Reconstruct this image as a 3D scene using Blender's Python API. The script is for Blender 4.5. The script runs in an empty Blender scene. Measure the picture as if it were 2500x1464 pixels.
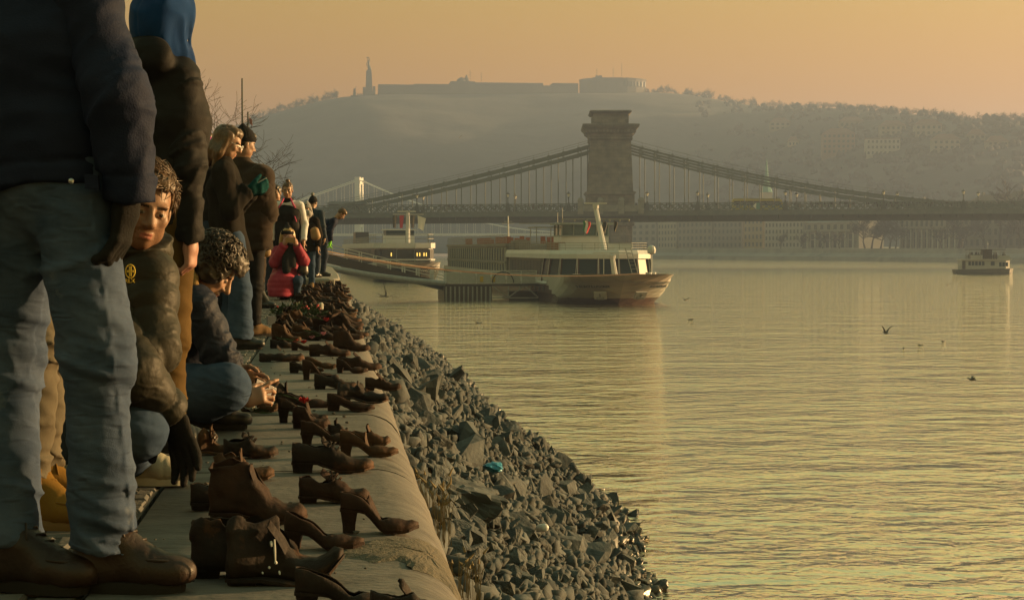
import bpy, bmesh, math, random
import numpy as np
from mathutils import Vector, Matrix, Euler, Quaternion, noise as mnoise

# ------------------------------------------------------------------ camera
R = math.radians
FPX, W0, H0 = 4200.0, 2500.0, 1464.0
CAM_Z = 0.77
YAW = math.atan((1250 - 808) / FPX)
PITCH = math.atan((732 - 607) / FPX)
scene = bpy.context.scene
col = scene.collection
cam_d = bpy.data.cameras.new('camera')
cam_d.sensor_width = 36.0
cam_d.lens = 36.0 * FPX / W0
cam_d.clip_start = 0.1
cam_d.clip_end = 20000
cam = bpy.data.objects.new('camera', cam_d)
cam.location = (0, 0, CAM_Z)
cam.rotation_euler = (math.pi / 2 - PITCH, 0, -YAW)
col.objects.link(cam)
scene.camera = cam

# ------------------------------------------------------------------ sky, sun, exposure
SUN_AZ, SUN_EL = R(76), R(8.5)          # azimuth from +Y (along the quay) towards +X (the river)
world = bpy.data.worlds.new('World')
scene.world = world
world.use_nodes = True
wn = world.node_tree
wn.nodes.clear()
sky = wn.nodes.new('ShaderNodeTexSky')
sky.sky_type = 'NISHITA'
sky.sun_disc = False
sky.sun_elevation = R(8.0)
sky.sun_rotation = SUN_AZ
sky.altitude = 100
sky.air_density = 3.6
sky.dust_density = 1.0
sky.ozone_density = 5.6
tint = wn.nodes.new('ShaderNodeMix')
tint.data_type = 'RGBA'
tint.blend_type = 'MULTIPLY'
tint.inputs[0].default_value = 1.0
tint.inputs[7].default_value = (1.0, 0.83, 0.40, 1)
bg = wn.nodes.new('ShaderNodeBackground')
bg.inputs[1].default_value = 0.15
wo = wn.nodes.new('ShaderNodeOutputWorld')
wn.links.new(sky.outputs[0], tint.inputs[6])
wn.links.new(tint.outputs[2], bg.inputs[0])
wn.links.new(bg.outputs[0], wo.inputs[0])

SUN_DIR = Vector((math.sin(SUN_AZ) * math.cos(SUN_EL), math.cos(SUN_AZ) * math.cos(SUN_EL), math.sin(SUN_EL)))
sun_d = bpy.data.lights.new('sun', 'SUN')
sun_d.energy = 3.6
sun_d.angle = R(0.8)
sun_d.color = (1.0, 0.62, 0.26)
sun = bpy.data.objects.new('sun', sun_d)
sun.rotation_euler = SUN_DIR.to_track_quat('Z', 'Y').to_euler()
col.objects.link(sun)

scene.view_settings.view_transform = 'Standard'
scene.view_settings.look = 'None'
scene.view_settings.exposure = 1.9
scene.view_settings.gamma = 1.0
scene.view_settings.use_curve_mapping = False
scene.render.engine = 'CYCLES'
scene.cycles.use_denoising = True
scene.cycles.max_bounces = 5
scene.cycles.diffuse_bounces = 2
scene.cycles.glossy_bounces = 3
scene.cycles.transmission_bounces = 4
scene.cycles.volume_bounces = 0
scene.cycles.caustics_reflective = False
scene.cycles.caustics_refractive = False

# ------------------------------------------------------------------ helpers
_cy, _sy, _cp, _sp = math.cos(YAW), math.sin(YAW), math.cos(PITCH), math.sin(PITCH)
_F = Vector((_sy * _cp, _cy * _cp, -_sp))
_Rt = Vector((_cy, -_sy, 0))
_U = Vector((_sy * _sp, _cy * _sp, _cp))


def at(px, py, Y):
    """point on the photograph's ray through (px, py) at the distance Y along the quay"""
    d = _F + _Rt * ((px - 1250) / FPX) + _U * ((732 - py) / FPX)
    return Vector((0, 0, CAM_Z)) + d * (Y / d.y)


def on_plane(px, py, z):
    d = _F + _Rt * ((px - 1250) / FPX) + _U * ((732 - py) / FPX)
    return Vector((0, 0, CAM_Z)) + d * ((z - CAM_Z) / d.z)


WATER_Z = -4.83


def tag(o, label=None, cat=None, group=None, kind=None):
    if label: o['label'] = label
    if cat: o['category'] = cat
    if group: o['group'] = group
    if kind: o['kind'] = kind
    return o


def empty(name, loc=(0, 0, 0), rz=0.0, parent=None):
    o = bpy.data.objects.new(name, None)
    o.empty_display_size = 0.1
    o.location = loc
    o.rotation_euler = (0, 0, rz)
    col.objects.link(o)
    if parent: o.parent = parent
    return o


def link_mesh(name, me, parent=None, loc=None, rot=None):
    o = bpy.data.objects.new(name, me)
    col.objects.link(o)
    if parent: o.parent = parent
    if loc is not None: o.location = loc
    if rot is not None: o.rotation_euler = rot
    return o


def copy_tree(o, parent=None):
    c = o.copy()
    col.objects.link(c)
    c.parent = parent
    for ch in list(o.children):
        copy_tree(ch, c)
    return c


class MB:
    """collects verts / faces of one part"""

    def __init__(self):
        self.v, self.f, self.m = [], [], []

    def add(self, vs, fs, mi=0):
        b = len(self.v)
        self.v += [tuple(p) for p in vs]
        for f in fs:
            self.f.append(tuple(i + b for i in f))
            self.m.append(mi)
        return self

    def box(self, x0, x1, y0, y1, z0, z1, mi=0):
        vs = [(x0, y0, z0), (x1, y0, z0), (x1, y1, z0), (x0, y1, z0), (x0, y0, z1), (x1, y0, z1), (x1, y1, z1), (x0, y1, z1)]
        return self.add(vs, [(3, 2, 1, 0), (4, 5, 6, 7), (0, 1, 5, 4), (1, 2, 6, 5), (2, 3, 7, 6), (3, 0, 4, 7)], mi)

    def bar(self, a, b, w, h=None, up=(0, 0, 1), mi=0):
        """rectangular bar from a to b, w wide, h high"""
        a, b = Vector(a), Vector(b)
        h = w if h is None else h
        d = (b - a).normalized()
        u = Vector(up)
        if abs(d.dot(u)) > 0.98: u = Vector((0, 1, 0))
        s = d.cross(u).normalized() * (w / 2)
        t = s.cross(d).normalized() * (h / 2)
        vs = [a - s - t, a + s - t, a + s + t, a - s + t, b - s - t, b + s - t, b + s + t, b - s + t]
        return self.add(vs, [(3, 2, 1, 0), (4, 5, 6, 7), (0, 1, 5, 4), (1, 2, 6, 5), (2, 3, 7, 6), (3, 0, 4, 7)], mi)

    def tube(self, pts, rad, n=6, mi=0, cap=True):
        pts = [Vector(p) for p in pts]
        if not hasattr(rad, '__len__'): rad = [rad] * len(pts)
        vs, fs = [], []
        prev = None
        for i, p in enumerate(pts):
            d = (pts[min(i + 1, len(pts) - 1)] - pts[max(i - 1, 0)])
            if d.length < 1e-9: d = Vector((0, 0, 1))
            d.normalize()
            if prev is None:
                u = Vector((0, 0, 1)) if abs(d.z) < 0.9 else Vector((1, 0, 0))
                s = d.cross(u).normalized()
            else:
                s = (prev - d * prev.dot(d))
                if s.length < 1e-6: s = d.cross(Vector((0.3, 0.5, 0.8)))
                s.normalize()
            prev = s
            t = d.cross(s)
            for k in range(n):
                a = 2 * math.pi * k / n
                vs.append(p + (s * math.cos(a) + t * math.sin(a)) * rad[i])
        for i in range(len(pts) - 1):
            for k in range(n):
                k2 = (k + 1) % n
                fs.append((i * n + k, i * n + k2, (i + 1) * n + k2, (i + 1) * n + k))
        if cap:
            fs.append(tuple(range(n - 1, -1, -1)))
            b = (len(pts) - 1) * n
            fs.append(tuple(b + k for k in range(n)))
        return self.add(vs, fs, mi)

    def lathe(self, prof, n=12, c=(0, 0, 0), mi=0):
        """profile [(r, z)] turned about z"""
        vs, fs = [], []
        for r, z in prof:
            for k in range(n):
                a = 2 * math.pi * k / n
                vs.append((c[0] + r * math.cos(a), c[1] + r * math.sin(a), c[2] + z))
        for i in range(len(prof) - 1):
            for k in range(n):
                k2 = (k + 1) % n
                fs.append((i * n + k, i * n + k2, (i + 1) * n + k2, (i + 1) * n + k))
        fs.append(tuple(range(n - 1, -1, -1)))
        b = (len(prof) - 1) * n
        fs.append(tuple(b + k for k in range(n)))
        return self.add(vs, fs, mi)

    def prism(self, pts, z0, z1, mi=0):
        n = len(pts)
        vs = [(p[0], p[1], z0) for p in pts] + [(p[0], p[1], z1) for p in pts]
        fs = [tuple(range(n - 1, -1, -1)), tuple(range(n, 2 * n))]
        for i in range(n):
            j = (i + 1) % n
            fs.append((i, j, n + j, n + i))
        return self.add(vs, fs, mi)

    def frustum(self, x0, x1, y0, y1, z0, X0, X1, Y0, Y1, z1, mi=0):
        vs = [(x0, y0, z0), (x1, y0, z0), (x1, y1, z0), (x0, y1, z0), (X0, Y0, z1), (X1, Y0, z1), (X1, Y1, z1), (X0, Y1, z1)]
        return self.add(vs, [(3, 2, 1, 0), (4, 5, 6, 7), (0, 1, 5, 4), (1, 2, 6, 5), (2, 3, 7, 6), (3, 0, 4, 7)], mi)

    def grid(self, pts, closed_u=False, mi=0, flip=False):
        """pts[i][j] rows of points"""
        n, m = len(pts), len(pts[0])
        vs = [p for row in pts for p in row]
        fs = []
        for i in range(n - 1):
            for j in range(m - (0 if closed_u else 1)):
                j2 = (j + 1) % m
                f = (i * m + j, i * m + j2, (i + 1) * m + j2, (i + 1) * m + j)
                fs.append(f[::-1] if flip else f)
        return self.add(vs, fs, mi)

    def mesh(self, name, mats, smooth=False):
        me = bpy.data.meshes.new(name)
        me.from_pydata(self.v, [], self.f)
        for m in (mats if isinstance(mats, (list, tuple)) else [mats]):
            me.materials.append(m)
        if any(self.m):
            me.polygons.foreach_set('material_index', self.m)
        if smooth:
            me.polygons.foreach_set('use_smooth', [True] * len(me.polygons))
        me.update()
        return me

    def build(self, name, mats, parent=None, smooth=False, loc=None, rot=None):
        return link_mesh(name, self.mesh(name, mats, smooth), parent, loc, rot)


# ------------------------------------------------------------------ materials
MATS = {}


def new_mat(name):
    m = bpy.data.materials.new(name)
    m.use_nodes = True
    nt = m.node_tree
    nt.nodes.clear()
    out = nt.nodes.new('ShaderNodeOutputMaterial')
    b = nt.nodes.new('ShaderNodeBsdfPrincipled')
    nt.links.new(b.outputs[0], out.inputs[0])
    MATS[name] = m
    return m, nt, b, out


def mat(name, c1, c2=None, scale=8.0, rough=0.7, metal=0.0, bump=0.0, bscale=40.0, c3=None, s3=2.0, t3=0.55, stretch=None, emit=None, detail=5, spec=0.5, sheen=0.0, wrinkle=None):
    """procedural material: colour c1..c2 by noise, patches of c3, noise bump"""
    m, nt, b, out = new_mat(name)
    N, L = nt.nodes.new, nt.links.new
    tc = N('ShaderNodeTexCoord')
    src = tc.outputs['Object']
    if stretch:
        mp = N('ShaderNodeMapping')
        mp.inputs['Scale'].default_value = stretch
        L(src, mp.inputs[0])
        src = mp.outputs[0]
    n1 = N('ShaderNodeTexNoise')
    n1.inputs['Scale'].default_value = scale
    n1.inputs['Detail'].default_value = detail
    n1.inputs['Roughness'].default_value = 0.6
    L(src, n1.inputs['Vector'])
    rp = N('ShaderNodeValToRGB')
    rp.color_ramp.elements[0].position = 0.32
    rp.color_ramp.elements[1].position = 0.68
    rp.color_ramp.elements[0].color = (*c1, 1)
    rp.color_ramp.elements[1].color = (*(c2 or c1), 1)
    L(n1.outputs['Fac'], rp.inputs[0])
    cout = rp.outputs[0]
    if c3:
        n3 = N('ShaderNodeTexNoise')
        n3.inputs['Scale'].default_value = s3
        n3.inputs['Detail'].default_value = 6
        n3.inputs['Roughness'].default_value = 0.65
        L(src, n3.inputs['Vector'])
        r3 = N('ShaderNodeValToRGB')
        r3.color_ramp.elements[0].position = t3
        r3.color_ramp.elements[1].position = t3 + 0.12
        L(n3.outputs['Fac'], r3.inputs[0])
        mx = N('ShaderNodeMix')
        mx.data_type = 'RGBA'
        L(r3.outputs[0], mx.inputs[0])
        L(cout, mx.inputs[6])
        mx.inputs[7].default_value = (*c3, 1)
        cout = mx.outputs[2]
    L(cout, b.inputs['Base Color'])
    b.inputs['Roughness'].default_value = rough
    b.inputs['Metallic'].default_value = metal
    b.inputs['Specular IOR Level'].default_value = spec
    if sheen:
        b.inputs['Sheen Weight'].default_value = sheen
        b.inputs['Sheen Roughness'].default_value = 0.5
    if bump:
        nb = N('ShaderNodeTexNoise')
        nb.inputs['Scale'].default_value = bscale
        nb.inputs['Detail'].default_value = 6
        L(src, nb.inputs['Vector'])
        bp = N('ShaderNodeBump')
        bp.inputs['Strength'].default_value = 1.0
        bp.inputs['Distance'].default_value = bump
        L(nb.outputs['Fac'], bp.inputs['Height'])
        if wrinkle:
            mw = N('ShaderNodeMapping')
            mw.inputs['Scale'].default_value = wrinkle[2] if len(wrinkle) > 2 else (1, 1, 1)
            L(tc.outputs['Object'], mw.inputs[0])
            nw = N('ShaderNodeTexNoise')
            nw.noise_type = 'RIDGED_MULTIFRACTAL'
            nw.inputs['Scale'].default_value = wrinkle[0]
            nw.inputs['Detail'].default_value = 3
            nw.inputs['Distortion'].default_value = 0.5
            L(mw.outputs[0], nw.inputs['Vector'])
            bw = N('ShaderNodeBump')
            bw.inputs['Distance'].default_value = wrinkle[1]
            L(nw.outputs['Fac'], bw.inputs['Height'])
            L(bw.outputs[0], bp.inputs['Normal'])
        L(bp.outputs[0], b.inputs['Normal'])
    if emit:
        b.inputs['Emission Color'].default_value = (*emit[0], 1)
        b.inputs['Emission Strength'].default_value = emit[1]
    return m


def smooth_noise(seed):
    rng = np.random.RandomState(seed)
    tab = rng.rand(32, 32, 32)

    def f(x, y, z):
        xi, yi, zi = np.floor(x).astype(int), np.floor(y).astype(int), np.floor(z).astype(int)
        u, v, w = x - xi, y - yi, z - zi
        u, v, w = u * u * (3 - 2 * u), v * v * (3 - 2 * v), w * w * (3 - 2 * w)
        xi &= 31; yi &= 31; zi &= 31
        x2, y2, z2 = (xi + 1) & 31, (yi + 1) & 31, (zi + 1) & 31
        a = tab[xi, yi, zi] * (1 - u) + tab[x2, yi, zi] * u
        b_ = tab[xi, y2, zi] * (1 - u) + tab[x2, y2, zi] * u
        c = tab[xi, yi, z2] * (1 - u) + tab[x2, yi, z2] * u
        d = tab[xi, y2, z2] * (1 - u) + tab[x2, y2, z2] * u
        return ((a * (1 - v) + b_ * v) * (1 - w) + (c * (1 - v) + d * v) * w) * 2 - 1
    return f


NZ = smooth_noise(7)
# ================================================================== SETTING
# ---------------------------------------------------------------- water
def water_material():
    m, nt, b, out = new_mat('river_water')
    N, L = nt.nodes.new, nt.links.new
    tc = N('ShaderNodeTexCoord')
    prev = None
    b.inputs['Base Color'].default_value = (1.0, 0.89, 0.69, 1)
    b.inputs['Roughness'].default_value = 0.035
    b.inputs['IOR'].default_value = 1.6
    b.inputs['Metallic'].default_value = 0.95
    for sc, st, dist, rot in ((0.10, (1, 2.2, 1), 0.30, 8), (0.42, (1, 1.6, 1), 0.20, -12), (1.5, (1, 1.4, 1), 0.085, 15), (4.5, (1, 1.3, 1), 0.026, 0)):
        mp = N('ShaderNodeMapping')
        mp.inputs['Scale'].default_value = st
        mp.inputs['Rotation'].default_value = (0, 0, R(rot))
        L(tc.outputs['Object'], mp.inputs[0])
        n = N('ShaderNodeTexNoise')
        n.inputs['Scale'].default_value = sc
        n.inputs['Detail'].default_value = 2
        n.inputs['Distortion'].default_value = 0.6
        L(mp.outputs[0], n.inputs['Vector'])
        bp = N('ShaderNodeBump')
        bp.inputs['Strength'].default_value = 1.0
        bp.inputs['Distance'].default_value = dist
        L(n.outputs['Fac'], bp.inputs['Height'])
        if prev is not None: L(prev, bp.inputs['Normal'])
        prev = bp.outputs[0]
    L(prev, b.inputs['Normal'])
    return m


WATER = water_material()
wm = MB()
wm.add([(-3500, -60, WATER_Z), (3900, -60, WATER_Z), (3900, 5400, WATER_Z), (-3500, 5400, WATER_Z)], [(0, 1, 2, 3)])
tag(wm.build('river_water', WATER), kind='structure')

# ---------------------------------------------------------------- far hill
M_HILL = mat('hill_woodland', (0.036, 0.037, 0.044), (0.050, 0.050, 0.058), scale=0.02, rough=0.95, c3=(0.030, 0.031, 0.037), s3=0.035, t3=0.5, bump=1.0, bscale=0.05)
RIDGE = [(-900, 520), (-300, 470), (200, 400), (420, 345), (540, 318), (610, 297), (660, 279), (720, 262), (780, 247), (830, 239), (890, 233), (925, 232), (1100, 231), (1300, 230), (1580, 226),
         (1640, 228), (1700, 236), (1780, 250), (1850, 259), (1950, 264), (2100, 270), (2250, 281), (2350, 289), (2500, 292), (2700, 305), (3100, 330), (3600, 380)]


def ridge_y(px):
    for (a, ya), (b_, yb) in zip(RIDGE, RIDGE[1:]):
        if a <= px <= b_:
            t = (px - a) / (b_ - a)
            return ya + (yb - ya) * t
    return RIDGE[-1][1]


def ridge_d(px):
    t = min(max((px - 1600) / 900, 0), 1)
    t = t * t * (3 - 2 * t)
    return 1900 - 560 * t


def foot_d(px):
    t = min(max((px - 1300) / 1300, 0), 1)
    return 1300 - 480 * t


def hill_point(px, t):
    """t 0 = foot at the river, 1 = ridge; beyond 1 the back of the hill"""
    yr = ridge_y(px)
    top = at(px, yr, ridge_d(px))
    dirv = Vector((top.x, top.y, 0)).normalized()
    df, dr = foot_d(px), ridge_d(px)
    Y = df + (dr - df) * t
    X = top.x / top.y * Y
    if t <= 1:
        s = 0.35 * t + 0.65 * (t * t * (3 - 2 * t))
        s = s ** 0.9
        z = -3 + (top.z + 3) * s
        n = mnoise.fractal(Vector((X, Y, 0)) / 140, 0.8, 2.1, 5)
        z += n * 9 * math.sin(math.pi * min(t, 1)) ** 0.7
    else:
        z = top.z - (t - 1) * 120
    return Vector((X, Y, max(z, -4.5)))


hb = MB()
rows = []
for i in range(61):
    t = i / 48
    rows.append([hill_point(px, t) for px in range(-900, 3601, 30)])
hb.grid(rows)
tag(hb.build('hill', M_HILL, smooth=True), kind='structure')

# ---------------------------------------------------------------- haze: one closed box of air
hz_m = bpy.data.materials.new('river_haze')
hz_m.use_nodes = True
hn = hz_m.node_tree
hn.nodes.clear()
ho = hn.nodes.new('ShaderNodeOutputMaterial')
pv = hn.nodes.new('ShaderNodeVolumePrincipled')
pv.inputs['Color'].default_value = (0.46, 0.595, 1.0, 1)
pv.inputs['Density'].default_value = 0.00042
pv.inputs['Anisotropy'].default_value = 0.4
hn.links.new(pv.outputs[0], ho.inputs['Volume'])
hzb = MB().box(-3600, 4000, -80, 5500, WATER_Z - 1.4, 222)
tag(hzb.build('haze', hz_m), kind='stuff')
# ================================================================== QUAY
rng = random.Random(11)
M_STONE = mat('coping_granite', (0.088, 0.081, 0.075), (0.150, 0.139, 0.126), scale=5.0, rough=0.78, bump=0.006, bscale=26, c3=(0.055, 0.049, 0.043), s3=3.2, t3=0.55, stretch=(1.0, 2.2, 1))
M_SETT = mat('granite_sett', (0.065, 0.062, 0.058), (0.145, 0.134, 0.12), scale=5.0, rough=0.62, bump=0.006, bscale=45, c3=(0.09, 0.085, 0.08), s3=4.0)
M_GROUT = mat('sand_grout', (0.06, 0.054, 0.046), (0.10, 0.09, 0.075), scale=14.0, rough=0.95, bump=0.004, bscale=90)
M_CONC = mat('old_concrete', (0.18, 0.172, 0.15), (0.28, 0.265, 0.23), scale=2.0, rough=0.85, bump=0.01, bscale=14, c3=(0.14, 0.135, 0.12), s3=1.3)
M_MORTAR = mat('rough_mortar', (0.07, 0.062, 0.046), (0.12, 0.105, 0.078), scale=30, rough=0.95, bump=0.006, bscale=110)

EDGE_X = 0.33
# the pavement: a bed of grout carrying the setts
pv_b = MB().add([(-5.98, -8, -0.009), (-0.555, -8, -0.009), (-0.555, 130, -0.009), (-5.98, 130, -0.009)], [(0, 1, 2, 3)])
pavement = tag(pv_b.build('quay_pavement', M_GROUT), kind='structure')
sett_meshes = []
for k in range(10):
    b = MB()
    w, l, h = 0.0525 + rng.uniform(-.004, .002), 0.0525 + rng.uniform(-.005, .002), rng.uniform(-.004, .003)
    c = [(-w, -l), (w, -l), (w, l), (-w, l)]
    c = [(x + rng.uniform(-.004, .004), y + rng.uniform(-.004, .004)) for x, y in c]
    lo = [(x, y, -0.05) for x, y in c]
    md = [(x * 0.99, y * 0.99, h - 0.008) for x, y in c]
    hi = [(x * 0.84, y * 0.84, h + rng.uniform(-.002, .002)) for x, y in c]
    b.add(lo + md + hi, [(0, 1, 5, 4), (1, 2, 6, 5), (2, 3, 7, 6), (3, 0, 4, 7), (4, 5, 9, 8), (5, 6, 10, 9), (6, 7, 11, 10), (7, 4, 8, 11), (8, 9, 10, 11)])
    sett_meshes.append(b.mesh('sett', M_SETT))
sett_pos = []
iy = 0
y = 3.2
while y < 37:
    ix = 0
    x = -0.615 - (0.055 if iy % 2 else 0.0)
    if iy % 2: sett_pos.append((-0.590, y, 0.42))
    while x > -3.4:
        sett_pos.append((x + rng.uniform(-.004, .004), y + rng.uniform(-.005, .005), 1.0))
        x -= 0.111
    y += 0.111
    iy += 1
near = [p for p in sett_pos if 4.1 < p[1] < 8.6 and -1.42 < p[0]]
near.sort(key=lambda p: (p[0] / p[1] < -0.16, p[1]))
near = set(near[:300])
rest = MB()
for p in sett_pos:
    k = rng.randrange(10)
    rz = rng.choice((0, math.pi / 2, math.pi)) + rng.uniform(-.03, .03)
    if p in near:
        o = link_mesh('sett', sett_meshes[k], pavement, (p[0], p[1], 0), (rng.uniform(-.02, .02), rng.uniform(-.02, .02), rz))
        o.scale = (p[2], 1, 1) if p[2] < 1 else (1, 1, 1)
        if p[2] < 1: o.rotation_euler = (0, 0, 0)
    else:
        me = sett_meshes[k]
        cz, sz = math.cos(rz), math.sin(rz)
        if p[2] < 1: cz, sz = 1, 0
        dz = rng.uniform(-.004, .003)
        rest.add([(p[0] + (v.co.x * cz - v.co.y * sz) * p[2], p[1] + v.co.x * sz + v.co.y * cz, v.co.z + dz) for v in me.vertices], [tuple(f.vertices) for f in me.polygons])
tag(rest.build('setts', M_SETT, pavement), kind='stuff')

# quay wall with its coping stones
wallb = MB().box(-0.5, 0.24, -8, 37.0, -2.2, -0.42)
quay_wall = tag(wallb.build('quay_wall', M_CONC), kind='structure')


def coping_profile(n=9, r=0.17):
    pts = [(-0.548, -0.40), (-0.548, -0.012), (-0.538, -0.002), (-0.30, 0.0), (-0.1, 0.001), (0.06, 0.0)]
    for i in range(n):
        a = math.pi / 2 * i / (n - 1)
        pts.append((EDGE_X - r + r * math.sin(a), -r + r * math.cos(a) - 0.0))
    pts.append((EDGE_X + 0.005, -0.40))
    return pts


prof = coping_profile()
ys = [-3.85, -1.85, 0.2, 2.18, 4.16, 6.07, 8.1]
while ys[-1] < 35.2: ys.append(ys[-1] + rng.uniform(1.85, 2.15))
ys[-1] = 37.0
for y0, y1 in zip(ys, ys[1:]):
    b = MB()
    n = 22
    rows = []
    dz, dx = rng.uniform(-.004, .003), rng.uniform(-.006, .006)
    for i in range(n + 1):
        t = i / n
        yy = y0 + 0.007 + (y1 - y0 - 0.014) * t
        e = min(t, 1 - t) * (y1 - y0)
        drop = 0.008 * max(0, 1 - e / 0.03)
        row = []
        for (px_, pz_) in prof:
            w = max(0.0, (px_ + 0.1) / 0.43)
            nz = mnoise.noise(Vector((px_ * 5, yy * 4, pz_ * 5))) * 0.006 * w + mnoise.noise(Vector((px_ * 16, yy * 13, pz_ * 16 + 9))) * 0.003 * (0.3 + w)
            row.append((px_ + dx * w + nz * 0.7 * w, yy, pz_ + dz - drop + nz))
        rows.append(row)
    b.grid(rows, flip=True)
    b.add([rows[0][j] for j in range(len(prof))], [tuple(range(len(prof)))])
    b.add([rows[-1][j] for j in range(len(prof))], [tuple(range(len(prof) - 1, -1, -1))])
    o = b.build('coping_stone', M_STONE, quay_wall, smooth=True)

# a crumbling mortar repair over the rounded edge of the nearest stone
b = MB()
outl = [(-.02, 4.32), (.00, 4.42), (.05, 4.47), (.10, 4.56), (.20, 4.60), (.27, 4.72), (.36, 4.80), (.42, 4.70), (.42, 4.40), (.42, 4.15), (.34, 4.10), (.27, 4.17), (.20, 4.16), (.17, 4.26), (.10, 4.24), (.05, 4.30)]


def on_coping(u, y, off):
    # u = distance along the profile measured from x = 0.0
    r = 0.17
    if u < 0.16: return Vector((u, y, off))
    a = min((u - 0.16) / r, math.pi / 2)
    return Vector((EDGE_X - r + (r + off) * math.sin(a), y, -r + (r + off) * math.cos(a)))


cu, cyy = 0.25, 4.42
ring_o = []
for (u, y) in outl:
    for q in range(3):
        pass
fine = []
for (u0, y0), (u1, y1) in zip(outl, outl[1:] + outl[:1]):
    for q in range(4):
        t = q / 4
        fine.append((u0 + (u1 - u0) * t + rng.uniform(-.008, .008), y0 + (y1 - y0) * t + rng.uniform(-.01, .01)))
vs = []
NR = 5
for k in range(NR + 1):
    s = 1 - k / NR * 0.92
    for (u, y) in fine:
        vs.append(on_coping(cu + (u - cu) * s, cyy + (y - cyy) * s, -0.004 if k == 0 else 0.0035 + rng.uniform(-.0012, .0022)))
nf = len(fine)
fs = []
for k in range(NR):
    for i in range(nf):
        j = (i + 1) % nf
        fs.append((k * nf + i, k * nf + j, (k + 1) * nf + j, (k + 1) * nf + i))
fs.append(tuple(NR * nf + i for i in range(nf)))
b.add(vs, fs)
b.build('mortar_patch', M_MORTAR, quay_wall)

# the raised concrete landing where the row of shoes ends
pts = [(-1.25, 37.2), (-0.02, 37.2), (0.07, 37.23), (0.13, 37.32), (0.17, 37.5), (0.20, 38.5), (0.18, 46), (0.05, 60), (-0.6, 80), (-1.0, 110), (-1.25, 128)]
b = MB()
b.prism(pts, -2.2, 0.10)
inner = [(x - (0.035 if x > -1.2 else 0), y + (0.035 if y < 38 else 0), 0.13) for x, y in pts]
n = len(pts)
b.add([(x, y, 0.1) for x, y in pts] + inner, [(i, (i + 1) % n, n + (i + 1) % n, n + i) for i in range(n)] + [tuple(range(n, 2 * n))])
tag(b.build('quay_landing', M_CONC), kind='structure')
b = MB()
GL = [(-6, -60), (-6, 600), (-60, 1000), (-260, 2400)]          # the lower quay's edge
for (xa, ya), (xb, yb) in zip(GL, GL[1:]):
    # lower quay road, battered embankment wall, promenade and town raised to block low skylight
    for pr_ in ([(0, -.05), (-5.6, -.05)], [(-6.6, 4.9), (-40, 5.0), (-3000, 5.0)]):
        b.grid([[(xa + o_, ya, z_) for o_, z_ in pr_], [(xb + o_, yb, z_) for o_, z_ in pr_]])
b.add([(-6, -60, -0.05), (-6, 600, -0.05), (-60, 1000, -0.05), (-260, 2400, -0.05), (-6, -60, -5.2), (-6, 600, -5.2), (-60, 1000, -5.2), (-260, 2400, -5.2)], [(0, 4, 5, 1), (1, 5, 6, 2), (2, 6, 7, 3)])
tag(b.build('ground', M_GROUT), kind='structure')

# ---------------------------------------------------------------- rock bank
WL = [(-10, 4.7), (6, 4.6), (20, 4.7), (27, 4.8), (32, 5.7), (36, 5.9), (44, 5.3), (60, 5.3), (93, 5.2), (115, 4.4), (140, 3.4), (177, 2.4), (215, 0.5)]


def water_x(y):
    for (a, xa), (b_, xb) in zip(WL, WL[1:]):
        if a <= y <= b_:
            t = (y - a) / (b_ - a)
            return xa + (xb - xa) * t + 0.35 * mnoise.noise(Vector((y * 0.35, 3.3, 0)))
    return WL[-1][1]


def bank_top_x(y):
    return 0.30 if y < 37 else (0.2 if y < 46 else max(-3.6, 0.2 - (y - 46) * 0.036))


def bank(y, s):
    """s 0 = under the coping, 1 = the water's edge, beyond 1 under water"""
    x0, x1 = bank_top_x(y), water_x(y)
    x = x0 + (x1 - x0) * s
    zt = -0.50
    if s <= 1:
        z = zt + (WATER_Z - zt) * (0.86 * s + 0.14 * s * s)
    else:
        z = WATER_Z - (s - 1) * 2.2
    z += 0.16 * mnoise.noise(Vector((x * 0.7, y * 0.5, 1.7))) * min(1, s * 4)
    return Vector((x, y, z))


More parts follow.
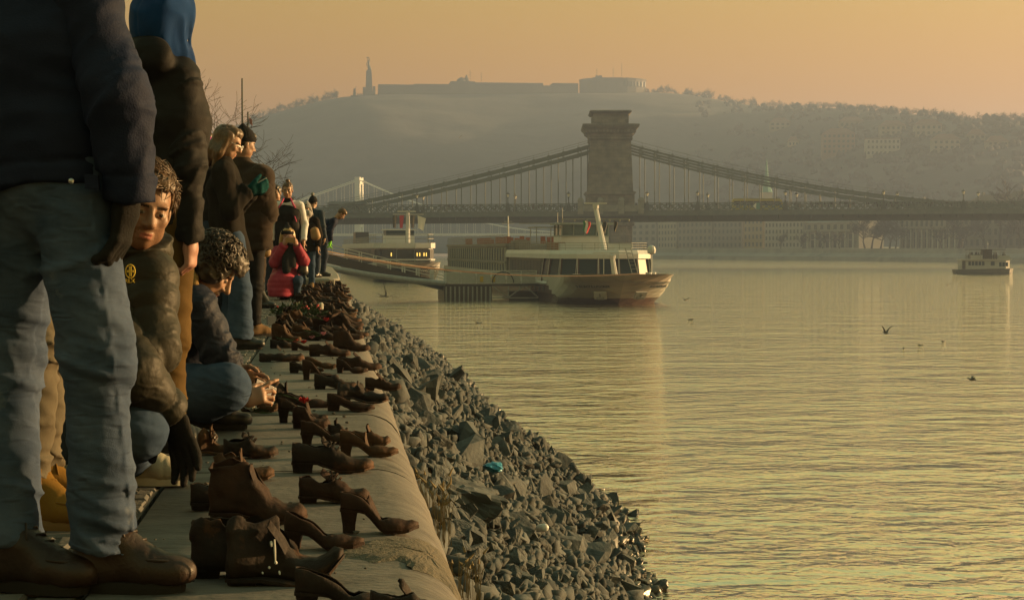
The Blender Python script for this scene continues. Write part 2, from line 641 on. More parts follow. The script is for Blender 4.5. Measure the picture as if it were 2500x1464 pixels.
def rock_material():
    m = mat('quarry_stone', (0.034, 0.042, 0.046), (0.090, 0.103, 0.106), scale=2.2, rough=0.82, bump=0.02, bscale=9, c3=(0.042, 0.05, 0.052), s3=1.1, t3=0.56)
    nt = m.node_tree
    N, L = nt.nodes.new, nt.links.new
    b = [n for n in nt.nodes if n.type == 'BSDF_PRINCIPLED'][0]
    src = b.inputs['Base Color'].links[0].from_socket
    # wet, algae-dark stone along the waterline
    g = N('ShaderNodeNewGeometry')
    sx = N('ShaderNodeSeparateXYZ')
    L(g.outputs['Position'], sx.inputs[0])
    ns = N('ShaderNodeTexNoise')
    ns.inputs['Scale'].default_value = 0.8
    L(g.outputs['Position'], ns.inputs['Vector'])
    ad = N('ShaderNodeMath'); ad.operation = 'MULTIPLY_ADD'
    L(ns.outputs['Fac'], ad.inputs[0]); ad.inputs[1].default_value = 0.7
    L(sx.outputs['Z'], ad.inputs[2])
    mr = N('ShaderNodeMapRange')
    mr.inputs['From Min'].default_value = WATER_Z + 0.45
    mr.inputs['From Max'].default_value = WATER_Z + 1.05
    L(ad.outputs[0], mr.inputs['Value'])
    mx = N('ShaderNodeMix'); mx.data_type = 'RGBA'
    L(mr.outputs[0], mx.inputs[0])
    mx.inputs[6].default_value = (0.030, 0.032, 0.026, 1)
    L(src, mx.inputs[7])
    # each loose stone has its own shade
    oi = N('ShaderNodeTexVoronoi'); oi.inputs['Scale'].default_value = 2.6
    L(g.outputs['Position'], oi.inputs['Vector'])
    hs = N('ShaderNodeMapRange'); hs.inputs['To Min'].default_value = 0.62; hs.inputs['To Max'].default_value = 1.25
    sc = N('ShaderNodeSeparateColor')
    L(oi.outputs['Color'], sc.inputs[0]); L(sc.outputs[0], hs.inputs['Value'])
    m2 = N('ShaderNodeMix'); m2.data_type = 'RGBA'; m2.blend_type = 'MULTIPLY'; m2.inputs[0].default_value = 1
    L(mx.outputs[2], m2.inputs[6]); L(hs.outputs[0], m2.inputs[7])
    L(m2.outputs[2], b.inputs['Base Color'])
    rr = N('ShaderNodeMapRange'); rr.inputs['To Min'].default_value = 0.28; rr.inputs['To Max'].default_value = 0.85
    L(mr.outputs[0], rr.inputs['Value']); L(rr.outputs[0], b.inputs['Roughness'])
    return m


M_ROCK = rock_material()
M_GRAVEL = mat('bank_gravel', (0.05, 0.052, 0.048), (0.10, 0.105, 0.10), scale=6, rough=0.9, bump=0.05, bscale=8)
b = MB()
gy = [-10 + i * 1.0 for i in range(0, 100)] + [90 + i * 3.0 for i in range(0, 43)]
b.grid([[bank(y, s / 10) - Vector((0, 0, 0.12)) for s in range(0, 14)] for y in gy])
rock_bank = tag(b.build('rock_bank', M_GRAVEL), kind='structure')

rock_shapes = []
for k in range(26):
    bm = bmesh.new()
    sx_, sy_, sz_ = rng.uniform(.75, 1.25), rng.uniform(.6, 1.0), rng.uniform(.34, .62)
    for q in range(15):
        v = Vector((rng.gauss(0, 1), rng.gauss(0, 1), rng.gauss(0, 1))).normalized() * rng.uniform(0.38, 0.52)
        v = Vector((max(-.40, min(.40, v.x)), max(-.36, min(.36, v.y)), max(-.33, min(.33, v.z))))
        bm.verts.new((v.x * sx_, v.y * sy_, v.z * sz_))
    bmesh.ops.convex_hull(bm, input=bm.verts[:])
    for v in [v for v in bm.verts if not v.link_faces]: bm.verts.remove(v)
    bmesh.ops.triangulate(bm, faces=bm.faces[:])
    me = bpy.data.meshes.new('rock')
    bm.to_mesh(me)
    bm.free()
    me.materials.append(M_ROCK)
    rock_shapes.append((me, np.array([v.co[:] for v in me.vertices]), [tuple(p.vertices) for p in me.polygons]))

rock_list = []


def add_rock(y, s, size, lift=0.0):
    p = bank(y, s)
    rock_list.append([p.x + rng.uniform(-.05, .05), p.y, p.z + size * 0.04 + lift, size])


y = 2.6
while y < 200:
    near_f = min(1, max(0, (y - 14) / 60))
    cell = 0.118 + 0.16 * near_f
    width = math.hypot(water_x(y) - bank_top_x(y), 4.3) * 1.06
    n = int(width / cell)
    for i in range(n):
        s = (i + rng.random()) / n * 1.06
        sz = cell * rng.choice((0.75, 0.95, 1.15, 1.3, 1.55, 2.0)) * rng.uniform(.85, 1.15)
        if s > 0.8: sz *= rng.uniform(1.1, 1.9)
        if rng.random() < 0.016 and y > 16: sz = rng.uniform(.45, .75)
        add_rock(y + rng.uniform(-.1, .1), s, min(sz, 0.95))
    y += cell * 0.86
for (px_, py_, size) in ((1268, 1300, .50), (1490, 1285, .75), (1195, 1045, .62), (1130, 1130, .75), (1420, 1245, .7), (1345, 1275, .55), (1110, 935, .8), (1300, 1130, .7), (1395, 1335, .6), (1440, 1365, .8), (1560, 1335, .55), (1330, 1195, .6), (1020, 855, .9), (1260, 1210, .55)):
    # big boulders: drop each one onto the slope under its place
    for D in [x * 0.25 for x in range(24, 600)]:
        p = at(px_, py_, D)
        s = (p.x - bank_top_x(D)) / (water_x(D) - bank_top_x(D))
        if s > 0 and p.z < bank(D, s).z:
            rock_list.append([p.x, p.y, p.z + size * .12, size])
            break
vis = []
for r in rock_list:
    d = Vector(r[:3]) - cam.location
    X, Yc, Zc = d.dot(_Rt), d.dot(_U), d.dot(_F)
    px_, py_ = 1250 + FPX * X / Zc, 732 - FPX * Yc / Zc
    inview = (px_ < 2500 and py_ < 1440 and px_ > 870 + (py_ - 760) * 0.42 and px_ > 880)
    vis.append(r[3] / Zc if inview else 0)
order = sorted(range(len(rock_list)), key=lambda i: -vis[i])
big = set(order[:300])
VV, FF, base = [], [], 0
for i, (x, y, z, s) in enumerate(rock_list):
    me, co, fc = rock_shapes[rng.randrange(26)]
    e = Euler((rng.gauss(0, .35), rng.gauss(0, .35) + 0.55, rng.uniform(0, 6.28)))
    if i in big:
        o = link_mesh('rock', me, rock_bank, (x, y, z), e)
        o.scale = (s, s, s * rng.uniform(.85, 1.15))
    else:
        M3 = np.array(e.to_matrix())
        VV.append(co @ M3.T * s + np.array((x, y, z)))
        FF += [(a + base, b_ + base, c_ + base) for a, b_, c_ in fc]
        base += len(co)
me = bpy.data.meshes.new('loose_stones')
VV = np.concatenate(VV)
me.vertices.add(len(VV)); me.vertices.foreach_set('co', VV.ravel())
FA = np.array(FF, dtype=np.int32)
me.loops.add(FA.size); me.loops.foreach_set('vertex_index', FA.ravel())
me.polygons.add(len(FA)); me.polygons.foreach_set('loop_start', np.arange(0, FA.size, 3, dtype=np.int32)); me.polygons.foreach_set('loop_total', np.full(len(FA), 3, dtype=np.int32))
me.update(); me.validate()
me.materials.append(M_ROCK)
tag(link_mesh('loose_stones', me, rock_bank), kind='stuff')
# ================================================================== CHAIN BRIDGE
M_IRON = mat('bridge_iron', (0.075, 0.105, 0.115), (0.12, 0.15, 0.155), scale=0.6, rough=0.6)
M_IROND = mat('bridge_iron_dark', (0.045, 0.06, 0.065), (0.07, 0.085, 0.09), scale=0.4, rough=0.7)


def masonry(name, c1, c2, cm, bw, bh):
    m, nt, b, out = new_mat(name)
    N, L = nt.nodes.new, nt.links.new
    tc = N('ShaderNodeTexCoord')
    sx = N('ShaderNodeSeparateXYZ'); L(tc.outputs['Object'], sx.inputs[0])
    ad = N('ShaderNodeMath'); L(sx.outputs[0], ad.inputs[0]); L(sx.outputs[1], ad.inputs[1])
    cb = N('ShaderNodeCombineXYZ'); L(ad.outputs[0], cb.inputs[0]); L(sx.outputs[2], cb.inputs[1])
    br = N('ShaderNodeTexBrick')
    br.inputs['Scale'].default_value = 1.0
    br.inputs['Brick Width'].default_value = bw
    br.inputs['Row Height'].default_value = bh
    br.inputs['Mortar Size'].default_value = 0.05
    br.inputs['Color1'].default_value = (*c1, 1)
    br.inputs['Color2'].default_value = (*c2, 1)
    br.inputs['Mortar'].default_value = (*cm, 1)
    L(cb.outputs[0], br.inputs['Vector'])
    n = N('ShaderNodeTexNoise'); n.inputs['Scale'].default_value = 0.35; n.inputs['Detail'].default_value = 6
    L(tc.outputs['Object'], n.inputs['Vector'])
    r = N('ShaderNodeMapRange'); r.inputs['From Min'].default_value = 0.3; r.inputs['From Max'].default_value = 0.7; r.inputs['To Min'].default_value = 0.55; r.inputs['To Max'].default_value = 1.25
    L(n.outputs['Fac'], r.inputs['Value'])
    mx = N('ShaderNodeMix'); mx.data_type = 'RGBA'; mx.blend_type = 'MULTIPLY'; mx.inputs[0].default_value = 1
    L(br.outputs['Color'], mx.inputs[6]); L(r.outputs[0], mx.inputs[7])
    L(mx.outputs[2], b.inputs['Base Color'])
    b.inputs['Roughness'].default_value = 0.9
    bp = N('ShaderNodeBump'); bp.inputs['Distance'].default_value = 0.08
    L(br.outputs['Fac'], bp.inputs['Height']); bp.invert = True
    L(bp.outputs[0], b.inputs['Normal'])
    return m


M_TOWER = masonry('tower_limestone', (0.165, 0.155, 0.142), (0.21, 0.198, 0.18), (0.135, 0.127, 0.117), 2.2, 1.05)
TH = R(7.0)
T0 = at(1488, 500, 530)
bridge = empty('chain_bridge', (T0.x, T0.y, WATER_Z), -TH)
tag(bridge, 'chain suspension bridge with stone tower and iron deck crossing the river', 'bridge')


def dz(x):
    """camber of the deck"""
    return 0.0068 * max(-100, min(120, x)) - 0.000012 * x * x


# tower: shaft with the road arch, cornice, attic, base, pier
b = MB()
hx0, hx1, zs0, zs1 = 6.2, 5.6, 23.2, 38.6        # half thickness along the bridge, bottom and top
AW, AZ = 3.4, 33.0                               # half width of the arch, spring height of its crown


def leg(b, y0, y1, Y0, Y1):
    b.frustum(-hx0, hx0, y0, y1, zs0, -hx1, hx1, Y0, Y1, zs1)


leg(b, -8.9, -AW, -8.3, -AW)
leg(b, AW, 8.9, AW, 8.3)
arch = [(-AW, 28.5)] + [(-AW * math.cos(math.pi * i / 12), 28.5 + AW * 1.15 * math.sin(math.pi * i / 12)) for i in range(1, 12)] + [(AW, 28.5)]
for (ya, za), (yb, zb) in zip(arch, arch[1:]):
    hxa = hx0 + (hx1 - hx0) * (za - zs0) / (zs1 - zs0)
    hxa = hx1 + 0.28
    vs = [(-hxa, ya, za), (hxa, ya, za), (hxa, yb, zb), (-hxa, yb, zb), (-hxa, ya, zs1 - .01), (hxa, ya, zs1 - .01), (hxa, yb, zs1 - .01), (-hxa, yb, zs1 - .01)]
    b.add(vs, [(3, 2, 1, 0), (4, 5, 6, 7), (0, 1, 5, 4), (2, 3, 7, 6), (1, 2, 6, 5), (3, 0, 4, 7)])
tower = b.build('tower_shaft', M_TOWER, bridge)
tower.scale = (1.10, 1.12, 1)
b = MB()
steps = [(38.6, 0.15), (39.2, 0.5), (39.5, 0.35), (40.6, 0.45), (41.0, 1.0), (42.2, 1.6), (42.6, 2.1), (43.3, 2.3), (43.6, 2.2)]
for (z0, e0), (z1, e1) in zip(steps, steps[1:]):
    b.frustum(-hx1 - e0, hx1 + e0, -8.3 - e0, 8.3 + e0, z0, -hx1 - e1, hx1 + e1, -8.3 - e1, 8.3 + e1, z1 - 0.003)
for i in range(13):
    x = -5.9 + i * 11.8 / 12
    for sy in (-1, 1):
        b.box(x - .28, x + .28, min(sy * 8.6, sy * 9.7), max(sy * 8.6, sy * 9.7), 41.15, 41.95)
for i in range(19):
    y = -8.6 + i * 17.2 / 18
    for sx_ in (-1, 1):
        b.box(min(sx_ * 5.9, sx_ * 7.0), max(sx_ * 5.9, sx_ * 7.0), y - .28, y + .28, 41.15, 41.95)
b.build('cornice', M_TOWER, bridge).scale = (1.10, 1.12, 1)
b = MB()
b.frustum(-5.0, 5.0, -7.3, 7.3, 43.6, -4.8, 4.8, -7.1, 7.1, 47.0)
b.frustum(-5.3, 5.3, -7.6, 7.6, 47.0, -5.9, 5.9, -8.2, 8.2, 47.5)
b.frustum(-5.9, 5.9, -8.2, 8.2, 47.503, -5.6, 5.6, -7.9, 7.9, 47.9)
for y in (-4.6, 0, 4.6): b.box(-5.08, 5.08, y - 1.6, y + 1.6, 44.2, 46.4)
for x in (-2.6, 2.6): b.box(x - 1.5, x + 1.5, -7.38, 7.38, 44.2, 46.4)
b.build('attic', M_TOWER, bridge).scale = (1.10, 1.12, 1)
b = MB()
for s in (-1, 1):
    ya, yb = sorted((s * (AW + .003), s * 9.35))
    b.box(-6.7, 6.7, ya, yb, 17.0, 22.2)
    ya, yb = sorted((s * (AW + .006), s * 9.9))
    b.frustum(-6.7, 6.7, ya, yb, 22.203, -7.3, 7.3, ya, yb, 22.8)
    b.frustum(-7.3, 7.3, ya, yb, 22.803, -6.4, 6.4, ya, yb, 23.2)
b.build('tower_base', M_TOWER, bridge).scale = (1.08, 1.08, 1)
b = MB()
pl = [(-6.6, -9.5), (-4.5, -12.5), (0, -14.0), (4.5, -12.5), (6.6, -9.5), (6.6, 9.5), (4.5, 12.5), (0, 14.0), (-4.5, 12.5), (-6.6, 9.5)]
b.prism([(x * 1.12, y * 1.06) for x, y in pl], -0.7, 3.0)
b.prism(pl, 3.0, 12.6)
b.prism([(x * 1.10, y * 1.05) for x, y in pl], 12.6, 13.6)
b.build('pier', M_TOWER, bridge)

# carved lions' pedestals / parapet at the tower
b = MB()
for x in (-9.2, -3.2, 3.2, 9.2):
    b.box(x - .9, x + .9, -10.6, -9.96, 16.2 + dz(x), 20.3 + dz(x))
    b.frustum(x - 1.1, x + 1.1, -10.8, -9.9, 20.303 + dz(x), x - .5, x + .5, -10.4, -10.1, 21.2 + dz(x))
for (x0, x1) in ((-8.2, -4.2), (-2.2, 2.2), (4.2, 8.2)):
    b.box(x0, x1, -10.45, -10.05, 16.9, 18.9)
b.build('tower_balcony', mat('bridge_balcony', (0.18, 0.19, 0.185), (0.26, 0.265, 0.25), scale=.7, rough=.8), bridge)

# deck girder
XL, XR = -112, 215
N_SEG = 66
b = MB()
xs = [XL + (XR - XL) * i / N_SEG for i in range(N_SEG + 1)]
for xa, xb in zip(xs, xs[1:]):
    for (y0, y1, z0, z1, mi) in ((-7.6, 7.6, 15.9, 16.6, 1), (-7.5, -6.9, 13.9, 15.897, 1), (6.9, 7.5, 13.9, 15.897, 1), (-9.6, -9.3, 15.6, 17.0, 0), (9.3, 9.6, 15.6, 17.0, 0), (-9.3, -7.6, 16.2, 16.6, 1), (7.6, 9.3, 16.2, 16.6, 1), (-9.72, -9.3, 17.003, 17.2, 0)):
        vs = [(xa, y0, z0 + dz(xa)), (xb, y0, z0 + dz(xb)), (xb, y1, z0 + dz(xb)), (xa, y1, z0 + dz(xa)), (xa, y0, z1 + dz(xa)), (xb, y0, z1 + dz(xb)), (xb, y1, z1 + dz(xb)), (xa, y1, z1 + dz(xa))]
        b.add(vs, [(3, 2, 1, 0), (4, 5, 6, 7), (0, 1, 5, 4), (1, 2, 6, 5), (2, 3, 7, 6), (3, 0, 4, 7)], mi)
    b.box(xa - .15, xa + .15, -9.2, 9.2, 14.6 + dz(xa), 15.89 + dz(xa), 1)
b.build('deck', [M_IRON, M_IROND], bridge)
# lattice railing, both sides
for y in (-9.5, 9.5, ):
    b = MB()
    x = XL
    while x < XR:
        if abs(x + 1.1) > 9.0:
            za, zb = dz(x), dz(x + 2.2)
            b.bar((x, y, 17.25 + za), (x + 2.2, y, 19.25 + zb), .12, .30)
            b.bar((x, y + .02, 19.25 + za), (x + 2.2, y + .02, 17.25 + zb), .12, .30)
            b.bar((x, y, 17.2 + za), (x, y, 19.4 + za), .16)
            b.add([(x + 1.1 + .5 * math.cos(a * math.pi / 4), y - .09, 18.25 + za + .5 * math.sin(a * math.pi / 4)) for a in range(8)], [tuple(range(8))])
        b.bar((x, y, 19.38 + dz(x)), (x + 2.2, y, 19.38 + dz(x + 2.2)), .3, .26)
        x += 2.2
    tag(b.build('lattice_railing', M_IRON, bridge), kind='stuff')

# chains: two tiers in two planes
ZT = 37.6


def chain_z(x, tier):
    if x < 0:
        t = (-x - 5.2) / 84.0
        z = ZT + (18.4 - ZT) * (1.22 * t - 0.22 * t * t)
    else:
        t = max(0.0, (120 - x) / 114.8)
        z = 18.2 + (ZT - 18.2) * (0.30 * t + 0.70 * t * t)
    return z - tier


hang_me = {}
for y in (-6.3, 6.3):
    for tier in (0.0, 1.75):
        for xs_ in ([-5.2 - i * 2.3 for i in range(38)], [5.2 + i * 2.3 for i in range(84)]):
            b = MB()
            pts = [(x, y, chain_z(x, tier) + dz(x)) for x in xs_]
            for k, (p, q) in enumerate(zip(pts, pts[1:])):
                if min(p[2], q[2]) < 16.6 + dz(p[0]): continue
                b.bar(p, q, .50, .62)
                if k % 2 == 0:
                    b.bar((p[0] - .35, y, p[2] + .05), (p[0] + .35, y, p[2] + .05), .7, .95)
            b.build('chain', M_IRON, bridge)
    # inspection rail on the upper chain
    b = MB()
    for xs_ in ([-5.2 - i * 4.6 for i in range(19)], [5.2 + i * 4.6 for i in range(21)]):
        pts = [(x, y, chain_z(x, 0) + dz(x)) for x in xs_]
        b.tube([(p[0], p[1], p[2] + 1.7) for p in pts], .05, 4)
        for p in pts: b.bar(p, (p[0], p[1], p[2] + 1.7), .06)
    tag(b.build('inspection_rail', M_IRON, bridge), kind='stuff')
    for k, x in enumerate([-9.0 - i * 4.6 for i in range(17)] + [9.0 + i * 4.6 for i in range(26)]):
        xx = x + (2.3 if y > 0 else 0)
        tier = 1.75 if k % 2 else 0.0
        z1 = chain_z(xx, tier) + dz(xx)
        z0 = 16.4 + dz(xx)
        if z1 - z0 < 2.6: continue
        if 'h' not in hang_me:
            hm = MB().tube([(0, 0, 0), (0, 0, 1)], .17, 6)
            hang_me['h'] = hm.mesh('hanger', M_IRON, True)
        o = link_mesh('hanger', hang_me['h'], bridge, (xx, y, z0))
        o.scale = (1, 1, z1 - z0)

# lamps on the parapet: each a thing
M_LGLASS = mat('lamp_glass', (0.75, 0.72, 0.62), rough=0.25)
lampb = MB()
lampb.frustum(-.62, .62, -.32, .32, 0, -.5, .5, -.28, .28, 1.2)
lampb.frustum(-.5, .5, -.28, .28, 1.203, -.18, .18, -.16, .16, 2.2)
lamp_post_me = lampb.lathe([(.13, 2.2), (.11, 3.2), (.22, 3.3), (.22, 3.4), (.10, 3.55)], 8).mesh('post', M_IROND)
lamp_gl_me = MB().lathe([(.16, 3.56), (.36, 4.25)], 6).mesh('lantern', M_LGLASS)
lamp_cp_me = MB().lathe([(.46, 4.253), (.50, 4.40), (.16, 4.58), (.05, 4.9)], 6).mesh('cap', M_IROND)
LAMP_LABELS = {}
names = [(1018, -1), (1033, 1), (1240, -1), (1258, 1), (1388, -1), (1580, -1), (1703, -1), (1728, 1), (1917, -1), (1945, 1), (2157, -1), (2190, 1), (2352, -1), (2388, 1)]
words = {1018: 'iron lamp on the bridge over the dark-bowed ship, first of its pair', 1033: 'iron lamp on the bridge over the dark-bowed ship, second of its pair',
         1240: 'iron bridge lamp midway between dark-bowed ship and tower, first of its pair', 1258: 'iron bridge lamp midway between dark-bowed ship and tower, second of its pair',
         1388: 'single iron bridge lamp close beside the tower on its quay side', 1580: 'single iron bridge lamp close beside the tower on its far river side',
         1703: 'iron bridge lamp between tower and yellow coach, nearer the tower', 1728: 'iron bridge lamp between tower and yellow coach, nearer the coach',
         1917: 'iron bridge lamp just past the yellow coach, the one nearer it', 1945: 'iron bridge lamp just past the yellow coach, the one farther from it',
         2157: 'iron bridge lamp where the chains dip to the deck, nearer the tower', 2190: 'iron bridge lamp where the chains dip to the deck, farther from the tower',
         2352: 'iron bridge lamp above the small ferry, nearer the tower', 2388: 'iron bridge lamp above the small ferry, outermost on the bridge'}
cB, sB = math.cos(TH), math.sin(TH)


def bridge_x(px, yl):
    """local x on the bridge where the ray through px crosses the plane y = yl"""
    p = at(px, 500, 100.0)
    dx, dy = p.x, p.y
    ox, oy = -T0.x, -T0.y
    # world -> local (rotate by +TH)
    lx, ly = ox * cB - oy * sB, ox * sB + oy * cB
    dlx, dly = dx * cB - dy * sB, dx * sB + dy * cB
    t = (yl - ly) / dly
    return lx + dlx * t


for px_, side in names:
    yl = -10.1 if side < 0 else 9.0
    lx = bridge_x(px_, yl)
    wx, wy = T0.x + lx * cB + yl * sB, T0.y - lx * sB + yl * cB
    o = empty('bridge_lamp', (wx, wy, WATER_Z + 17.2 + dz(lx)), -TH)
    o.scale = (1.25, 1.25, 1.22)
    tag(o, words[px_], 'lamp', 'lamps along the chain bridge')
    link_mesh('post', lamp_post_me, o); link_mesh('lantern', lamp_gl_me, o); link_mesh('cap', lamp_cp_me, o)


# coaches
def coach(px0, px1, yl, label, body_c, roof_c, glass=(0.03, 0.035, 0.04)):
    xa, xb = bridge_x(px0, yl), bridge_x(px1, yl)
    xm, L_ = (xa + xb) / 2, xb - xa
    wx, wy = T0.x + xm * cB + yl * sB, T0.y - xm * sB + yl * cB
    root = empty('coach', (wx, wy, WATER_Z + 16.65 + dz(xm)), -TH)
    tag(root, label, 'bus', 'coaches crossing the chain bridge')
    mb_, mg = mat('coach_paint_' + str(px0), body_c, rough=.35), mat('coach_glass_' + str(px0), glass, rough=.12)
    h = L_ / 2
    b = MB()
    prof_ = [(-h, .4), (h - .2, .4), (h, 1.2), (h - .1, 2.2), (h - .7, 3.85), (-h + .3, 3.95), (-h, 3.5)]
    b.add([(x, -1.25, z) for x, z in prof_] + [(x, 1.25, z) for x, z in prof_], [tuple(range(7)), tuple(range(13, 6, -1))] + [(i + 7, (i + 1) % 7 + 7, (i + 1) % 7, i) for i in range(7)])
    b.build('body', mb_, root)
    nwin = 7
    for k in range(nwin):
        x0 = -h + .5 + k * (L_ - 1.6) / nwin
        x1 = x0 + (L_ - 1.6) / nwin - .08
        MB().box(x0, x1, -1.275, -1.252, 1.9, 3.35).build('window', mg, root)
        MB().box(x0, x1, 1.252, 1.275, 1.9, 3.35).build('window', mg, root)
    MB().add([(h - .11, -1.1, 2.0), (h - .11, 1.1, 2.0), (h - .62, 1.1, 3.6), (h - .62, -1.1, 3.6)], [(0, 1, 2, 3)]).build('windscreen', mg, root, loc=(.03, 0, .02))
    MB().box(-h + .6, h - 1.0, -1.1, 1.1, 3.955, 4.15).build('roof_unit', mat('coach_roof_' + str(px0), roof_c, rough=.5), root)
    wme = None
    for xw in (-h + 2.6, h - 2.4):
        for sy in (-1, 1):
            w = MB()
            w.lathe([(.1, -.12), (.48, -.12), (.50, 0), (.48, .12), (.1, .12)], 12)
            o = w.build('wheel', mat_tyre, root, loc=(xw, sy * 1.15, .5), rot=(math.pi / 2, 0, 0))


mat_tyre = mat('tyre_rubber', (0.02, 0.02, 0.02), rough=.85)
coach(1787, 1912, -3.2, 'yellow coach with dark windows crossing the bridge', (0.42, 0.36, 0.03), (0.32, 0.28, 0.05))
coach(800, 902, -3.2, 'grey blue coach at the quay end of the bridge', (0.17, 0.23, 0.30), (0.20, 0.26, 0.33), (0.08, 0.10, 0.12))

# navigation board on the railing
lx = bridge_x(1846, -9.75)
b = MB()
b.add([(-1.0, 0, 0), (0, 0, -1.0), (0, 0, 1.0)], [(0, 1, 2)], 0)
b.add([(-1.0, .06, 0), (0, .06, -1.0), (0, .06, 1.0)], [(2, 1, 0)], 0)
b.add([(0.003, 0, -1.0), (1.1, 0, -1.0), (1.1, 0, 1.0), (0.003, 0, 1.0)], [(0, 1, 2, 3)], 1)
wx, wy = T0.x + lx * cB - 9.95 * sB, T0.y - lx * sB - 9.95 * cB
o = b.build('navigation_board', [mat('board_white', (.75, .75, .72), rough=.6), mat('board_teal', (.06, .22, .22), rough=.6)], None, loc=(wx, wy, WATER_Z + 18.3 + dz(lx)), rot=(0, 0, -TH))
tag(o, 'white triangle and teal navigation board on the bridge railing', 'sign')

# crowd walking on the deck
b = MB()
M_CROWD = mat('crowd_clothes', (0.03, 0.03, 0.035), (0.10, 0.09, 0.09), scale=.5, rough=.9)
r2 = random.Random(5)
for k in range(190):
    x = r2.uniform(-85, 135)
    if k > 110: x = r2.uniform(60, 110)
    if abs(x) < 7: continue
    y = r2.uniform(-9.0, -8.0)
    h = r2.uniform(1.55, 1.85)
    z = 17.9 + dz(x)
    b.lathe([(.10, 0), (.16, h * .45), (.25, h * .78), (.09, h * .84), (.12, h * .92), (.05, h)], 6, (x, y, z))
cr = b.build('crowd', M_CROWD, None, loc=(T0.x, T0.y, WATER_Z), rot=(0, 0, -TH))
tag(cr, kind='stuff')
# ================================================================== WHITE SUSPENSION BRIDGE FAR BEHIND
M_WHITE_ST = mat('white_steel', (0.72, 0.73, 0.72), rough=.6)
E0 = at(877, 560, 1250)
eb = empty('white_bridge', (E0.x, E0.y, WATER_Z), R(-14))
tag(eb, 'pale white cable bridge with portal tower fading far behind in haze', 'bridge')
k = 1250 / FPX
zt = 5.6 + (607 - 434) * k
for s in (-1, 1):
    b = MB()
    b.frustum(-2.2, 2.2, s * 4.7 - 1.9, s * 4.7 + 1.9, -0.7, -1.8, 1.8, s * 4.4 - 1.7, s * 4.4 + 1.7, zt)
    b.build('tower_leg', M_WHITE_ST, eb)
b = MB()
b.box(-1.9, 1.9, -2.69, 2.69, zt - 5.2, zt - .6)
b.box(-2.0, 2.0, -2.6, 2.6, zt * .37, zt * .37 + 3)
b.build('cross_beam', M_WHITE_ST, eb)
# the tower stands square to the view: its deck runs away to both banks
for s in (-1, 1):
    for dirn in (-1, 1):
        b = MB()
        pts = []
        for i in range(25):
            t = i / 24
            x = dirn * 145 * t
            z = 17.5 + (zt - 1.5 - 17.5) * (1 - t) ** (1.75 if dirn > 0 else 1.35)
            pts.append((x, s * 4.6, z))
        b.tube(pts, .42, 6)
        b.build('cable', M_WHITE_ST, eb)
        b = MB()
        for i in range(1, 24, 1):
            b.bar(pts[i], (pts[i][0], pts[i][1], 16.5), .14)
        tag(b.build('hangers', M_WHITE_ST, eb), kind='stuff')
b = MB().box(-190, 190, -8, 8, 14.8, 16.5)
b.build('deck', M_WHITE_ST, eb)

# ================================================================== FAR BANK
M_BANKW = mat('embankment_stone', (0.20, 0.20, 0.19), (0.28, 0.275, 0.26), scale=.15, rough=.9, c3=(.15, .155, .15), s3=.08)
BK = [(1330, 1150), (1420, 1080), (1500, 1010), (1600, 930), (1800, 850), (2050, 780), (2300, 715), (2520, 672), (2900, 600), (3600, 500)]
bpts = []
for px_, Y in BK:
    p = at(px_, 620, Y)
    bpts.append(Vector((p.x, p.y, 0)))
bpts.append(Vector((bpts[-1].x + 300, bpts[-1].y - 40, 0)))
nrm = []
for i in range(len(bpts)):
    d = (bpts[min(i + 1, len(bpts) - 1)] - bpts[max(i - 1, 0)]).normalized()
    nrm.append(Vector((d.y, -d.x, 0)) * -1)
nrm = [n if n.y > 0 or n.x > 0 else -n for n in nrm]
b = MB()
lv = [(0, -5.6), (0.5, -2.9), (5.0, -2.7), (8.0, -1.2), (8.3, 0.8), (34, 1.0), (60, 1.2), (330, 3.0), (900, 3.0)]
b.grid([[bpts[i] + nrm[i] * o_ + Vector((0, 0, z)) for o_, z in lv] for i in range(len(bpts))], flip=True)
tag(b.build('far_embankment', M_BANKW), kind='structure')


def bank_point(px_, off):
    # point on the far bank along a bearing, off metres behind its wall
    d = at(px_, 600, 100.0)
    best = None
    for i in range(len(bpts) - 1):
        A, B = bpts[i] + nrm[i] * off, bpts[i + 1] + nrm[i + 1] * off
        den = (B.x - A.x) * d.y - (B.y - A.y) * d.x
        if abs(den) < 1e-6: continue
        t = -(A.x * d.y - A.y * d.x) / den
        if -0.001 <= t <= 1.001:
            P = A + (B - A) * t
            return P, math.atan2((B - A).y, (B - A).x)
    return bpts[3] + nrm[3] * off, 0.0


M_PANE = mat('far_window', (0.035, 0.04, 0.045), rough=.6)
win_me = MB().box(-.5, .5, -.06, .06, 0, 1).mesh('window', M_PANE)
col_me = MB().lathe([(.55, 0), (.45, .3), (.40, 8.6), (.6, 9)], 8).mesh('column', mat('far_column', (.42, .41, .38), rough=.8))


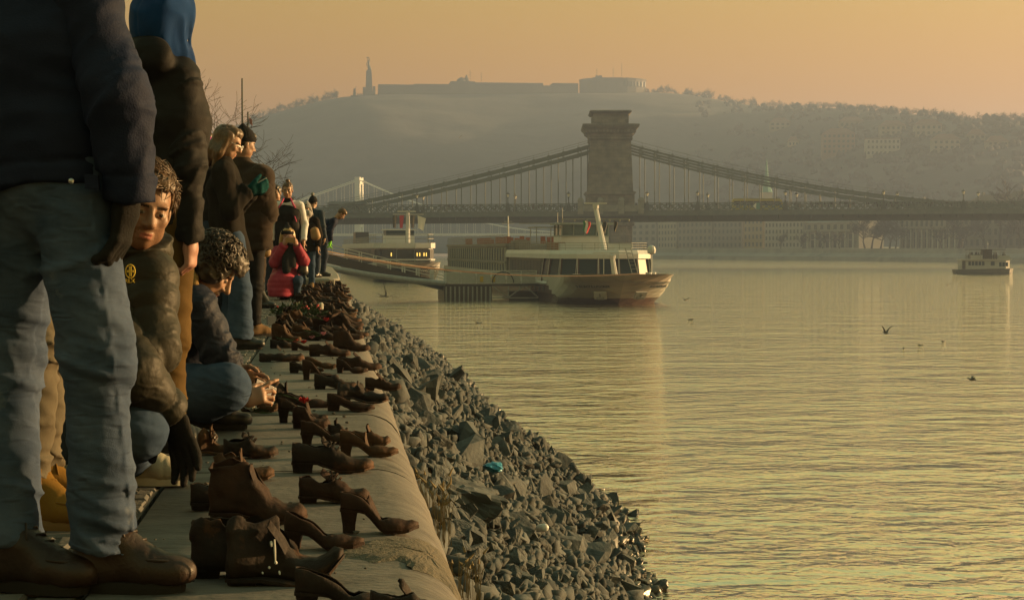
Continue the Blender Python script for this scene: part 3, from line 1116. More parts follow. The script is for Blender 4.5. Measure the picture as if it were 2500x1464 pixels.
def facade(px0, px1, h, c, roof, label, floors, bays, off=30, columns=0, dep=16, roofc=(0.13, 0.10, 0.085), name='riverside_building'):
    P0, _ = bank_point(px0, off)
    P1, _ = bank_point(px1, off)
    ang = math.atan2(P1.y - P0.y, P1.x - P0.x)
    w = (P1 - P0).length - .8
    root = empty(name, ((P0.x + P1.x) / 2, (P0.y + P1.y) / 2, 0.9), ang)
    tag(root, label, 'building', 'buildings along the far river bank')
    wm_ = mat('render_' + label[:14].replace(' ', '_') + str(px0), tuple(x * .55 for x in c), tuple(x * .68 for x in c), scale=.12, rough=.85, c3=tuple(x * .48 for x in c), s3=.1)
    b = MB()
    b.box(-w / 2, w / 2, 0, dep, -1.5, h)
    b.build('wall', wm_, root)
    b = MB()
    b.box(-w / 2 - .3, w / 2 + .3, -.45, dep, h + .003, h + .6)
    b.box(-w / 2, w / 2, -.18, -.003, h / floors - .1, h / floors + .3)
    b.build('cornice', wm_, root)
    rm = mat('roof_' + label[:14].replace(' ', '_') + str(px0), roofc, rough=.9)
    b = MB()
    if roof == 'hip':
        b.frustum(-w / 2, w / 2, 0, dep, h + .603, -w / 2 + 4, w / 2 - 4, dep * .45, dep * .55, h + 5)
    elif roof == 'gable':
        b.add([(-w / 2, 0, h + .6), (w / 2, 0, h + .6), (w / 2, dep, h + .6), (-w / 2, dep, h + .6), (-w / 2, dep / 2, h + 5), (w / 2, dep / 2, h + 5)], [(0, 1, 5, 4), (2, 3, 4, 5), (1, 2, 5), (3, 0, 4)])
    else:
        b.box(-w / 2 + 1, w / 2 - 1, 1, dep - 1, h + .603, h + 1.4)
    r_ = b.build('roof', rm, root)
    MB().box(-w * .3, -w * .3 + 1.2, dep * .4, dep * .4 + 1.2, h + 1, h + 6).build('chimney', wm_, r_)
    fh = h / floors
    for f in range(floors):
        for k_ in range(bays):
            x = -w / 2 + (k_ + .5) * w / bays
            if columns and f < 2: continue
            o = link_mesh('window', win_me, root, (x, -.02, f * fh + fh * .26))
            o.scale = (w / bays * .46, 1, fh * .56)
    if columns:
        for k_ in range(columns):
            x = -w / 2 + (k_ + .5) * w / columns
            o = link_mesh('column', col_me, root, (x, -1.2, 0))
            o.scale = (1, 1, 2 * fh / 9)
        for k_ in range(columns - 1):
            x = -w / 2 + (k_ + 1) * w / columns
            o = link_mesh('window', win_me, root, (x, -.02, .4))
            o.scale = (w / columns * .5, 1, 2 * fh * .8)
        MB().box(-w / 2, w / 2, -1.9, -.003, 2 * fh + .003, 2 * fh + .9).build('entablature', wm_, root)
    return root


facade(1500, 1603, 19, (.36, .36, .35), 'hip', 'grey riverside house half hidden behind the bridge pier', 5, 7)
facade(1606, 1652, 22, (.50, .48, .40), 'flat', 'tall cream riverside house with many windows right past the tower pier', 6, 6)
facade(1655, 1738, 19, (.33, .32, .29), 'hip', 'broad dull grey riverside house beside the tall cream one', 5, 8)
facade(1741, 1812, 18, (.29, .29, .28), 'gable', 'dark grey gabled riverside house between grey and ochre houses', 5, 7)
facade(1815, 1863, 20, (.46, .38, .23), 'hip', 'ochre yellow riverside house with five rows of windows', 5, 5)
facade(1866, 1962, 17, (.52, .52, .50), 'flat', 'modern white riverside block with long window bands', 5, 11)
facade(1966, 2098, 12.5, (.42, .41, .38), 'gable', 'low pale riverside hall with columned arcade and pitched roof', 3, 8, columns=7, roofc=(.20, .22, .23))
facade(2195, 2345, 18, (.34, .33, .31), 'flat', 'neoclassical riverside palace front with tall columns under the bridge', 4, 12, columns=11)
facade(2350, 2440, 19, (.24, .24, .23), 'hip', 'dark riverside house with tall windows beside the columned palace', 4, 6)
facade(2443, 2560, 20, (.22, .21, .20), 'gable', 'darkest riverside house at the outer end of the row', 4, 7)

# ================================================================== BARE TREES (shared shapes)
M_BARK = mat('bare_bark', (0.036, 0.031, 0.028), (0.056, 0.048, 0.042), scale=6, rough=.95)


def bare_tree_mesh(seed, height, levels, thick, spread=0.62, kids=(3, 4), nseg=3, min_r=0.0, sides=4, up=0.25):
    r_ = random.Random(seed)
    trunk, crown = MB(), MB()

    def grow(p, d, L_, rad, lev):
        pts, rads = [p], [rad]
        q = p.copy()
        for s in range(nseg):
            d = (d + Vector((r_.gauss(0, .16), r_.gauss(0, .16), r_.gauss(0, .10) + up * .22))).normalized()
            q = q + d * (L_ / nseg)
            pts.append(q.copy()); rads.append(max(min_r, rad * (1 - .55 * (s + 1) / nseg)))
        (trunk if lev < 2 else crown).tube(pts, rads, sides if lev < 2 else 3, cap=False)
        if lev >= levels: return
        for k_ in range(r_.randint(*kids) + (1 if lev == 0 else 0)):
            t = r_.uniform(.35, 1.0) if lev else r_.uniform(.5, 1.0)
            i = min(int(t * nseg), nseg - 1)
            bp = pts[i].lerp(pts[i + 1], t * nseg - i)
            a = r_.uniform(0, 6.28)
            side = Vector((math.cos(a), math.sin(a), r_.uniform(-.1, .5)))
            nd = (d * (1 - spread) + side * spread).normalized()
            grow(bp, nd, L_ * r_.uniform(.55, .78), max(min_r, rad * .48), lev + 1)
        grow(pts[-1], d, L_ * .7, rads[-1], lev + 1)

    grow(Vector((0, 0, 0)), Vector((0, 0, 1)), height * .34, thick, 0)
    return trunk.mesh('trunk', M_BARK), crown.mesh('crown', M_BARK)


FAR_SIMPLE = [bare_tree_mesh(s, 11 + s % 3, 3, .34, min_r=.08, nseg=2, kids=(3, 4), sides=3) for s in (5, 9, 17)]
FAR_TREES = [bare_tree_mesh(s, 11 + s % 3, 4, .32, min_r=.055, nseg=2, kids=(3, 4)) for s in (3, 8, 14, 21)]


def place_tree(shape, loc, sc, rz, label, group, name='bare_tree'):
    o = empty(name, loc, rz)
    o.scale = (sc, sc, sc)
    tag(o, label, 'tree', group)
    link_mesh('trunk', shape[0], o); link_mesh('crown', shape[1], o)
    return o


rt = random.Random(31)
ridge_spots = [(612, .8), (620, .9), (636, .8), (655, .8), (676, .9), (697, .8), (731, .9), (749, .9), (768, .8), (786, .8), (816, .8), (628, 1.0), (645, 1.1), (664, .9), (688, 1.1), (707, 1.0), (722, 1.3), (741, 1.1), (757, 1.3), (776, 1.0), (797, 1.1), (809, 1.2), (824, 1.2)]
ridge_spots2 = [(1596, .8), (1650, .8), (1692, .9), (1703, .8), (1726, .9), (1795, .8), (1808, .7), (1820, .8), (1586, .8), (1606, 1.3), (1620, 1.1), (1634, 1.2), (1668, 1.3), (1680, 1.2), (1714, 1.1), (1740, 1.5), (1752, 1.1), (1768, 1.0), (1782, 1.1), (1832, 1.1), (1850, 1.1), (1866, .9)]
for i, (px_, s_) in enumerate(ridge_spots + ridge_spots2):
    D = ridge_d(px_) - 6
    p = at(px_, ridge_y(px_), ridge_d(px_))
    lab = 'bare tree on the hill crest between statue and quay' if px_ < 900 else 'bare tree on the hill crest just past the round bastion'
    place_tree(FAR_TREES[i % 4], (p.x, p.y, p.z - 4.6 * s_), s_ * 1.2, rt.uniform(0, 6), lab, 'bare trees along the hill crest' if px_ < 900 else 'bare trees past the bastion')
# the wooded crest beyond: one far-off wood
b = MB()
rw = random.Random(77)
for k_ in range(230):
    px_ = 1870 + k_ * 3.6 + rw.uniform(-2, 2)
    p = hill_point(px_, rw.uniform(.93, 1.0))
    tr, cr_ = FAR_SIMPLE[rw.randrange(3)]
    s_ = rw.uniform(.5, .95)
    a = rw.uniform(0, 6.28)
    ca, sa = math.cos(a) * s_, math.sin(a) * s_
    for me_ in (tr, cr_):
        b.add([(p.x + v.co.x * ca - v.co.y * sa, p.y + v.co.x * sa + v.co.y * ca, p.z - 1.5 + v.co.z * s_) for v in me_.vertices if True], [tuple(f.vertices) for f in me_.polygons]) if k_ % 1 == 0 and me_ is cr_ else None
tag(b.build('far_wood', M_BARK), kind='stuff')
# woodland clumps over the slope
M_CLUMP = mat('hill_brush', (0.030, 0.031, 0.036), (0.044, 0.044, 0.05), scale=.08, rough=.95)
b = MB()
ico = bmesh.new(); bmesh.ops.create_icosphere(ico, subdivisions=1, radius=1.0)
icv, icf = [v.co.copy() for v in ico.verts], [tuple(v.index for v in f.verts) for f in ico.faces]
ico.free()
for k_ in range(700):
    px_, t = rw.uniform(1700, 2560), rw.uniform(.25, .98)
    if rw.random() < .35: px_ = rw.uniform(1800, 2560)
    p = hill_point(px_, t)
    s_ = rw.uniform(2.0, 4.5)
    b.add([(p.x + v.x * s_ * rw.uniform(.7, 1.3), p.y + v.y * s_ * rw.uniform(.7, 1.3), p.z + (v.z + .3) * s_ * rw.uniform(.6, 1.2)) for v in icv], icf)
tag(b.build('hillside_woodland', M_CLUMP), kind='stuff')
# trees in front of the far buildings
bank_labels = ['dark bare tree by the low columned hall', 'dark bare tree in the gap before the columned palace', 'dark bare tree beside the columned palace front']
for i, (px_, s_) in enumerate([(2008, 1.0), (2050, .8), (2112, 1.5), (2128, 1.7), (2150, 1.6), (2172, 1.5), (2186, 1.2), (2340, 1.6), (2352, 1.3), (2300, 1.0), (2405, 1.4), (2455, 1.5), (1960, .9), (1905, .8), (2490, 2.6)]):
    P, _ = bank_point(px_, 14)
    lab = 'bare tree on the far bank before the low columned hall' if px_ < 2100 else ('bare tree in the gap between columned hall and palace' if px_ < 2190 else 'bare tree on the far bank before palace and dark houses')
    place_tree(FAR_TREES[i % 4], (P.x, P.y, .7), s_, rt.uniform(0, 6), lab, lab.replace('bare tree', 'bare trees'))

# ================================================================== HILLTOP: citadel and monument
M_CIT = mat('citadel_stone', (0.085, 0.075, 0.065), (0.12, 0.105, 0.09), scale=.06, rough=.9)
SC = 1885 / FPX


def crest_box(b, px0, px1, ytop, ybot=240, D=1885, dep=26):
    p0, p1 = at(px0, ybot, D), at(px1, ybot, D)
    zt_ = at(px0, ytop, D).z
    b.add([(p0.x, p0.y, p0.z), (p1.x, p1.y, p1.z), (p1.x, p1.y + dep, p1.z), (p0.x, p0.y + dep, p0.z), (p0.x, p0.y, zt_), (p1.x, p1.y, zt_), (p1.x, p1.y + dep, zt_), (p0.x, p0.y + dep, zt_)],
          [(3, 2, 1, 0), (4, 5, 6, 7), (0, 1, 5, 4), (1, 2, 6, 5), (2, 3, 7, 6), (3, 0, 4, 7)])


cit = empty('citadel', at(1250, 240, 1885))
tag(cit, 'long low stone fortress along the flat top of the hill', 'fortress')
cit_off = Vector(cit.location)


def cit_part(name, fn):
    b = MB()
    fn(b)
    b.v = [tuple(Vector(p) - cit_off) for p in b.v]
    return b.build(name, M_CIT, cit)


def _w1(b):
    crest_box(b, 924, 1010, 206); crest_box(b, 1010.2, 1100, 205)


cit_part('curtain_wall', _w1)
cit_part('gate_block', lambda b: crest_box(b, 1100.2, 1160, 198.5, dep=30))
cit_part('curtain_wall', lambda b: crest_box(b, 1160.2, 1326, 201.5))
cit_part('low_wall', lambda b: crest_box(b, 1326.2, 1349, 209))
cit_part('curtain_wall', lambda b: crest_box(b, 1349.2, 1412, 203))


def _bast(b):
    n = 20
    c0 = at(1496, 240, 1905)
    rx = 84 * SC
    zt_, zb = at(1496, 193.5, 1885).z, at(1496, 246, 1885).z
    pts = [(c0.x + rx * math.cos(a), c0.y + rx * .8 * math.sin(a)) for a in [math.pi + math.pi * 2 * i / n for i in range(n)]]
    b.prism(pts, zb, zt_)
    b.prism([(c0.x + (x - c0.x) * 1.012, c0.y + (y - c0.y) * 1.012) for x, y in pts], zt_ + .003, zt_ + .9)


cit_part('round_bastion', _bast)
for i in range(7):
    px_ = 1516 + i * 9.2
    a = math.acos(max(-1, min(1, (px_ - 1496) / 84)))
    c0 = at(1496, 240, 1905)
    x, y = c0.x + 84 * SC * math.cos(a), c0.y - 84 * SC * .8 * math.sin(a)
    o = link_mesh('window', win_me, cit, Vector((x, y - .3, at(px_, 212, 1885).z)) - cit_off)
    o.scale = (2.6, 8, 5.6)
    o.rotation_euler = (0, 0, math.atan2(math.cos(a), math.sin(a)) * .9)
cit_part('tower_cap', lambda b: (crest_box(b, 1448, 1476, 189, 195, 1890, 8), crest_box(b, 1455, 1470, 184.5, 190, 1891, 5)))
cit_part('rooftop_dome', lambda b: (b.lathe([(5.5, 0), (5, 2), (3, 3.6), (.5, 4.4)], 10, at(1127, 199, 1895)), b.lathe([(3.2, 0), (2.6, 3), (1.3, 5), (.9, 6.5), (.2, 7.4)], 8, at(1139, 199, 1895))))
for px_, y0, y1 in ((1518, 154, 194), (1497, 166, 194), (1457, 168, 190), (1148, 172, 199), (1175, 176, 202)):
    def _m(b, px_=px_, y0=y0, y1=y1):
        p, q = at(px_, y1, 1893), at(px_, y0, 1893)
        b.tube([p, q], .22, 4)
        for f in (.55, .8): b.bar(p.lerp(q, f) + Vector((-1.2, 0, 0)), p.lerp(q, f) + Vector((1.2, 0, 0)), .2)
    cit_part('antenna', _m)

# monument: stepped base, tall tapering pedestal, woman raising a palm leaf
mp = at(901, 232, 1870)
km = 1870 / FPX
mon = empty('monument', mp)
tag(mon, 'tall stone pedestal with a bronze figure holding up a palm leaf on the hilltop', 'monument')
b = MB()
b.box(-15 * km, -8.6 * km, -4, 4, -6, 18 * km); b.box(9.2 * km, 15 * km, -4, 4, -6, 20 * km)
b.box(-8.5 * km, 9.1 * km, -5, 5, -6, 8 * km)
b.build('base', M_CIT, mon)
b = MB()
b.frustum(-8.4 * km, 8.4 * km, -3.5, 3.5, 3.2, -6.8 * km, 6.0 * km, -2.8, 2.8, 57 * km)
b.frustum(-6.9 * km, 6.1 * km, -2.9, 2.9, 57.003 * km, -5.2 * km, 4.6 * km, -2.2, 2.2, 60 * km)
b.build('pedestal', M_CIT, mon)
M_BRONZE = mat('dark_bronze', (0.05, 0.055, 0.045), rough=.5, metal=.6)
b = MB()
z0 = 60 * km
s_ = 33 * km / 14.0   # figure about 33 px tall


def Q(x, y, z): return Vector((x * s_, y * s_, z0 + z * s_))


b.tube([Q(.5, 0, 0), Q(.7, 0, 1.0), Q(.2, 0, 3.2), Q(-.3, 0, 5.2), Q(-.2, 0, 6.6), Q(-.25, 0, 8.2), Q(-.2, 0, 9.2)], [2.1 * s_, 2.0 * s_, 1.5 * s_, 1.15 * s_, .85 * s_, 1.15 * s_, .55 * s_], 10)
b.tube([Q(-.2, 0, 9.2), Q(-.2, 0, 9.7), Q(-.2, 0, 10.3), Q(-.2, 0, 10.9)], [.35 * s_, .55 * s_, .62 * s_, .3 * s_], 8)
b.tube([Q(-1.1, 0, 8.7), Q(-1.5, -.2, 10.4), Q(-1.3, -.2, 12.2)], [.4 * s_, .34 * s_, .26 * s_], 6)
b.tube([Q(.7, 0, 8.7), Q(1.1, -.2, 10.5), Q(.2, -.2, 12.2)], [.4 * s_, .34 * s_, .26 * s_], 6)
b.tube([Q(-.9, -.1, 9.0), Q(-2.4, .2, 6.6), Q(-1.6, .4, 2.0)], [.3 * s_, .5 * s_, .2 * s_], 6)
b.build('figure', M_BRONZE, mon, smooth=True)
b = MB()
b.tube([Q(1.0, 0, 12.1), Q(-.4, 0, 12.6), Q(-1.8, 0, 12.9), Q(-2.9, 0, 12.4)], [.15 * s_, .5 * s_, .55 * s_, .1 * s_], 6)
b.build('palm_leaf', M_BRONZE, mon)
# smaller statue and visitors' terrace beside it
sp = at(865, 236, 1865)
b = MB()
b.box(-4, 4, -2, 2, -5, 1.2)
b.tube([(0, 0, 1.2), (.3, 0, 4), (.1, 0, 7.5), (0, 0, 9)], [1.7, 1.5, 1.1, .3], 7)
b.tube([(.2, 0, 6.5), (1.6, 0, 8.6), (2.0, 0, 11)], [.5, .4, .15], 5)
o = b.build('side_statue', M_BRONZE, None, loc=sp)
tag(o, 'small dark figure statue on the terrace beside the tall monument', 'statue')
b = MB()
for i in range(6):
    b.lathe([(.5, 0), (.7, 2), (.3, 3)], 5, at(873 + i * 3.4, 235, 1862) - sp)
pb = b.build('terrace_visitors', M_CROWD, None, loc=sp)
tag(pb, kind='stuff')

# houses on the hillside
M_HW = {}


def house(px0, px1, ytop, ybot, c, label, floors, bays, roofc=(0.15, 0.08, 0.06), flat=False):
    pc = (px0 + px1) / 2
    # rest it on the slope
    Dh = None
    for i in range(60):
        t = i / 60
        p = hill_point(pc, t)
        d = p - Vector((0, 0, CAM_Z))
        zz = at(pc, ybot, p.y).z
        if p.z > zz: Dh = p.y; break
    Dh = Dh or 1300
    k_ = Dh / FPX
    p = at(pc, ybot, Dh - 2)
    w, h = (px1 - px0) * k_, (ybot - ytop) * k_
    root = empty('hillside_house', p, -.18)
    tag(root, label, 'house', 'houses on the wooded hillside')
    wm_ = mat('house_' + str(px0) + str(int(ytop)), tuple(x * .55 for x in c), tuple(x * .65 for x in c), scale=.2, rough=.85)
    MB().box(-w / 2, w / 2, 0, 14, -8, h).build('wall', wm_, root)
    b = MB()
    if flat: b.box(-w / 2 - .3, w / 2 + .3, -.4, 14.2, h + .003, h + .7)
    else: b.frustum(-w / 2 - .5, w / 2 + .5, -.5, 14.5, h + .003, -w / 4, w / 4, 6, 8, h + 4.5)
    b.build('roof', mat('hroof_' + str(px0) + str(int(ytop)), roofc, rough=.9), root)
    fh = h / floors
    for f in range(floors):
        for q in range(bays):
            o = link_mesh('window', win_me, root, (-w / 2 + (q + .5) * w / bays, -.02, f * fh + fh * .25))
            o.scale = (w / bays * .5, 1, fh * .5)


house(2008, 2088, 325, 376, (.30, .20, .15), 'large brick-red villa with pale base on the hillside', 4, 7)
house(2115, 2198, 338, 380, (.58, .57, .53), 'white flat-roofed apartment block on the hillside', 3, 8, flat=True)
house(2150, 2212, 306, 330, (.42, .38, .30), 'tan house with hipped roof above the white apartment block', 2, 5)
house(1925, 1950, 345, 357, (.50, .46, .36), 'small pale cottage on the hillside nearest the tower', 1, 3)
house(1880, 1930, 298, 318, (.34, .33, .30), 'dim grey house under the crest over the small cottage', 2, 4)
house(2235, 2300, 303, 332, (.36, .34, .29), 'dun house with hipped roof above the twin pale villas', 2, 5)
house(2278, 2345, 340, 366, (.40, .38, .33), 'pale villa below the dun house on the hillside', 2, 5)
house(2368, 2405, 328, 352, (.30, .29, .26), 'grey villa in the trees toward the outer hillside', 2, 3)
house(2412, 2462, 345, 365, (.33, .31, .27), 'low pale house on the outer hillside beside a lit window', 2, 4)
house(2050, 2110, 296, 312, (.30, .28, .25), 'long dim house close under the wooded crest', 1, 5)
# green copper church spire showing over the bridge chains
cp_, _ = bank_point(1871, 55)
hs = (607 - 382) * cp_.y / FPX
b = MB()
root = empty('church', (cp_.x, cp_.y, .9))
tag(root, 'slim green copper church spire rising behind the bridge chains', 'church')
b.box(-2.6, 2.6, -2.6, 2.6, -1, hs * .62); b.build('tower', mat('church_wall', (.4, .38, .33), rough=.9), root)
b = MB(); b.lathe([(3.4, hs * .62 + .003), (2.2, hs * .68), (1.2, hs * .75), (.6, hs * .9), (.08, hs)], 8); b.build('spire', mat('green_copper', (.10, .26, .22), (.14, .32, .27), scale=.5, rough=.7), root)
b = MB(); b.box(-7, 7, 2.603, 24, -1, hs * .33); b.build('nave', mat('church_wall2', (.38, .36, .31), rough=.9), root)

# ================================================================== EMBANKMENT WALL BEHIND THE QUAY: out of view, added to block low skylight
b = MB()
for (xa, ya), (xb, yb) in zip(GL, GL[1:]):
    for pr_ in ([(-5.2, -.06), (-5.35, .5), (-5.45, .52), (-5.9, 4.6)], [(-5.9, 4.6), (-5.7, 4.62), (-5.7, 4.95), (-6.2, 4.97), (-6.2, 5.9), (-6.15, 5.92), (-6.15, 6.05), (-6.7, 6.05), (-6.7, 4.8)]):
        b.grid([[(xa + o_, ya, z_) for o_, z_ in pr_], [(xb + o_, yb, z_) for o_, z_ in pr_]])
tag(b.build('embankment_wall', masonry('embankment_ashlar', (0.15, 0.14, 0.125), (0.21, 0.195, 0.17), (0.08, 0.075, 0.065), 1.3, .55)), kind='structure')
# ================================================================== SHIPS
M_SHIPW = mat('ship_white', (0.50, 0.51, 0.52), (0.58, 0.59, 0.60), scale=.4, rough=.45)
M_SHIPB = mat('ship_beige', (0.43, 0.42, 0.385), (0.49, 0.475, 0.435), scale=.3, rough=.4)
M_SHIPG = mat('ship_grey_wall', (0.15, 0.142, 0.132), (0.21, 0.20, 0.185), scale=.3, rough=.6)
M_MAROON = mat('ship_maroon', (0.040, 0.016, 0.015), (0.055, 0.022, 0.02), scale=.5, rough=.5)
M_BLACK = mat('ship_black', (0.018, 0.02, 0.023), (0.03, 0.032, 0.035), scale=.5, rough=.4)
M_SGLASS = mat('ship_glass', (0.02, 0.04, 0.055), rough=.38, spec=.15)
M_STEEL = mat('ship_steel', (0.20, 0.21, 0.21), (0.28, 0.285, 0.28), scale=2, rough=.5)
M_TEAK = mat('ship_teak', (0.16, 0.09, 0.045), (0.22, 0.13, 0.07), scale=2, rough=.6)
M_RUST = mat('ship_furniture', (0.20, 0.06, 0.03), (0.30, 0.12, 0.05), scale=3, rough=.7)


def text_mesh(name, body, size, material, parent, M4, ext=0.01):
    cu = bpy.data.curves.new(name, 'FONT')
    cu.body = body
    cu.size = size
    cu.extrude = ext
    cu.align_x = 'CENTER'
    cu.resolution_u = 2
    tmp = bpy.data.objects.new('tmp_text', cu)
    col.objects.link(tmp)
    me = bpy.data.meshes.new_from_object(tmp)
    bpy.data.objects.remove(tmp)
    me.materials.clear(); me.materials.append(material)
    o = bpy.data.objects.new(name, me)
    col.objects.link(o)
    o.parent = parent
    o.matrix_local = M4
    return o


def frame_matrix(origin, xaxis, yaxis):
    x = Vector(xaxis).normalized()
    z = x.cross(Vector(yaxis)).normalized()
    y = z.cross(x)
    M = Matrix((x, y, z)).transposed().to_4x4()
    M.translation = origin
    return M


def hull_rows(L_, B, hw, bulw, rake, n=40):
    """half-breadth sections from stem (x=0) aft; returns list of (x, [(y, z)...])"""
    rows = []
    zs = [-1.2, -0.6, 0.0, 0.45, 0.62, 0.9, 1.3, 1.7, 2.1, hw]
    for i in range(n + 1):
        t = (i / n) ** 1.8
        xa = -L_ * t
        row = []
        for z in zs:
            f = max(0, min(1, z / hw))
            stem = rake * (f - 1) if z >= 0 else rake * -1 - .6 * -z
            d = max(0.0, -(xa) + stem)                     # distance aft of the stem at this height
            entry = 9.0 - 5.2 * f                           # fuller at deck level
            e = min(1.0, d / entry)
            yb = B / 2 * (1 - (1 - e) ** (2.0 + f)) ** (0.75 - .15 * f)
            yb *= 1 - 0.05 * max(0, (0.9 - z)) * (1 if z < .9 else 0)
            z2 = z + (bulw * math.exp(-(-xa) / 10) * f ** 3)
            row.append((min(xa, stem) if d <= 0 else xa, yb, z2))
        rows.append(row)
    return rows


def build_hull(root, L_, B, hw, bulw, rake, mats, mi_fn, name='hull'):
    rows = hull_rows(L_, B, hw, bulw, rake)
    b = MB()
    for side in (1, -1):
        pts = [[(x, y * side, z) for x, y, z in r] for r in rows]
        m = len(pts[0])
        for i in range(len(pts) - 1):
            for j in range(m - 1):
                q = [pts[i][j], pts[i][j + 1], pts[i + 1][j + 1], pts[i + 1][j]]
                c = [sum(p[k] for p in q) / 4 for k in range(3)]
                b.add(q if side > 0 else q[::-1], [(0, 1, 2, 3)], mi_fn(*c))
    # deck and transom
    dk = [[(r[-1][0], r[-1][1] * .985, r[-1][2] - .75), (r[-1][0], -r[-1][1] * .985, r[-1][2] - .75)] for r in rows]
    b.grid(dk, mi=2)
    last = rows[-1]
    b.add([(x, y, z) for x, y, z in last] + [(x, -y, z) for x, y, z in reversed(last)], [tuple(range(2 * len(last)))], 1)
    return b.build(name, mats, root, smooth=False), rows


def rail(b, pts, h, post=1.6, bars=3, r=.03):
    for a, c in zip(pts, pts[1:]):
        a, c = Vector(a), Vector(c)
        n = max(1, int((c - a).length / post))
        for i in range(n + 1):
            p = a.lerp(c, i / n)
            b.bar(p, p + Vector((0, 0, h)), r * 1.4)
        for k_ in range(bars):
            zz = Vector((0, 0, h * (k_ + 1) / bars))
            b.bar(a + zz, c + zz, r * 1.6)


# ---- large cruise ship
S1 = at(1526, 745, 168)
HEAD = R(-88.0)
ship = empty('river_cruise_ship', (S1.x, S1.y, WATER_Z), HEAD)
tag(ship, 'large beige and maroon river cruise ship moored bow-on at the pontoon', 'ship', 'moored river cruise ships')


def mi1(x, y, z):
    if z < .62: return 1
    lim = 0.62 + max(0, (-x - 7.0)) ** 1.6 * 0.075
    return 0 if z > min(lim, 2.15) else 1


hull1, rows1 = build_hull(ship, 122, 11.4, 2.75, .35, 3.2, [M_SHIPB, M_MAROON, M_TEAK], mi1)
# rubbing strake
for s in (-1, 1):
    b = MB()
    b.tube([(-x, s * 5.78, 1.95) for x in (13, 14, 20, 60, 118)], [.05, .2, .2, .2, .2], 6)
    b.build('rubbing_strake', M_SHIPW, ship)
# lounge: faceted glazed front
fr = [(-16.5, 5.35), (-13.0, 5.25), (-10.6, 4.55), (-9.2, 3.1), (-8.6, 1.05), (-8.6, -1.05), (-9.2, -3.1), (-10.6, -4.55), (-13.0, -5.25), (-16.5, -5.35)]
b = MB()
b.prism([(x, y) for x, y in fr[::-1]] + [(-46, 5.35), (-46, -5.35)][::1], 1.9, 2.15) if False else None
body = [(-46, -5.35)] + fr[::-1] + [(-46, 5.35)]
low = [(x - .35 if x > -40 else x, y * .985) for x, y in body]
b.prism(low[::-1] if False else low, 1.9, 4.55)
lounge = b.build('lounge', M_SHIPG, ship)
for (xa, ya), (xb, yb) in zip(fr, fr[1:]):
    # raked pane, leaning forward at the foot
    b = MB()
    n_ = Vector((yb - ya, -(xb - xa), 0)).normalized()
    if n_.x < 0 and abs(n_.x) > .2: n_ = -n_
    if n_.dot(Vector(((xa + xb) / 2 + 20, (ya + yb) / 2, 0))) < 0: n_ = -n_
    A, Bv = Vector((xa, ya, 0)), Vector((xb, yb, 0))
    A2, B2 = A.lerp(Bv, .07), A.lerp(Bv, .93)
    f0, f1 = n_ * .38, n_ * .02
    z0_, z1_ = 2.25, 4.5
    vs = [A2 + f0 + Vector((0, 0, z0_)), B2 + f0 + Vector((0, 0, z0_)), B2 + f1 + Vector((0, 0, z1_)), A2 + f1 + Vector((0, 0, z1_))]
    vs += [v - n_ * .12 for v in vs]
    b.add(vs, [(0, 1, 2, 3), (7, 6, 5, 4), (0, 4, 5, 1), (1, 5, 6, 2), (2, 6, 7, 3), (3, 7, 4, 0)])
    b.build('window', M_SGLASS, ship)
    for P_ in (A, Bv):
        mu = MB().bar(P_ + f0 * .9 + Vector((0, 0, 2.1)), P_ + f1 + Vector((0, 0, 4.55)), .22, .28).build('mullion', M_MAROON, ship)
        MB().bar(P_ + f0 * .9 + n_ * .16 + Vector((0, 0, 2.1)), P_ + f1 + n_ * .16 + Vector((0, 0, 4.55)), .07, .05).build('trim', M_SHIPW, mu)
# white fascia and roof deck over the lounge
fas = [(-46, -5.65)] + [(x + .25, y * 1.055) for x, y in fr[::-1]] + [(-46, 5.65)]
b = MB()
b.prism(fas, 4.56, 5.05)
fas2 = [(x - .25 if x > -40 else x, y * .97) for x, y in fas]
n = len(fas)
b.add([(x, y, 5.053) for x, y in fas] + [(x, y, 5.45) for x, y in fas2], [(i, (i + 1) % n, n + (i + 1) % n, n + i) for i in range(n)] + [tuple(range(n, 2 * n))])
b.build('fascia', M_SHIPW, ship)
# lounge side windows, starboard and port
wme = MB().box(-1.15, 1.15, -.04, .04, 0, 1.9).mesh('window', M_SGLASS)
for s in (-1, 1):
    for k_ in range(11):
        link_mesh('window', wme, ship, (-18.6 - 2.45 * k_, s * 5.30, 2.4))
# aft cabin block: two rows of cabin windows with balcony posts
b = MB()
b.box(-118, -46.003, -5.5, 5.5, 1.9, 5.9)
b.box(-118.2, -45.8, -5.68, 5.68, 5.903, 6.25)
b.box(-118, -46.2, -5.62, 5.62, 3.75, 4.0)
b.build('cabin_block', M_SHIPG, ship)
M_MESHG = mat('balcony_grey', (.42, .41, .38), (.50, .49, .46), scale=1, rough=.6)
cme = MB().box(-1.05, 1.05, -.05, .05, 0, 1.45).mesh('window', M_SGLASS)
ime = MB().box(-.16, .16, -.09, .09, 0, 1.65).mesh('balcony_post', M_MESHG)
for s in (-1, 1):
    for k_ in range(26):
        x = -48.2 - 2.65 * k_
        for z in (2.15, 4.15):
            link_mesh('window', cme, ship, (x, s * 5.53, z))
            link_mesh('balcony_post', ime, ship, (x + 1.32, s * 5.58, z - .08))
pme = MB().box(-.55, .55, -.04, .04, 0, .55).mesh('porthole', M_SGLASS)
for s in (-1, 1):
    for k_ in range(32):
        link_mesh('porthole', pme, ship, (-15.5 - 2.9 * k_, s * 5.70, 1.05))
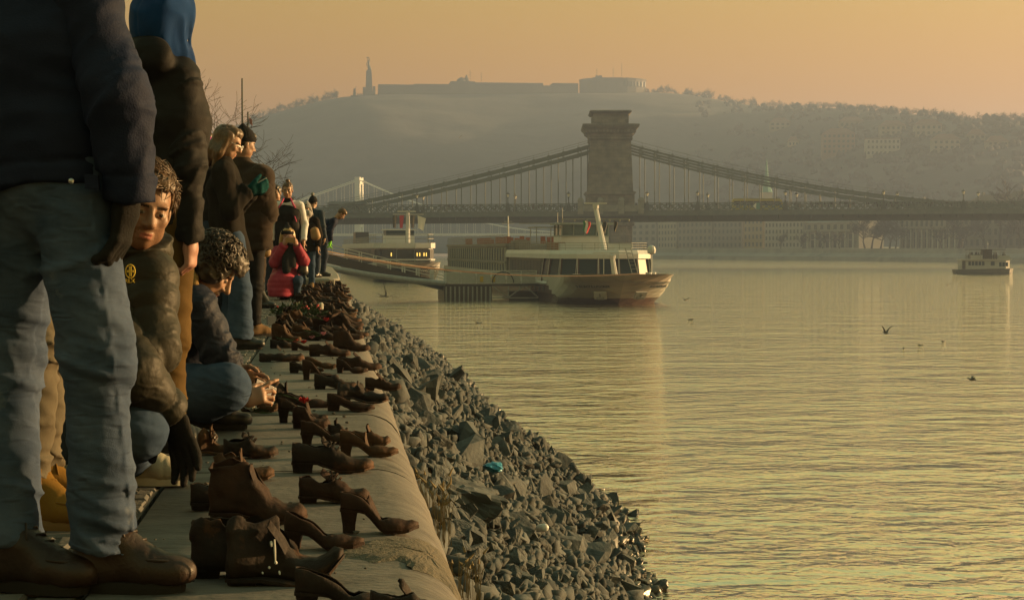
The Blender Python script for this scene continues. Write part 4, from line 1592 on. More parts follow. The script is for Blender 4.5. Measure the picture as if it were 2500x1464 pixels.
# sun deck: railing, furniture, awning
b = MB()
rail(b, [(-46.2, -5.5, 6.25), (-117.8, -5.5, 6.25), (-117.8, 5.5, 6.25), (-46.2, 5.5, 6.25)], 1.1, 1.3, 4)
b.build('sun_deck_railing', M_STEEL, ship)
b = MB()
r3 = random.Random(4)
for k_ in range(34):
    x, y = r3.uniform(-115, -50), r3.uniform(-4.8, 4.8)
    b.box(x - .3, x + .3, y - .3, y + .3, 6.26, 6.7); b.box(x - .3, x - .22, y - .3, y + .3, 6.703, 7.2)
tag(b.build('deck_chairs', M_RUST, ship), kind='stuff')
b = MB()
rail(b, [(-16, -5.3, 5.45), (-12.8, -5.0, 5.45), (-10.5, -4.2, 5.45), (-9.4, -2.6, 5.45), (-9.0, 0, 5.45), (-9.4, 2.6, 5.45), (-10.5, 4.2, 5.45), (-12.8, 5.0, 5.45), (-40, 5.2, 5.45)], .75, 1.2, 3)
rail(b, [(-16, -5.3, 5.45), (-45, -5.3, 5.45)], .9, 1.4, 3)
b.build('roof_railing', M_STEEL, ship)
MB().box(-16.4, -13.2, -3.9, -1.5, 5.453, 6.15).build('roof_locker', M_SHIPW, ship)
MB().box(-15.5, -13.2, 0.4, 3.6, 5.453, 6.1).build('roof_locker', M_SHIPW, ship)
b = MB()
b.box(-20.5, -17.4, -4.6, -3.0, 5.453, 6.3); b.box(-20.3, -18.4, -2.6, -1.4, 5.453, 6.1)
b.build('roof_table', M_TEAK, ship)
b = MB()
b.box(-44.5, -41, -5.2, -3.2, 5.453, 6.6); b.box(-40.6, -37.2, -5.2, -4.2, 5.453, 6.7); b.box(-36, -33.2, -5.2, -4.6, 5.453, 6.3)
b.build('service_cabinet', M_SHIPG, ship)
b = MB()
for x, y in ((-32, -4.6), (-27.5, -4.6), (-32, -2.2), (-27.5, -2.2)): b.bar((x, y, 5.45), (x, y, 8.0), .09)
b.box(-32.4, -27.2, -4.9, -2.0, 8.003, 8.1)
b.build('awning', M_STEEL, ship)
# wheelhouse
wh = MB()
wh.box(-27.0, -22.0, -2.7, 2.7, 5.453, 6.95)
wh.build('wheelhouse', M_SHIPW, ship)
b = MB()
b.frustum(-26.9, -22.1, -2.6, 2.6, 6.953, -26.7, -21.8, -2.6, 2.6, 8.25)
b.build('wheelhouse_glass', mat('wheelhouse_glass', (.10, .14, .15), rough=.08), ship)
b = MB()
for y in (-2.62, -1.3, 0, 1.3, 2.62): b.bar((-22.05, y, 6.95), (-21.74, y, 8.26), .12)
for x in (-26.9, -24.5): b.bar((x, -2.63, 6.95), (x + .1, -2.63, 8.26), .12)
b.box(-27.3, -21.3, -3.1, 3.1, 8.263, 8.48)
b.box(-27.0, -21.9, -2.75, 2.75, 6.953, 7.1)
b.build('wheelhouse_roof', mat('wheelhouse_trim', (.24, .28, .29), rough=.5), ship)
b = MB()
b.bar((-22, -3.4, 8.4), (-22, -7.4, 8.4), .1); b.tube([(-22.5, -3, 8.48), (-22.5, -3, 9.6)], .04, 5); b.tube([(-24, -2.2, 8.48), (-24, -2.2, 10.2)], .03, 5)
b.build('antenna', M_STEEL, ship)
# raked signal mast with radar scanner
b = MB()
b.tube([(-12.6, .35, 5.4), (-14.2, -.25, 9.9)], [.34, .24], 8)
b.build('mast', M_SHIPW, ship)
b = MB()
b.tube([(-14.2, -.25, 9.9), (-14.2, -.25, 10.35)], [.32, .36], 10)
b.build('radar_drum', M_SHIPW, ship)
MB().box(-14.32, -14.08, -1.5, .95, 10.36, 10.52).build('radar_scanner', M_SHIPW, ship)
b = MB()
b.bar((-13.9, -4.0, 8.75), (-13.9, 3.4, 8.75), .10)
for y in (-3.9, -2.6, -1.3, 1.2, 2.3, 3.3): b.lathe([(.06, -.15), (.12, 0), (.06, .15)], 6, (-13.9, y, 8.65))
b.build('yardarm', M_STEEL, ship)
M_FR, M_FW, M_FG = mat('flag_red', (.50, .03, .04), rough=.8), mat('flag_white', (.75, .74, .72), rough=.8), mat('flag_green', (.03, .17, .07), rough=.8)
M_FK = mat('flag_dark', (.03, .04, .08), (.10, .08, .02), scale=3, rough=.8)


def hung_flag(x, y, z, h, w, mats, name='flag'):
    b = MB()
    nc, nr = 9, 8
    for i in range(nc):
        for j in range(nr):
            def P_(a, c):
                u, v = a / nc, c / nr
                return (x + .10 * math.sin(u * 9 + v * 2), y + (u - .3) * w * (.35 + .65 * (1 - v) ** .4) + .05 * math.sin(v * 6), z - v * h - u * .35 * h * .4)
            mi = 0 if len(mats) == 1 else min(2, int(i / nc * 3))
            b.add([P_(i, j), P_(i + 1, j), P_(i + 1, j + 1), P_(i, j + 1)], [(0, 1, 2, 3)], mi)
    return b.build(name, mats, ship, smooth=True)


hung_flag(-14.0, -1.45, 8.6, 1.25, .85, [M_FG, M_FW, M_FR][::1])
hung_flag(-13.9, .55, 8.6, 1.3, .5, [M_FK])
hung_flag(-13.9, 1.75, 8.6, 1.1, .4, [M_FK])
# foredeck gear
b = MB()
b.tube([(-6.4, .35, 2.2), (-6.6, .05, 4.6)], [.33, .25], 8); b.lathe([(.3, 0), (.32, .35), (.1, .5)], 8, (-6.6, .05, 4.6)); b.box(-6.7, -6.45, -2.0, 2.0, 5.12, 5.22)
b.bar((-6.4, -.9, 2.1), (-6.4, -.9, 5.1), .08)
b.build('foremast', M_SHIPW, ship)
b = MB()
b.tube([(-6.0, 4.0, 2.1), (-6.0, 4.0, 5.0)], .07, 6); b.lathe([(.10, 5.0), (.42, 5.15), (.46, 5.5), (.36, 5.8), (.12, 5.95)], 12, (-6.0, 4.0, 0))
b.build('satellite_dome', M_SHIPW, ship)
b = MB()
for y in (2.35, 2.95): b.bar((-6.5, y, 2.1), (-8.4, y - .6, 5.7), .07)
for k_ in range(9):
    t = (k_ + .5) / 9
    b.bar((-6.5 - 1.9 * t, 2.35 - .6 * t, 2.1 + 3.6 * t), (-6.5 - 1.9 * t, 2.95 - .6 * t, 2.1 + 3.6 * t), .05)
b.build('ladder', M_STEEL, ship)
b = MB()
b.box(-7.3, -6.6, -4.0, -3.2, 2.0, 3.0); b.box(-7.2, -6.6, -2.9, -2.3, 2.0, 2.95); b.box(-5.6, -5.0, 5.0 - .35, 5.35, 2.2, 3.1)
b.lathe([(.3, 0), (.32, .9)], 10, (-4.8, 3.9, 2.3)); b.lathe([(.3, 0), (.32, .9)], 10, (-4.2, 3.3, 2.3))
b.build('deck_locker', M_SHIPW, ship)
b = MB()
for y in (-4.3, -3.2, 3.6): b.lathe([(.25, 2.0), (.18, 2.3), (.3, 2.5), (.3, 2.6)], 8, (-7.5, y, 0))
b.build('bollard', M_STEEL, ship)
# anchor recesses: a sunken plate with the anchor hanging in it
for (y, rz_) in ((-2.1, -20), (2.0, 18)):
    o = MB().box(-.10, .10, -.62, .62, -.42, .42).build('anchor_pocket', M_SHIPW, ship, loc=(-2.05, y, .95), rot=(0, R(38), R(rz_)))
    b = MB()
    b.box(.12, .22, -.40, .40, -.40, -.16); b.box(.12, .20, -.08, .08, -.16, .30)
    b.build('anchor', M_STEEL, ship, loc=(-2.05, y, .95), rot=(0, R(38), R(rz_)))


def hull_pt(rows, xq, z):
    """point on the starboard (y<0) hull skin at station x and height z"""
    best = None
    for r_ in rows:
        if r_[-1][0] <= xq:
            for p, q in zip(r_, r_[1:]):
                if p[2] <= z <= q[2]:
                    t = (z - p[2]) / (q[2] - p[2])
                    return Vector((p[0] + (q[0] - p[0]) * t, p[1] + (q[1] - p[1]) * t, z))
    return Vector((xq, 5.7, z))


def hull_text(root, rows, body, y0, y1, z, size, material, name='ship_name'):
    """each letter laid on the curved bow between the half-breadths y0 and y1 (negative = starboard)"""
    n_ = len(body)

    def skin(yq, zq):
        prev = None
        for r_ in rows:
            for p, q in zip(r_, r_[1:]):
                if p[2] <= zq <= q[2]:
                    t = (zq - p[2]) / (q[2] - p[2])
                    cur = (p[0] + (q[0] - p[0]) * t, p[1] + (q[1] - p[1]) * t)
                    if prev and prev[1] < abs(yq) <= cur[1]:
                        f = (abs(yq) - prev[1]) / (cur[1] - prev[1])
                        return Vector((prev[0] + (cur[0] - prev[0]) * f, math.copysign(abs(yq), yq), zq))
                    prev = cur
        return Vector((-12, math.copysign(5.7, yq), zq))
    for i, ch in enumerate(body):
        yq = y0 + (y1 - y0) * (i + .5) / n_
        p, q, u = skin(yq, z), skin(yq + .12, z), skin(yq, z + .35)
        M4 = frame_matrix(p, q - p, u - p)
        M4.translation = p + (M4.to_3x3() @ Vector((0, 0, 1))) * .05
        text_mesh(name, ch, size, material, root, M4, ext=.015)


M_LET = mat('ship_letters', (.04, .045, .05), rough=.5)
hull_text(ship, rows1, 'SELECTEXPLORER', -4.3, -1.2, 1.75, .46, M_LET)
hull_text(ship, rows1, 'SELECTEXPLORER', 2.9, 5.0, 1.75, .46, M_LET)
# aft mast
b = MB()
b.tube([(-84, 0, 6.2), (-84.5, 0, 10.4)], [.12, .08], 6); b.bar((-84.3, -.9, 9.3), (-84.3, .9, 9.3), .08); b.bar((-84.3, -.6, 9.6), (-84.3, .6, 9.6), .05)
b.build('aft_mast', M_SHIPW, ship)

# ---- second ship, dark bow
S2 = at(1000, 686, 292)
ship2 = empty('river_cruise_ship', (S2.x, S2.y, WATER_Z), R(-87.2))
tag(ship2, 'white cruise ship with black window band and dark bow behind the gangway', 'ship', 'moored river cruise ships')
hull2, rows2 = build_hull(ship2, 110, 11.4, 2.9, .5, 2.6, [M_SHIPW, M_BLACK, M_TEAK], lambda x, y, z: 0 if z > 2.5 else 1)
fr2 = [(-14, 5.3), (-9.5, 5.1), (-7.8, 4.2), (-7.1, 1.6), (-7.1, -1.6), (-7.8, -4.2), (-9.5, -5.1), (-14, -5.3)]
b2 = [(-104, -5.3)] + fr2[::-1] + [(-104, 5.3)]
b = MB(); b.prism([(x - .2 if x > -100 else x, y * .98) for x, y in b2], 2.0, 5.7); b.build('saloon', M_SHIPW, ship2)
for (xa, ya), (xb, yb) in zip(fr2, fr2[1:]):
    A, Bv = Vector((xa, ya, 0)), Vector((xb, yb, 0))
    n_ = Vector((yb - ya, -(xb - xa), 0)).normalized()
    if n_.dot((A + Bv) / 2 - Vector((-30, 0, 0))) < 0: n_ = -n_
    A2, B2 = A.lerp(Bv, .03), A.lerp(Bv, .97)
    for (z0_, z1_) in ((3.9, 5.5), (2.2, 3.5)):
        b = MB()
        vs = [A2 + n_ * .10 + Vector((0, 0, z0_)), B2 + n_ * .10 + Vector((0, 0, z0_)), B2 + n_ * .10 + Vector((0, 0, z1_)), A2 + n_ * .10 + Vector((0, 0, z1_))]
        vs += [v - n_ * .2 for v in vs]
        b.add(vs, [(0, 1, 2, 3), (7, 6, 5, 4), (0, 4, 5, 1), (1, 5, 6, 2), (2, 6, 7, 3), (3, 7, 4, 0)])
        b.build('window', M_BLACK, ship2)
b = MB(); b.prism([(x + .2 if x > -100 else x, y * 1.06) for x, y in b2], 5.703, 6.6); b.build('fascia', M_SHIPW, ship2)
b = MB(); b.prism([(x + .5 if x > -100 else x, y * 1.05) for x, y in b2], 3.55, 3.8); b.build('belt', M_SHIPW, ship2)
b = MB(); rail(b, [(-22, -5.3, 6.6), (-9.5, -5.1, 6.6), (-7.6, -4.0, 6.6), (-7.2, 0, 6.6), (-7.6, 4.0, 6.6), (-9.5, 5.1, 6.6), (-22, 5.3, 6.6)], 1.5, 2.6, 2, .05); b.build('roof_railing', M_STEEL, ship2)
b = MB(); rail(b, [(-22, -5.3, 6.6), (-103, -5.3, 6.6)], 1.1, 2.0, 3, .04); b.build('sun_deck_railing', M_STEEL, ship2)
b = MB(); b.box(-24, -18, -2.6, 2.6, 6.603, 8.0); b.build('wheelhouse', M_SHIPW, ship2)
b = MB(); b.box(-23.9, -17.9, -2.5, 2.5, 8.003, 8.9); b.build('wheelhouse_glass', M_SGLASS, ship2)
b = MB(); b.box(-24.3, -17.5, -2.9, 2.9, 8.903, 9.1); b.build('wheelhouse_roof', M_SHIPW, ship2)
b = MB(); b.tube([(-9.5, .6, 6.6), (-9.5, .6, 11.9)], [.42, .3], 8); b.build('mast', M_SHIPW, ship2)
b = MB(); b.bar((-9.5, -2.0, 11.6), (-9.5, 3.4, 11.6), .12); b.box(-9.7, -9.3, -1.2, 2.0, 12.0, 12.2); b.build('radar_scanner', M_SHIPW, ship2)
for i, (yy, mm_) in enumerate(((-1.9, M_FK), (-.7, M_FR), (1.3, M_FK), (2.6, M_FW))):
    b = MB()
    pts = [[(-9.4 + .1 * math.sin(u * 5), yy + (u - .2) * (.8 if i < 3 else 1.5) * (1 - .4 * v), 11.4 - v * 2.2 - (0 if i < 3 else u * .5)) for u in (0, .25, .5, .75, 1)] for v in (0, .25, .5, .75, 1)]
    b.grid(pts); b.build('flag', mm_, ship2, smooth=True)
w2 = MB().box(-1.2, 1.2, -.04, .04, 0, 1.5).mesh('window', M_SGLASS)
for k_ in range(26):
    for z in (2.3, 4.0):
        link_mesh('window', w2, ship2, (-16.5 - 3.2 * k_, -5.24, z))
b = MB(); b.box(-70, -62, -5.2, -2.5, 6.603, 9.0); b.build('funnel_house', M_BLACK, ship2)
M_AMBER = mat('cabin_light', (.8, .5, .15), rough=.5, emit=((1.0, .62, .12), .5))
for yy in (1.9, 2.35, 3.1, 3.5, -2.6):
    MB().box(-6.93, -6.90, yy, yy + .16, 4.3, 4.9).build('cabin_light', M_AMBER, ship2)
hull_text(ship2, rows2, 'Excellence', 1.6, 5.2, 1.75, .85, mat('ship_letters_white', (.75, .75, .73), rough=.5))

# ---- pontoon, gangway, floating boom
P0 = at(1078, 731, 189)
pont = empty('landing_pontoon', (P0.x, P0.y, WATER_Z), R(2))
tag(pont, 'dark steel landing pontoon with pale mesh railing beside the cruise ship', 'pontoon')
b = MB()
b.box(0, 5.2, -3, 4, -.6, 1.55); b.box(.1, 10.4, -3.1, 4.1, 1.553, 1.8)
b.build('deck', M_BLACK, pont)
rib = MB().box(-.08, .08, -3.12, -3.003, -.2, 1.5).mesh('rib', M_STEEL)
for i in range(11): link_mesh('rib', rib, pont, (.2 + i * .48, 0, 0))
b = MB()
for (a, c) in (((5.2, -3.0, 1.6), (7.0, -3.0, .3)), ((7.0, -3.0, .3), (8.8, -3.0, 1.6)), ((8.8, -3, 1.6), (10.3, -3, .3)), ((5.2, -3, .25), (10.3, -3, .25)), ((7.0, -3, 1.6), (7.0, -3, .2))): b.bar(a, c, .12)
b.build('truss', M_STEEL, pont)
b = MB(); b.box(7.3, 11.5, -1.5, 4, -.6, .9); b.build('float', M_BLACK, pont)
M_MESHP = mat('mesh_panel', (.34, .35, .34), (.42, .42, .41), scale=3, rough=.6)
for i in range(6):
    MB().box(.25 + i * 1.65, 1.75 + i * 1.65, -3.0, -2.95, 1.85, 3.05).build('railing_panel', M_MESHP, pont)
b = MB()
for i in range(7): b.bar((.18 + i * 1.65, -2.97, 1.8), (.18 + i * 1.65, -2.97, 3.2), .08)
b.bar((.1, -2.97, 3.2), (10.2, -2.97, 3.2), .08)
b.build('railing', M_SHIPW, pont)
M_LJ = mat('life_jacket', (.55, .38, .04), rough=.8)
for x in (3.9, 5.2): MB().box(x, x + .35, -3.08, -3.003, 2.0, 2.6).build('life_vest', M_LJ, pont)
b = MB(); b.tube([(6.4 + .9 * math.cos(a) * 1.3, -3.15, 1.9 + 1.2 * math.sin(a)) for a in [math.pi * i / 14 for i in range(15)]], .06, 6); b.build('hose', M_BLACK, pont)

G0, G1 = at(770, 624, 186), at(1086, 700, 189)
gw = empty('gangway', G0)
tag(gw, 'long sloping gangway with lattice railings from quay to pontoon', 'gangway')
dv = G1 - G0
b = MB()
b.bar((0, 0, 0), dv, 2.0, .9, mi=0)
b.build('walkway', M_BLACK, gw)
for sy in (-1, 1):
    b = MB()
    o_ = Vector((0, sy * .95, .4))
    n_ = 9
    for i in range(n_ + 1):
        p = dv * (i / n_) + o_
        b.bar(p, p + Vector((0, 0, 1.15)), .10); b.bar(p + Vector((.25, 0, 0)), p + Vector((.25, 0, 1.15)), .08)
    for h in (.45, .8, 1.15): b.bar(o_ + Vector((0, 0, h)), dv + o_ + Vector((0, 0, h)), .08)
    b.build('handrail', M_SHIPW, gw)
b = MB()
pts = [at(790, 652, 183), at(900, 671, 184), at(1000, 684, 185), at(1086, 692, 186)]
b.tube(pts, [.32, .32, .32, .32], 8)
o = b.build('mooring_boom', M_STEEL)
tag(o, 'long grey steel mooring boom running under the gangway', 'boom')
for i, (pa, pb_, sag) in enumerate(((at(790, 612, 150), at(1250, 668, 195), .4), (at(790, 618, 150), at(1560, 668, 166), .9), (at(815, 690, 40), at(1000, 745, 120), 1.2))):
    b = MB()
    b.tube([pa.lerp(pb_, t / 14) - Vector((0, 0, sag * 4 * (t / 14) * (1 - t / 14))) for t in range(15)], .05 if i < 2 else .02, 5)
    o = b.build('mooring_rope', M_TEAK if i < 2 else M_BLACK)
    tag(o, ['upper pale mooring rope stretched from quay to the ship side', 'long pale mooring rope stretched from quay to the bow deck', 'thin dark rope sagging from the landing into the water'][i], 'rope', 'mooring ropes')

# ---- small ferry
F0 = at(2400, 671, 368)
ferry = empty('passenger_ferry', (F0.x, F0.y, WATER_Z), R(-6))
tag(ferry, 'small two-deck white passenger ferry under way on the open river', 'ferry')
b = MB()
hp = [(-6.7, 0), (-6.5, 1.6), (3.5, 1.7), (5.6, 1.2), (6.7, 0)]
ring = hp + [(x, -y) for x, y in hp[-2:0:-1]]
lo_ = [(x * .96, y * .85, -.4) for x, y in ring]
m1 = [(x * .98, y, .35) for x, y in ring]
hi_ = [(x, y, 1.0 + (.25 if x > 3 else 0)) for x, y in ring]
n = len(ring)
b.add(lo_ + m1 + hi_, [(i, (i + 1) % n, n + (i + 1) % n, n + i) for i in range(n)] + [(n + i, n + (i + 1) % n, 2 * n + (i + 1) % n, 2 * n + i) for i in range(n)] + [tuple(range(2 * n, 3 * n))])
b.build('hull', mat('ferry_hull', (.05, .055, .06), (.08, .085, .085), scale=.6, rough=.5), ferry)
M_FERW = mat('ferry_white', (.34, .36, .37), (.42, .44, .45), scale=.6, rough=.5)
b = MB(); b.prism([(-5.2, -1.5), (4.6, -1.5), (5.7, -.7), (5.7, .7), (4.6, 1.5), (-5.2, 1.5)], 1.05, 3.1); b.build('saloon', M_FERW, ferry)
b = MB(); b.box(-5.4, 5.9, -1.75, 1.75, 3.103, 3.3); b.build('upper_deck', M_SHIPW, ferry)
b = MB(); b.box(-3.2, -.6, -1.65, -1.6, 3.303, 4.2); b.box(3.0, 5.4, -1.65, -1.6, 3.303, 4.1); b.box(-3.2, 5.4, 1.6, 1.65, 3.303, 4.1); b.build('bulwark', M_FERW, ferry)
b = MB(); b.box(-3.6, 4.4, -1.8, 1.8, 5.35, 5.5); b.build('canopy', M_BLACK, ferry)
b = MB(); b.box(-.2, 1.7, -1.0, 1.0, 3.303, 5.347); b.build('wheelhouse', M_BLACK, ferry)
pst = MB().bar((0, 0, 3.3), (0, 0, 5.347), .1).mesh('canopy_post', M_STEEL)
for x in (-3.4, -1, 2.2, 4.2):
    for y in (-1.6, 1.6): link_mesh('canopy_post', pst, ferry, (x, y, 0))
fw = MB().box(-.28, .28, -.03, .03, 0, .9).mesh('window', M_SGLASS)
for k_ in range(5): link_mesh('window', fw, ferry, (-3.4 + k_ * .75, -1.52, 1.9))
link_mesh('window', fw, ferry, (1.7, -1.52, 1.9)).scale = (1.5, 1, 1)
for k_ in range(3): link_mesh('window', fw, ferry, (3.4 + k_ * .7, -1.52, 1.7))
b = MB(); b.box(-5.0, -4.3, -1.54, -1.503, 1.1, 2.9); b.build('door', M_BLACK, ferry)
b = MB(); b.tube([(1.0, 0, 5.5), (1.0, 0, 7.2)], .05, 5); b.lathe([(.14, 6.5), (.14, 6.8)], 6, (1.0, 0, 0)); b.build('mast', M_SHIPW, ferry)
b = MB(); rail(b, [(-6.5, -1.5, 1.0), (-5.3, -1.5, 1.0)], .8, .6, 2); rail(b, [(-5.3, -1.6, 3.3), (-3.3, -1.6, 3.3)], .9, .7, 3); b.build('railing', M_STEEL, ferry)
b = MB()
for k_ in range(16):
    x, y = r3.choice((r3.uniform(-3, -.8), r3.uniform(2.2, 5.2))), r3.uniform(-1.4, 1.4)
    b.lathe([(.2, 3.3), (.28, 4.3), (.09, 4.45), (.13, 4.65), (.04, 4.85)], 6, (x, y, 0))
cr2 = b.build('ferry_passengers', M_CROWD, None, loc=F0, rot=(0, 0, R(-6)))
cr2.location.z = WATER_Z
tag(cr2, kind='stuff')
# ================================================================== IRON SHOES
M_SH = [mat('rusted_iron_dark', (0.010, 0.007, 0.0055), (0.027, 0.016, 0.011), scale=14, rough=.72, metal=.12, spec=.25, bump=.004, bscale=55, c3=(0.075, 0.032, 0.013), s3=11, t3=.55),
        mat('rusted_iron_red', (0.017, 0.009, 0.006), (0.044, 0.020, 0.011), scale=11, rough=.74, metal=.12, spec=.25, bump=.004, bscale=50, c3=(0.030, 0.022, 0.016), s3=8, t3=.58),
        mat('rusted_iron_orange', (0.032, 0.016, 0.008), (0.080, 0.037, 0.014), scale=10, rough=.7, metal=.12, spec=.25, bump=.004, bscale=50, c3=(0.035, 0.026, 0.016), s3=7, t3=.56)]
M_DROP = mat('bird_dropping', (.55, .54, .5), rough=.8)


def lerp_tab(tab, t):
    for (a, va), (b_, vb) in zip(tab, tab[1:]):
        if t <= b_:
            u = 0 if b_ == a else max(0, (t - a) / (b_ - a))
            u = u * u * (3 - 2 * u)
            return va + (vb - va) * u
    return tab[-1][1]


KINDS_SH = {
    # half width factor, rim height, opening, sole bottom (x heel height)
    'pump': dict(w=[(0, .40), (.06, .62), (.2, .68), (.42, .60), (.68, 1.0), (.86, .72), (.96, .34), (1, .06)],
                 h=[(0, .056), (.12, .052), (.35, .036), (.52, .033), (.60, .040), (.72, .038), (.9, .026), (1, .012)],
                 o=[(0, .75), (.1, .95), (.5, .95), (.58, .75), (.64, 0), (1, 0)], W=.041, tongue=False),
    'oxford': dict(w=[(0, .45), (.06, .70), (.2, .76), (.42, .72), (.68, 1.0), (.86, .86), (.96, .52), (1, .10)],
                   h=[(0, .064), (.12, .060), (.3, .050), (.42, .066), (.50, .074), (.60, .056), (.75, .040), (.92, .034), (1, .014)],
                   o=[(0, .7), (.1, .88), (.3, .85), (.42, .55), (.52, 0), (1, 0)], W=.048, tongue=True),
    'boot': dict(w=[(0, .50), (.06, .74), (.2, .80), (.42, .80), (.68, 1.0), (.86, .90), (.96, .56), (1, .12)],
                 h=[(0, .118), (.2, .122), (.40, .120), (.46, .105), (.54, .082), (.64, .056), (.78, .044), (.92, .038), (1, .015)],
                 o=[(0, .8), (.1, .95), (.36, .9), (.45, .55), (.52, .12), (.56, 0), (1, 0)], W=.052, tongue=True),
}


def shoe_z(kind, t, hh):
    """height of the sole's underside"""
    if hh > .03:
        base = lerp_tab([(0, hh), (.26, hh * .97), (.58, 0.0), (1, 0.0)], t)
    else:
        base = lerp_tab([(0, hh), (.30, hh), (.42, hh * .55), (.58, 0), (1, 0)], t)
    return base + lerp_tab([(0, 0), (.8, 0), (1, .011)], t) + .006


def make_shoe(px0, px1, gy, kind, hh, label, seed, mi=0, ang=0.0, tongue=None, crumple=1.0, toe_up=0.0, tall=1.0, z=0.0, D=None, group=None, laces=False, drop=False, name='iron_shoe', wide=1.0, world=None, Lw=None):
    r_ = random.Random(seed)
    crumple *= 1.45
    K = KINDS_SH[kind]
    if world is None:
        g = on_plane((px0 + px1) / 2, gy, z)
        L_ = (px1 - px0) / FPX * g.y / max(.5, math.cos(ang))
    else:
        g, L_ = Vector(world), Lw
    hh = hh * L_ / .26
    sc = L_ / .27
    W = K['W'] * (0.35 + .65 * sc) * wide
    NT, NU = 24, 9
    off = Vector((seed * 3.7, seed * 1.3, 0))

    def ring(t):
        w = W * lerp_tab(K['w'], t)
        h = lerp_tab(K['h'], t) * (.4 + .6 * sc) * (tall if t < .55 else 1 + (tall - 1) * max(0, (.75 - t) / .2) if t < .75 else 1)
        s = shoe_z(kind, t, hh)
        s += toe_up * max(0, (t - .70) / .3) ** 1.5
        yr = w * .62 * lerp_tab(K['o'], t)
        if kind == 'boot': yr = w * .80 * lerp_tab(K['o'], t)
        out = []
        for u in [i / NU for i in range(NU + 1)]:
            if u <= .7:
                a = u / .7 * math.pi / 2
                y = yr + (w - yr) * math.sin(a)
                zz = s + .34 * h + .66 * h * math.cos(a)
            else:
                v = (u - .7) / .3
                y = w * (1 - .06 * v)
                zz = s + .34 * h * (1 - v)
            out.append((y, zz))
        return out, s
    bm = bmesh.new()
    grid = []
    bend = r_.uniform(-.012, .012) * crumple
    lean = r_.uniform(-.25, .25) * crumple
    for i in range(NT + 1):
        t = i / NT
        t2 = t if i not in (0, NT) else (0 if i == 0 else 1)
        rg, s = ring(t2)
        x = (t - .5) * L_
        row = []
        seq = [(-y, z_) for y, z_ in rg] + [(0, s)] + [(y, z_) for y, z_ in rg[::-1]]
        for y, z_ in seq:
            nse = mnoise.noise(Vector((x * 22, y * 22, z_ * 26)) + off)
            ns2 = mnoise.noise(Vector((x * 55, y * 55, z_ * 70)) + off * 2)
            hgt = max(0, z_ - s) / .06
            amp = (.0045 * nse + .0016 * ns2) * crumple * min(1.4, hgt)
            yy = y + amp * 1.2 + bend * math.sin(t * math.pi) + lean * max(0, z_ - s - .03) * .5
            zz = z_ + amp * .9 + (.010 * crumple * mnoise.noise(Vector((t * 6, (1 if y > 0 else -1) * 3, seed * .7))) * min(1, max(0, hgt - .5)))
            row.append(bm.verts.new((x + amp * .6, yy, zz)))
        grid.append(row)
    m = len(grid[0])
    for i in range(NT):
        for j in range(m - 1):
            try: bm.faces.new((grid[i][j], grid[i][j + 1], grid[i + 1][j + 1], grid[i + 1][j]))
            except ValueError: pass
    # heel cap and toe cap
    bm.faces.new(grid[0][::-1])if False else None
    bmesh.ops.remove_doubles(bm, verts=bm.verts[:], dist=.0009)
    # close the back of the heel: bridge left and right half of the first ring
    first = [v for v in grid[0] if v.is_valid]
    for j in range(len(first) // 2 - 1):
        q = [first[j], first[len(first) - 1 - j], first[len(first) - 2 - j], first[j + 1]]
        if len(set(q)) == 4:
            try: bm.faces.new(q)
            except ValueError: pass
    bmesh.ops.recalc_face_normals(bm, faces=bm.faces[:])
    bmesh.ops.solidify(bm, geom=bm.faces[:], thickness=.0035)
    for v in bm.verts:      # keep the odd runaway corner of the shell inside the shoe
        v.co = Vector((max(-.53 * L_, min(.53 * L_, v.co.x)), max(-1.5 * W, min(1.5 * W, v.co.y)), max(.0, min(.20, v.co.z))))
    me = bpy.data.meshes.new('upper')
    bm.to_mesh(me); bm.free()
    me.polygons.foreach_set('use_smooth', [True] * len(me.polygons))
    me.materials.append(M_SH[mi])
    root = empty(name, (g.x, g.y, z), ang)
    tag(root, label, 'shoe', group or 'rusty iron shoes along the quay edge')
    link_mesh('upper', me, root)
    # sole: a slab a little wider than the upper
    b = MB()
    top, bot = [], []
    for i in range(17):
        t = i / 16
        w = W * lerp_tab(K['w'], t) * 1.05 + .002
        s = shoe_z(kind, t, hh) + toe_up * max(0, (t - .70) / .3) ** 1.5
        x = (t - .5) * L_ * 1.015
        top.append([(x, -w, s + .0015), (x, w, s + .0015)])
        bot.append([(x, -w, s - .0062), (x, w, s - .0062)])
    b.grid([[tp[0], tp[1], bt[1], bt[0]] for tp, bt in zip(top, bot)], closed_u=True)
    b.add([top[0][0], top[0][1], bot[0][1], bot[0][0]], [(0, 1, 2, 3)])
    b.add([top[-1][0], top[-1][1], bot[-1][1], bot[-1][0]], [(3, 2, 1, 0)])
    b.build('sole', M_SH[mi], root)
    # heel block
    if hh > .008:
        b = MB()
        wa = W * .66
        tl = .26 if hh < .035 else .22
        tp_ = .9 if hh < .035 else .72
        o1 = [(-.5 * L_, -.55 * wa), (-.47 * L_, -.9 * wa), (-.40 * L_, -wa), ((-.5 + tl) * L_, -wa), ((-.5 + tl) * L_, wa), (-.40 * L_, wa), (-.47 * L_, .9 * wa), (-.5 * L_, .55 * wa)]
        cx = (-.5 + tl * .45) * L_
        n = len(o1)
        vs = [((cx + (x - cx) * tp_), y * tp_, 0.0) for x, y in o1] + [(cx + (x - cx) * (tp_ + .02), y * (tp_ + .02), hh * .35) for x, y in o1] + [(x, y, hh + .002) for x, y in o1]
        b.add(vs, [tuple(range(n - 1, -1, -1)), tuple(range(2 * n, 3 * n))] + [(k * n + i, k * n + (i + 1) % n, (k + 1) * n + (i + 1) % n, (k + 1) * n + i) for k in (0, 1) for i in range(n)])
        b.build('heel', M_SH[mi], root)
    tg = K['tongue'] if tongue is None else tongue
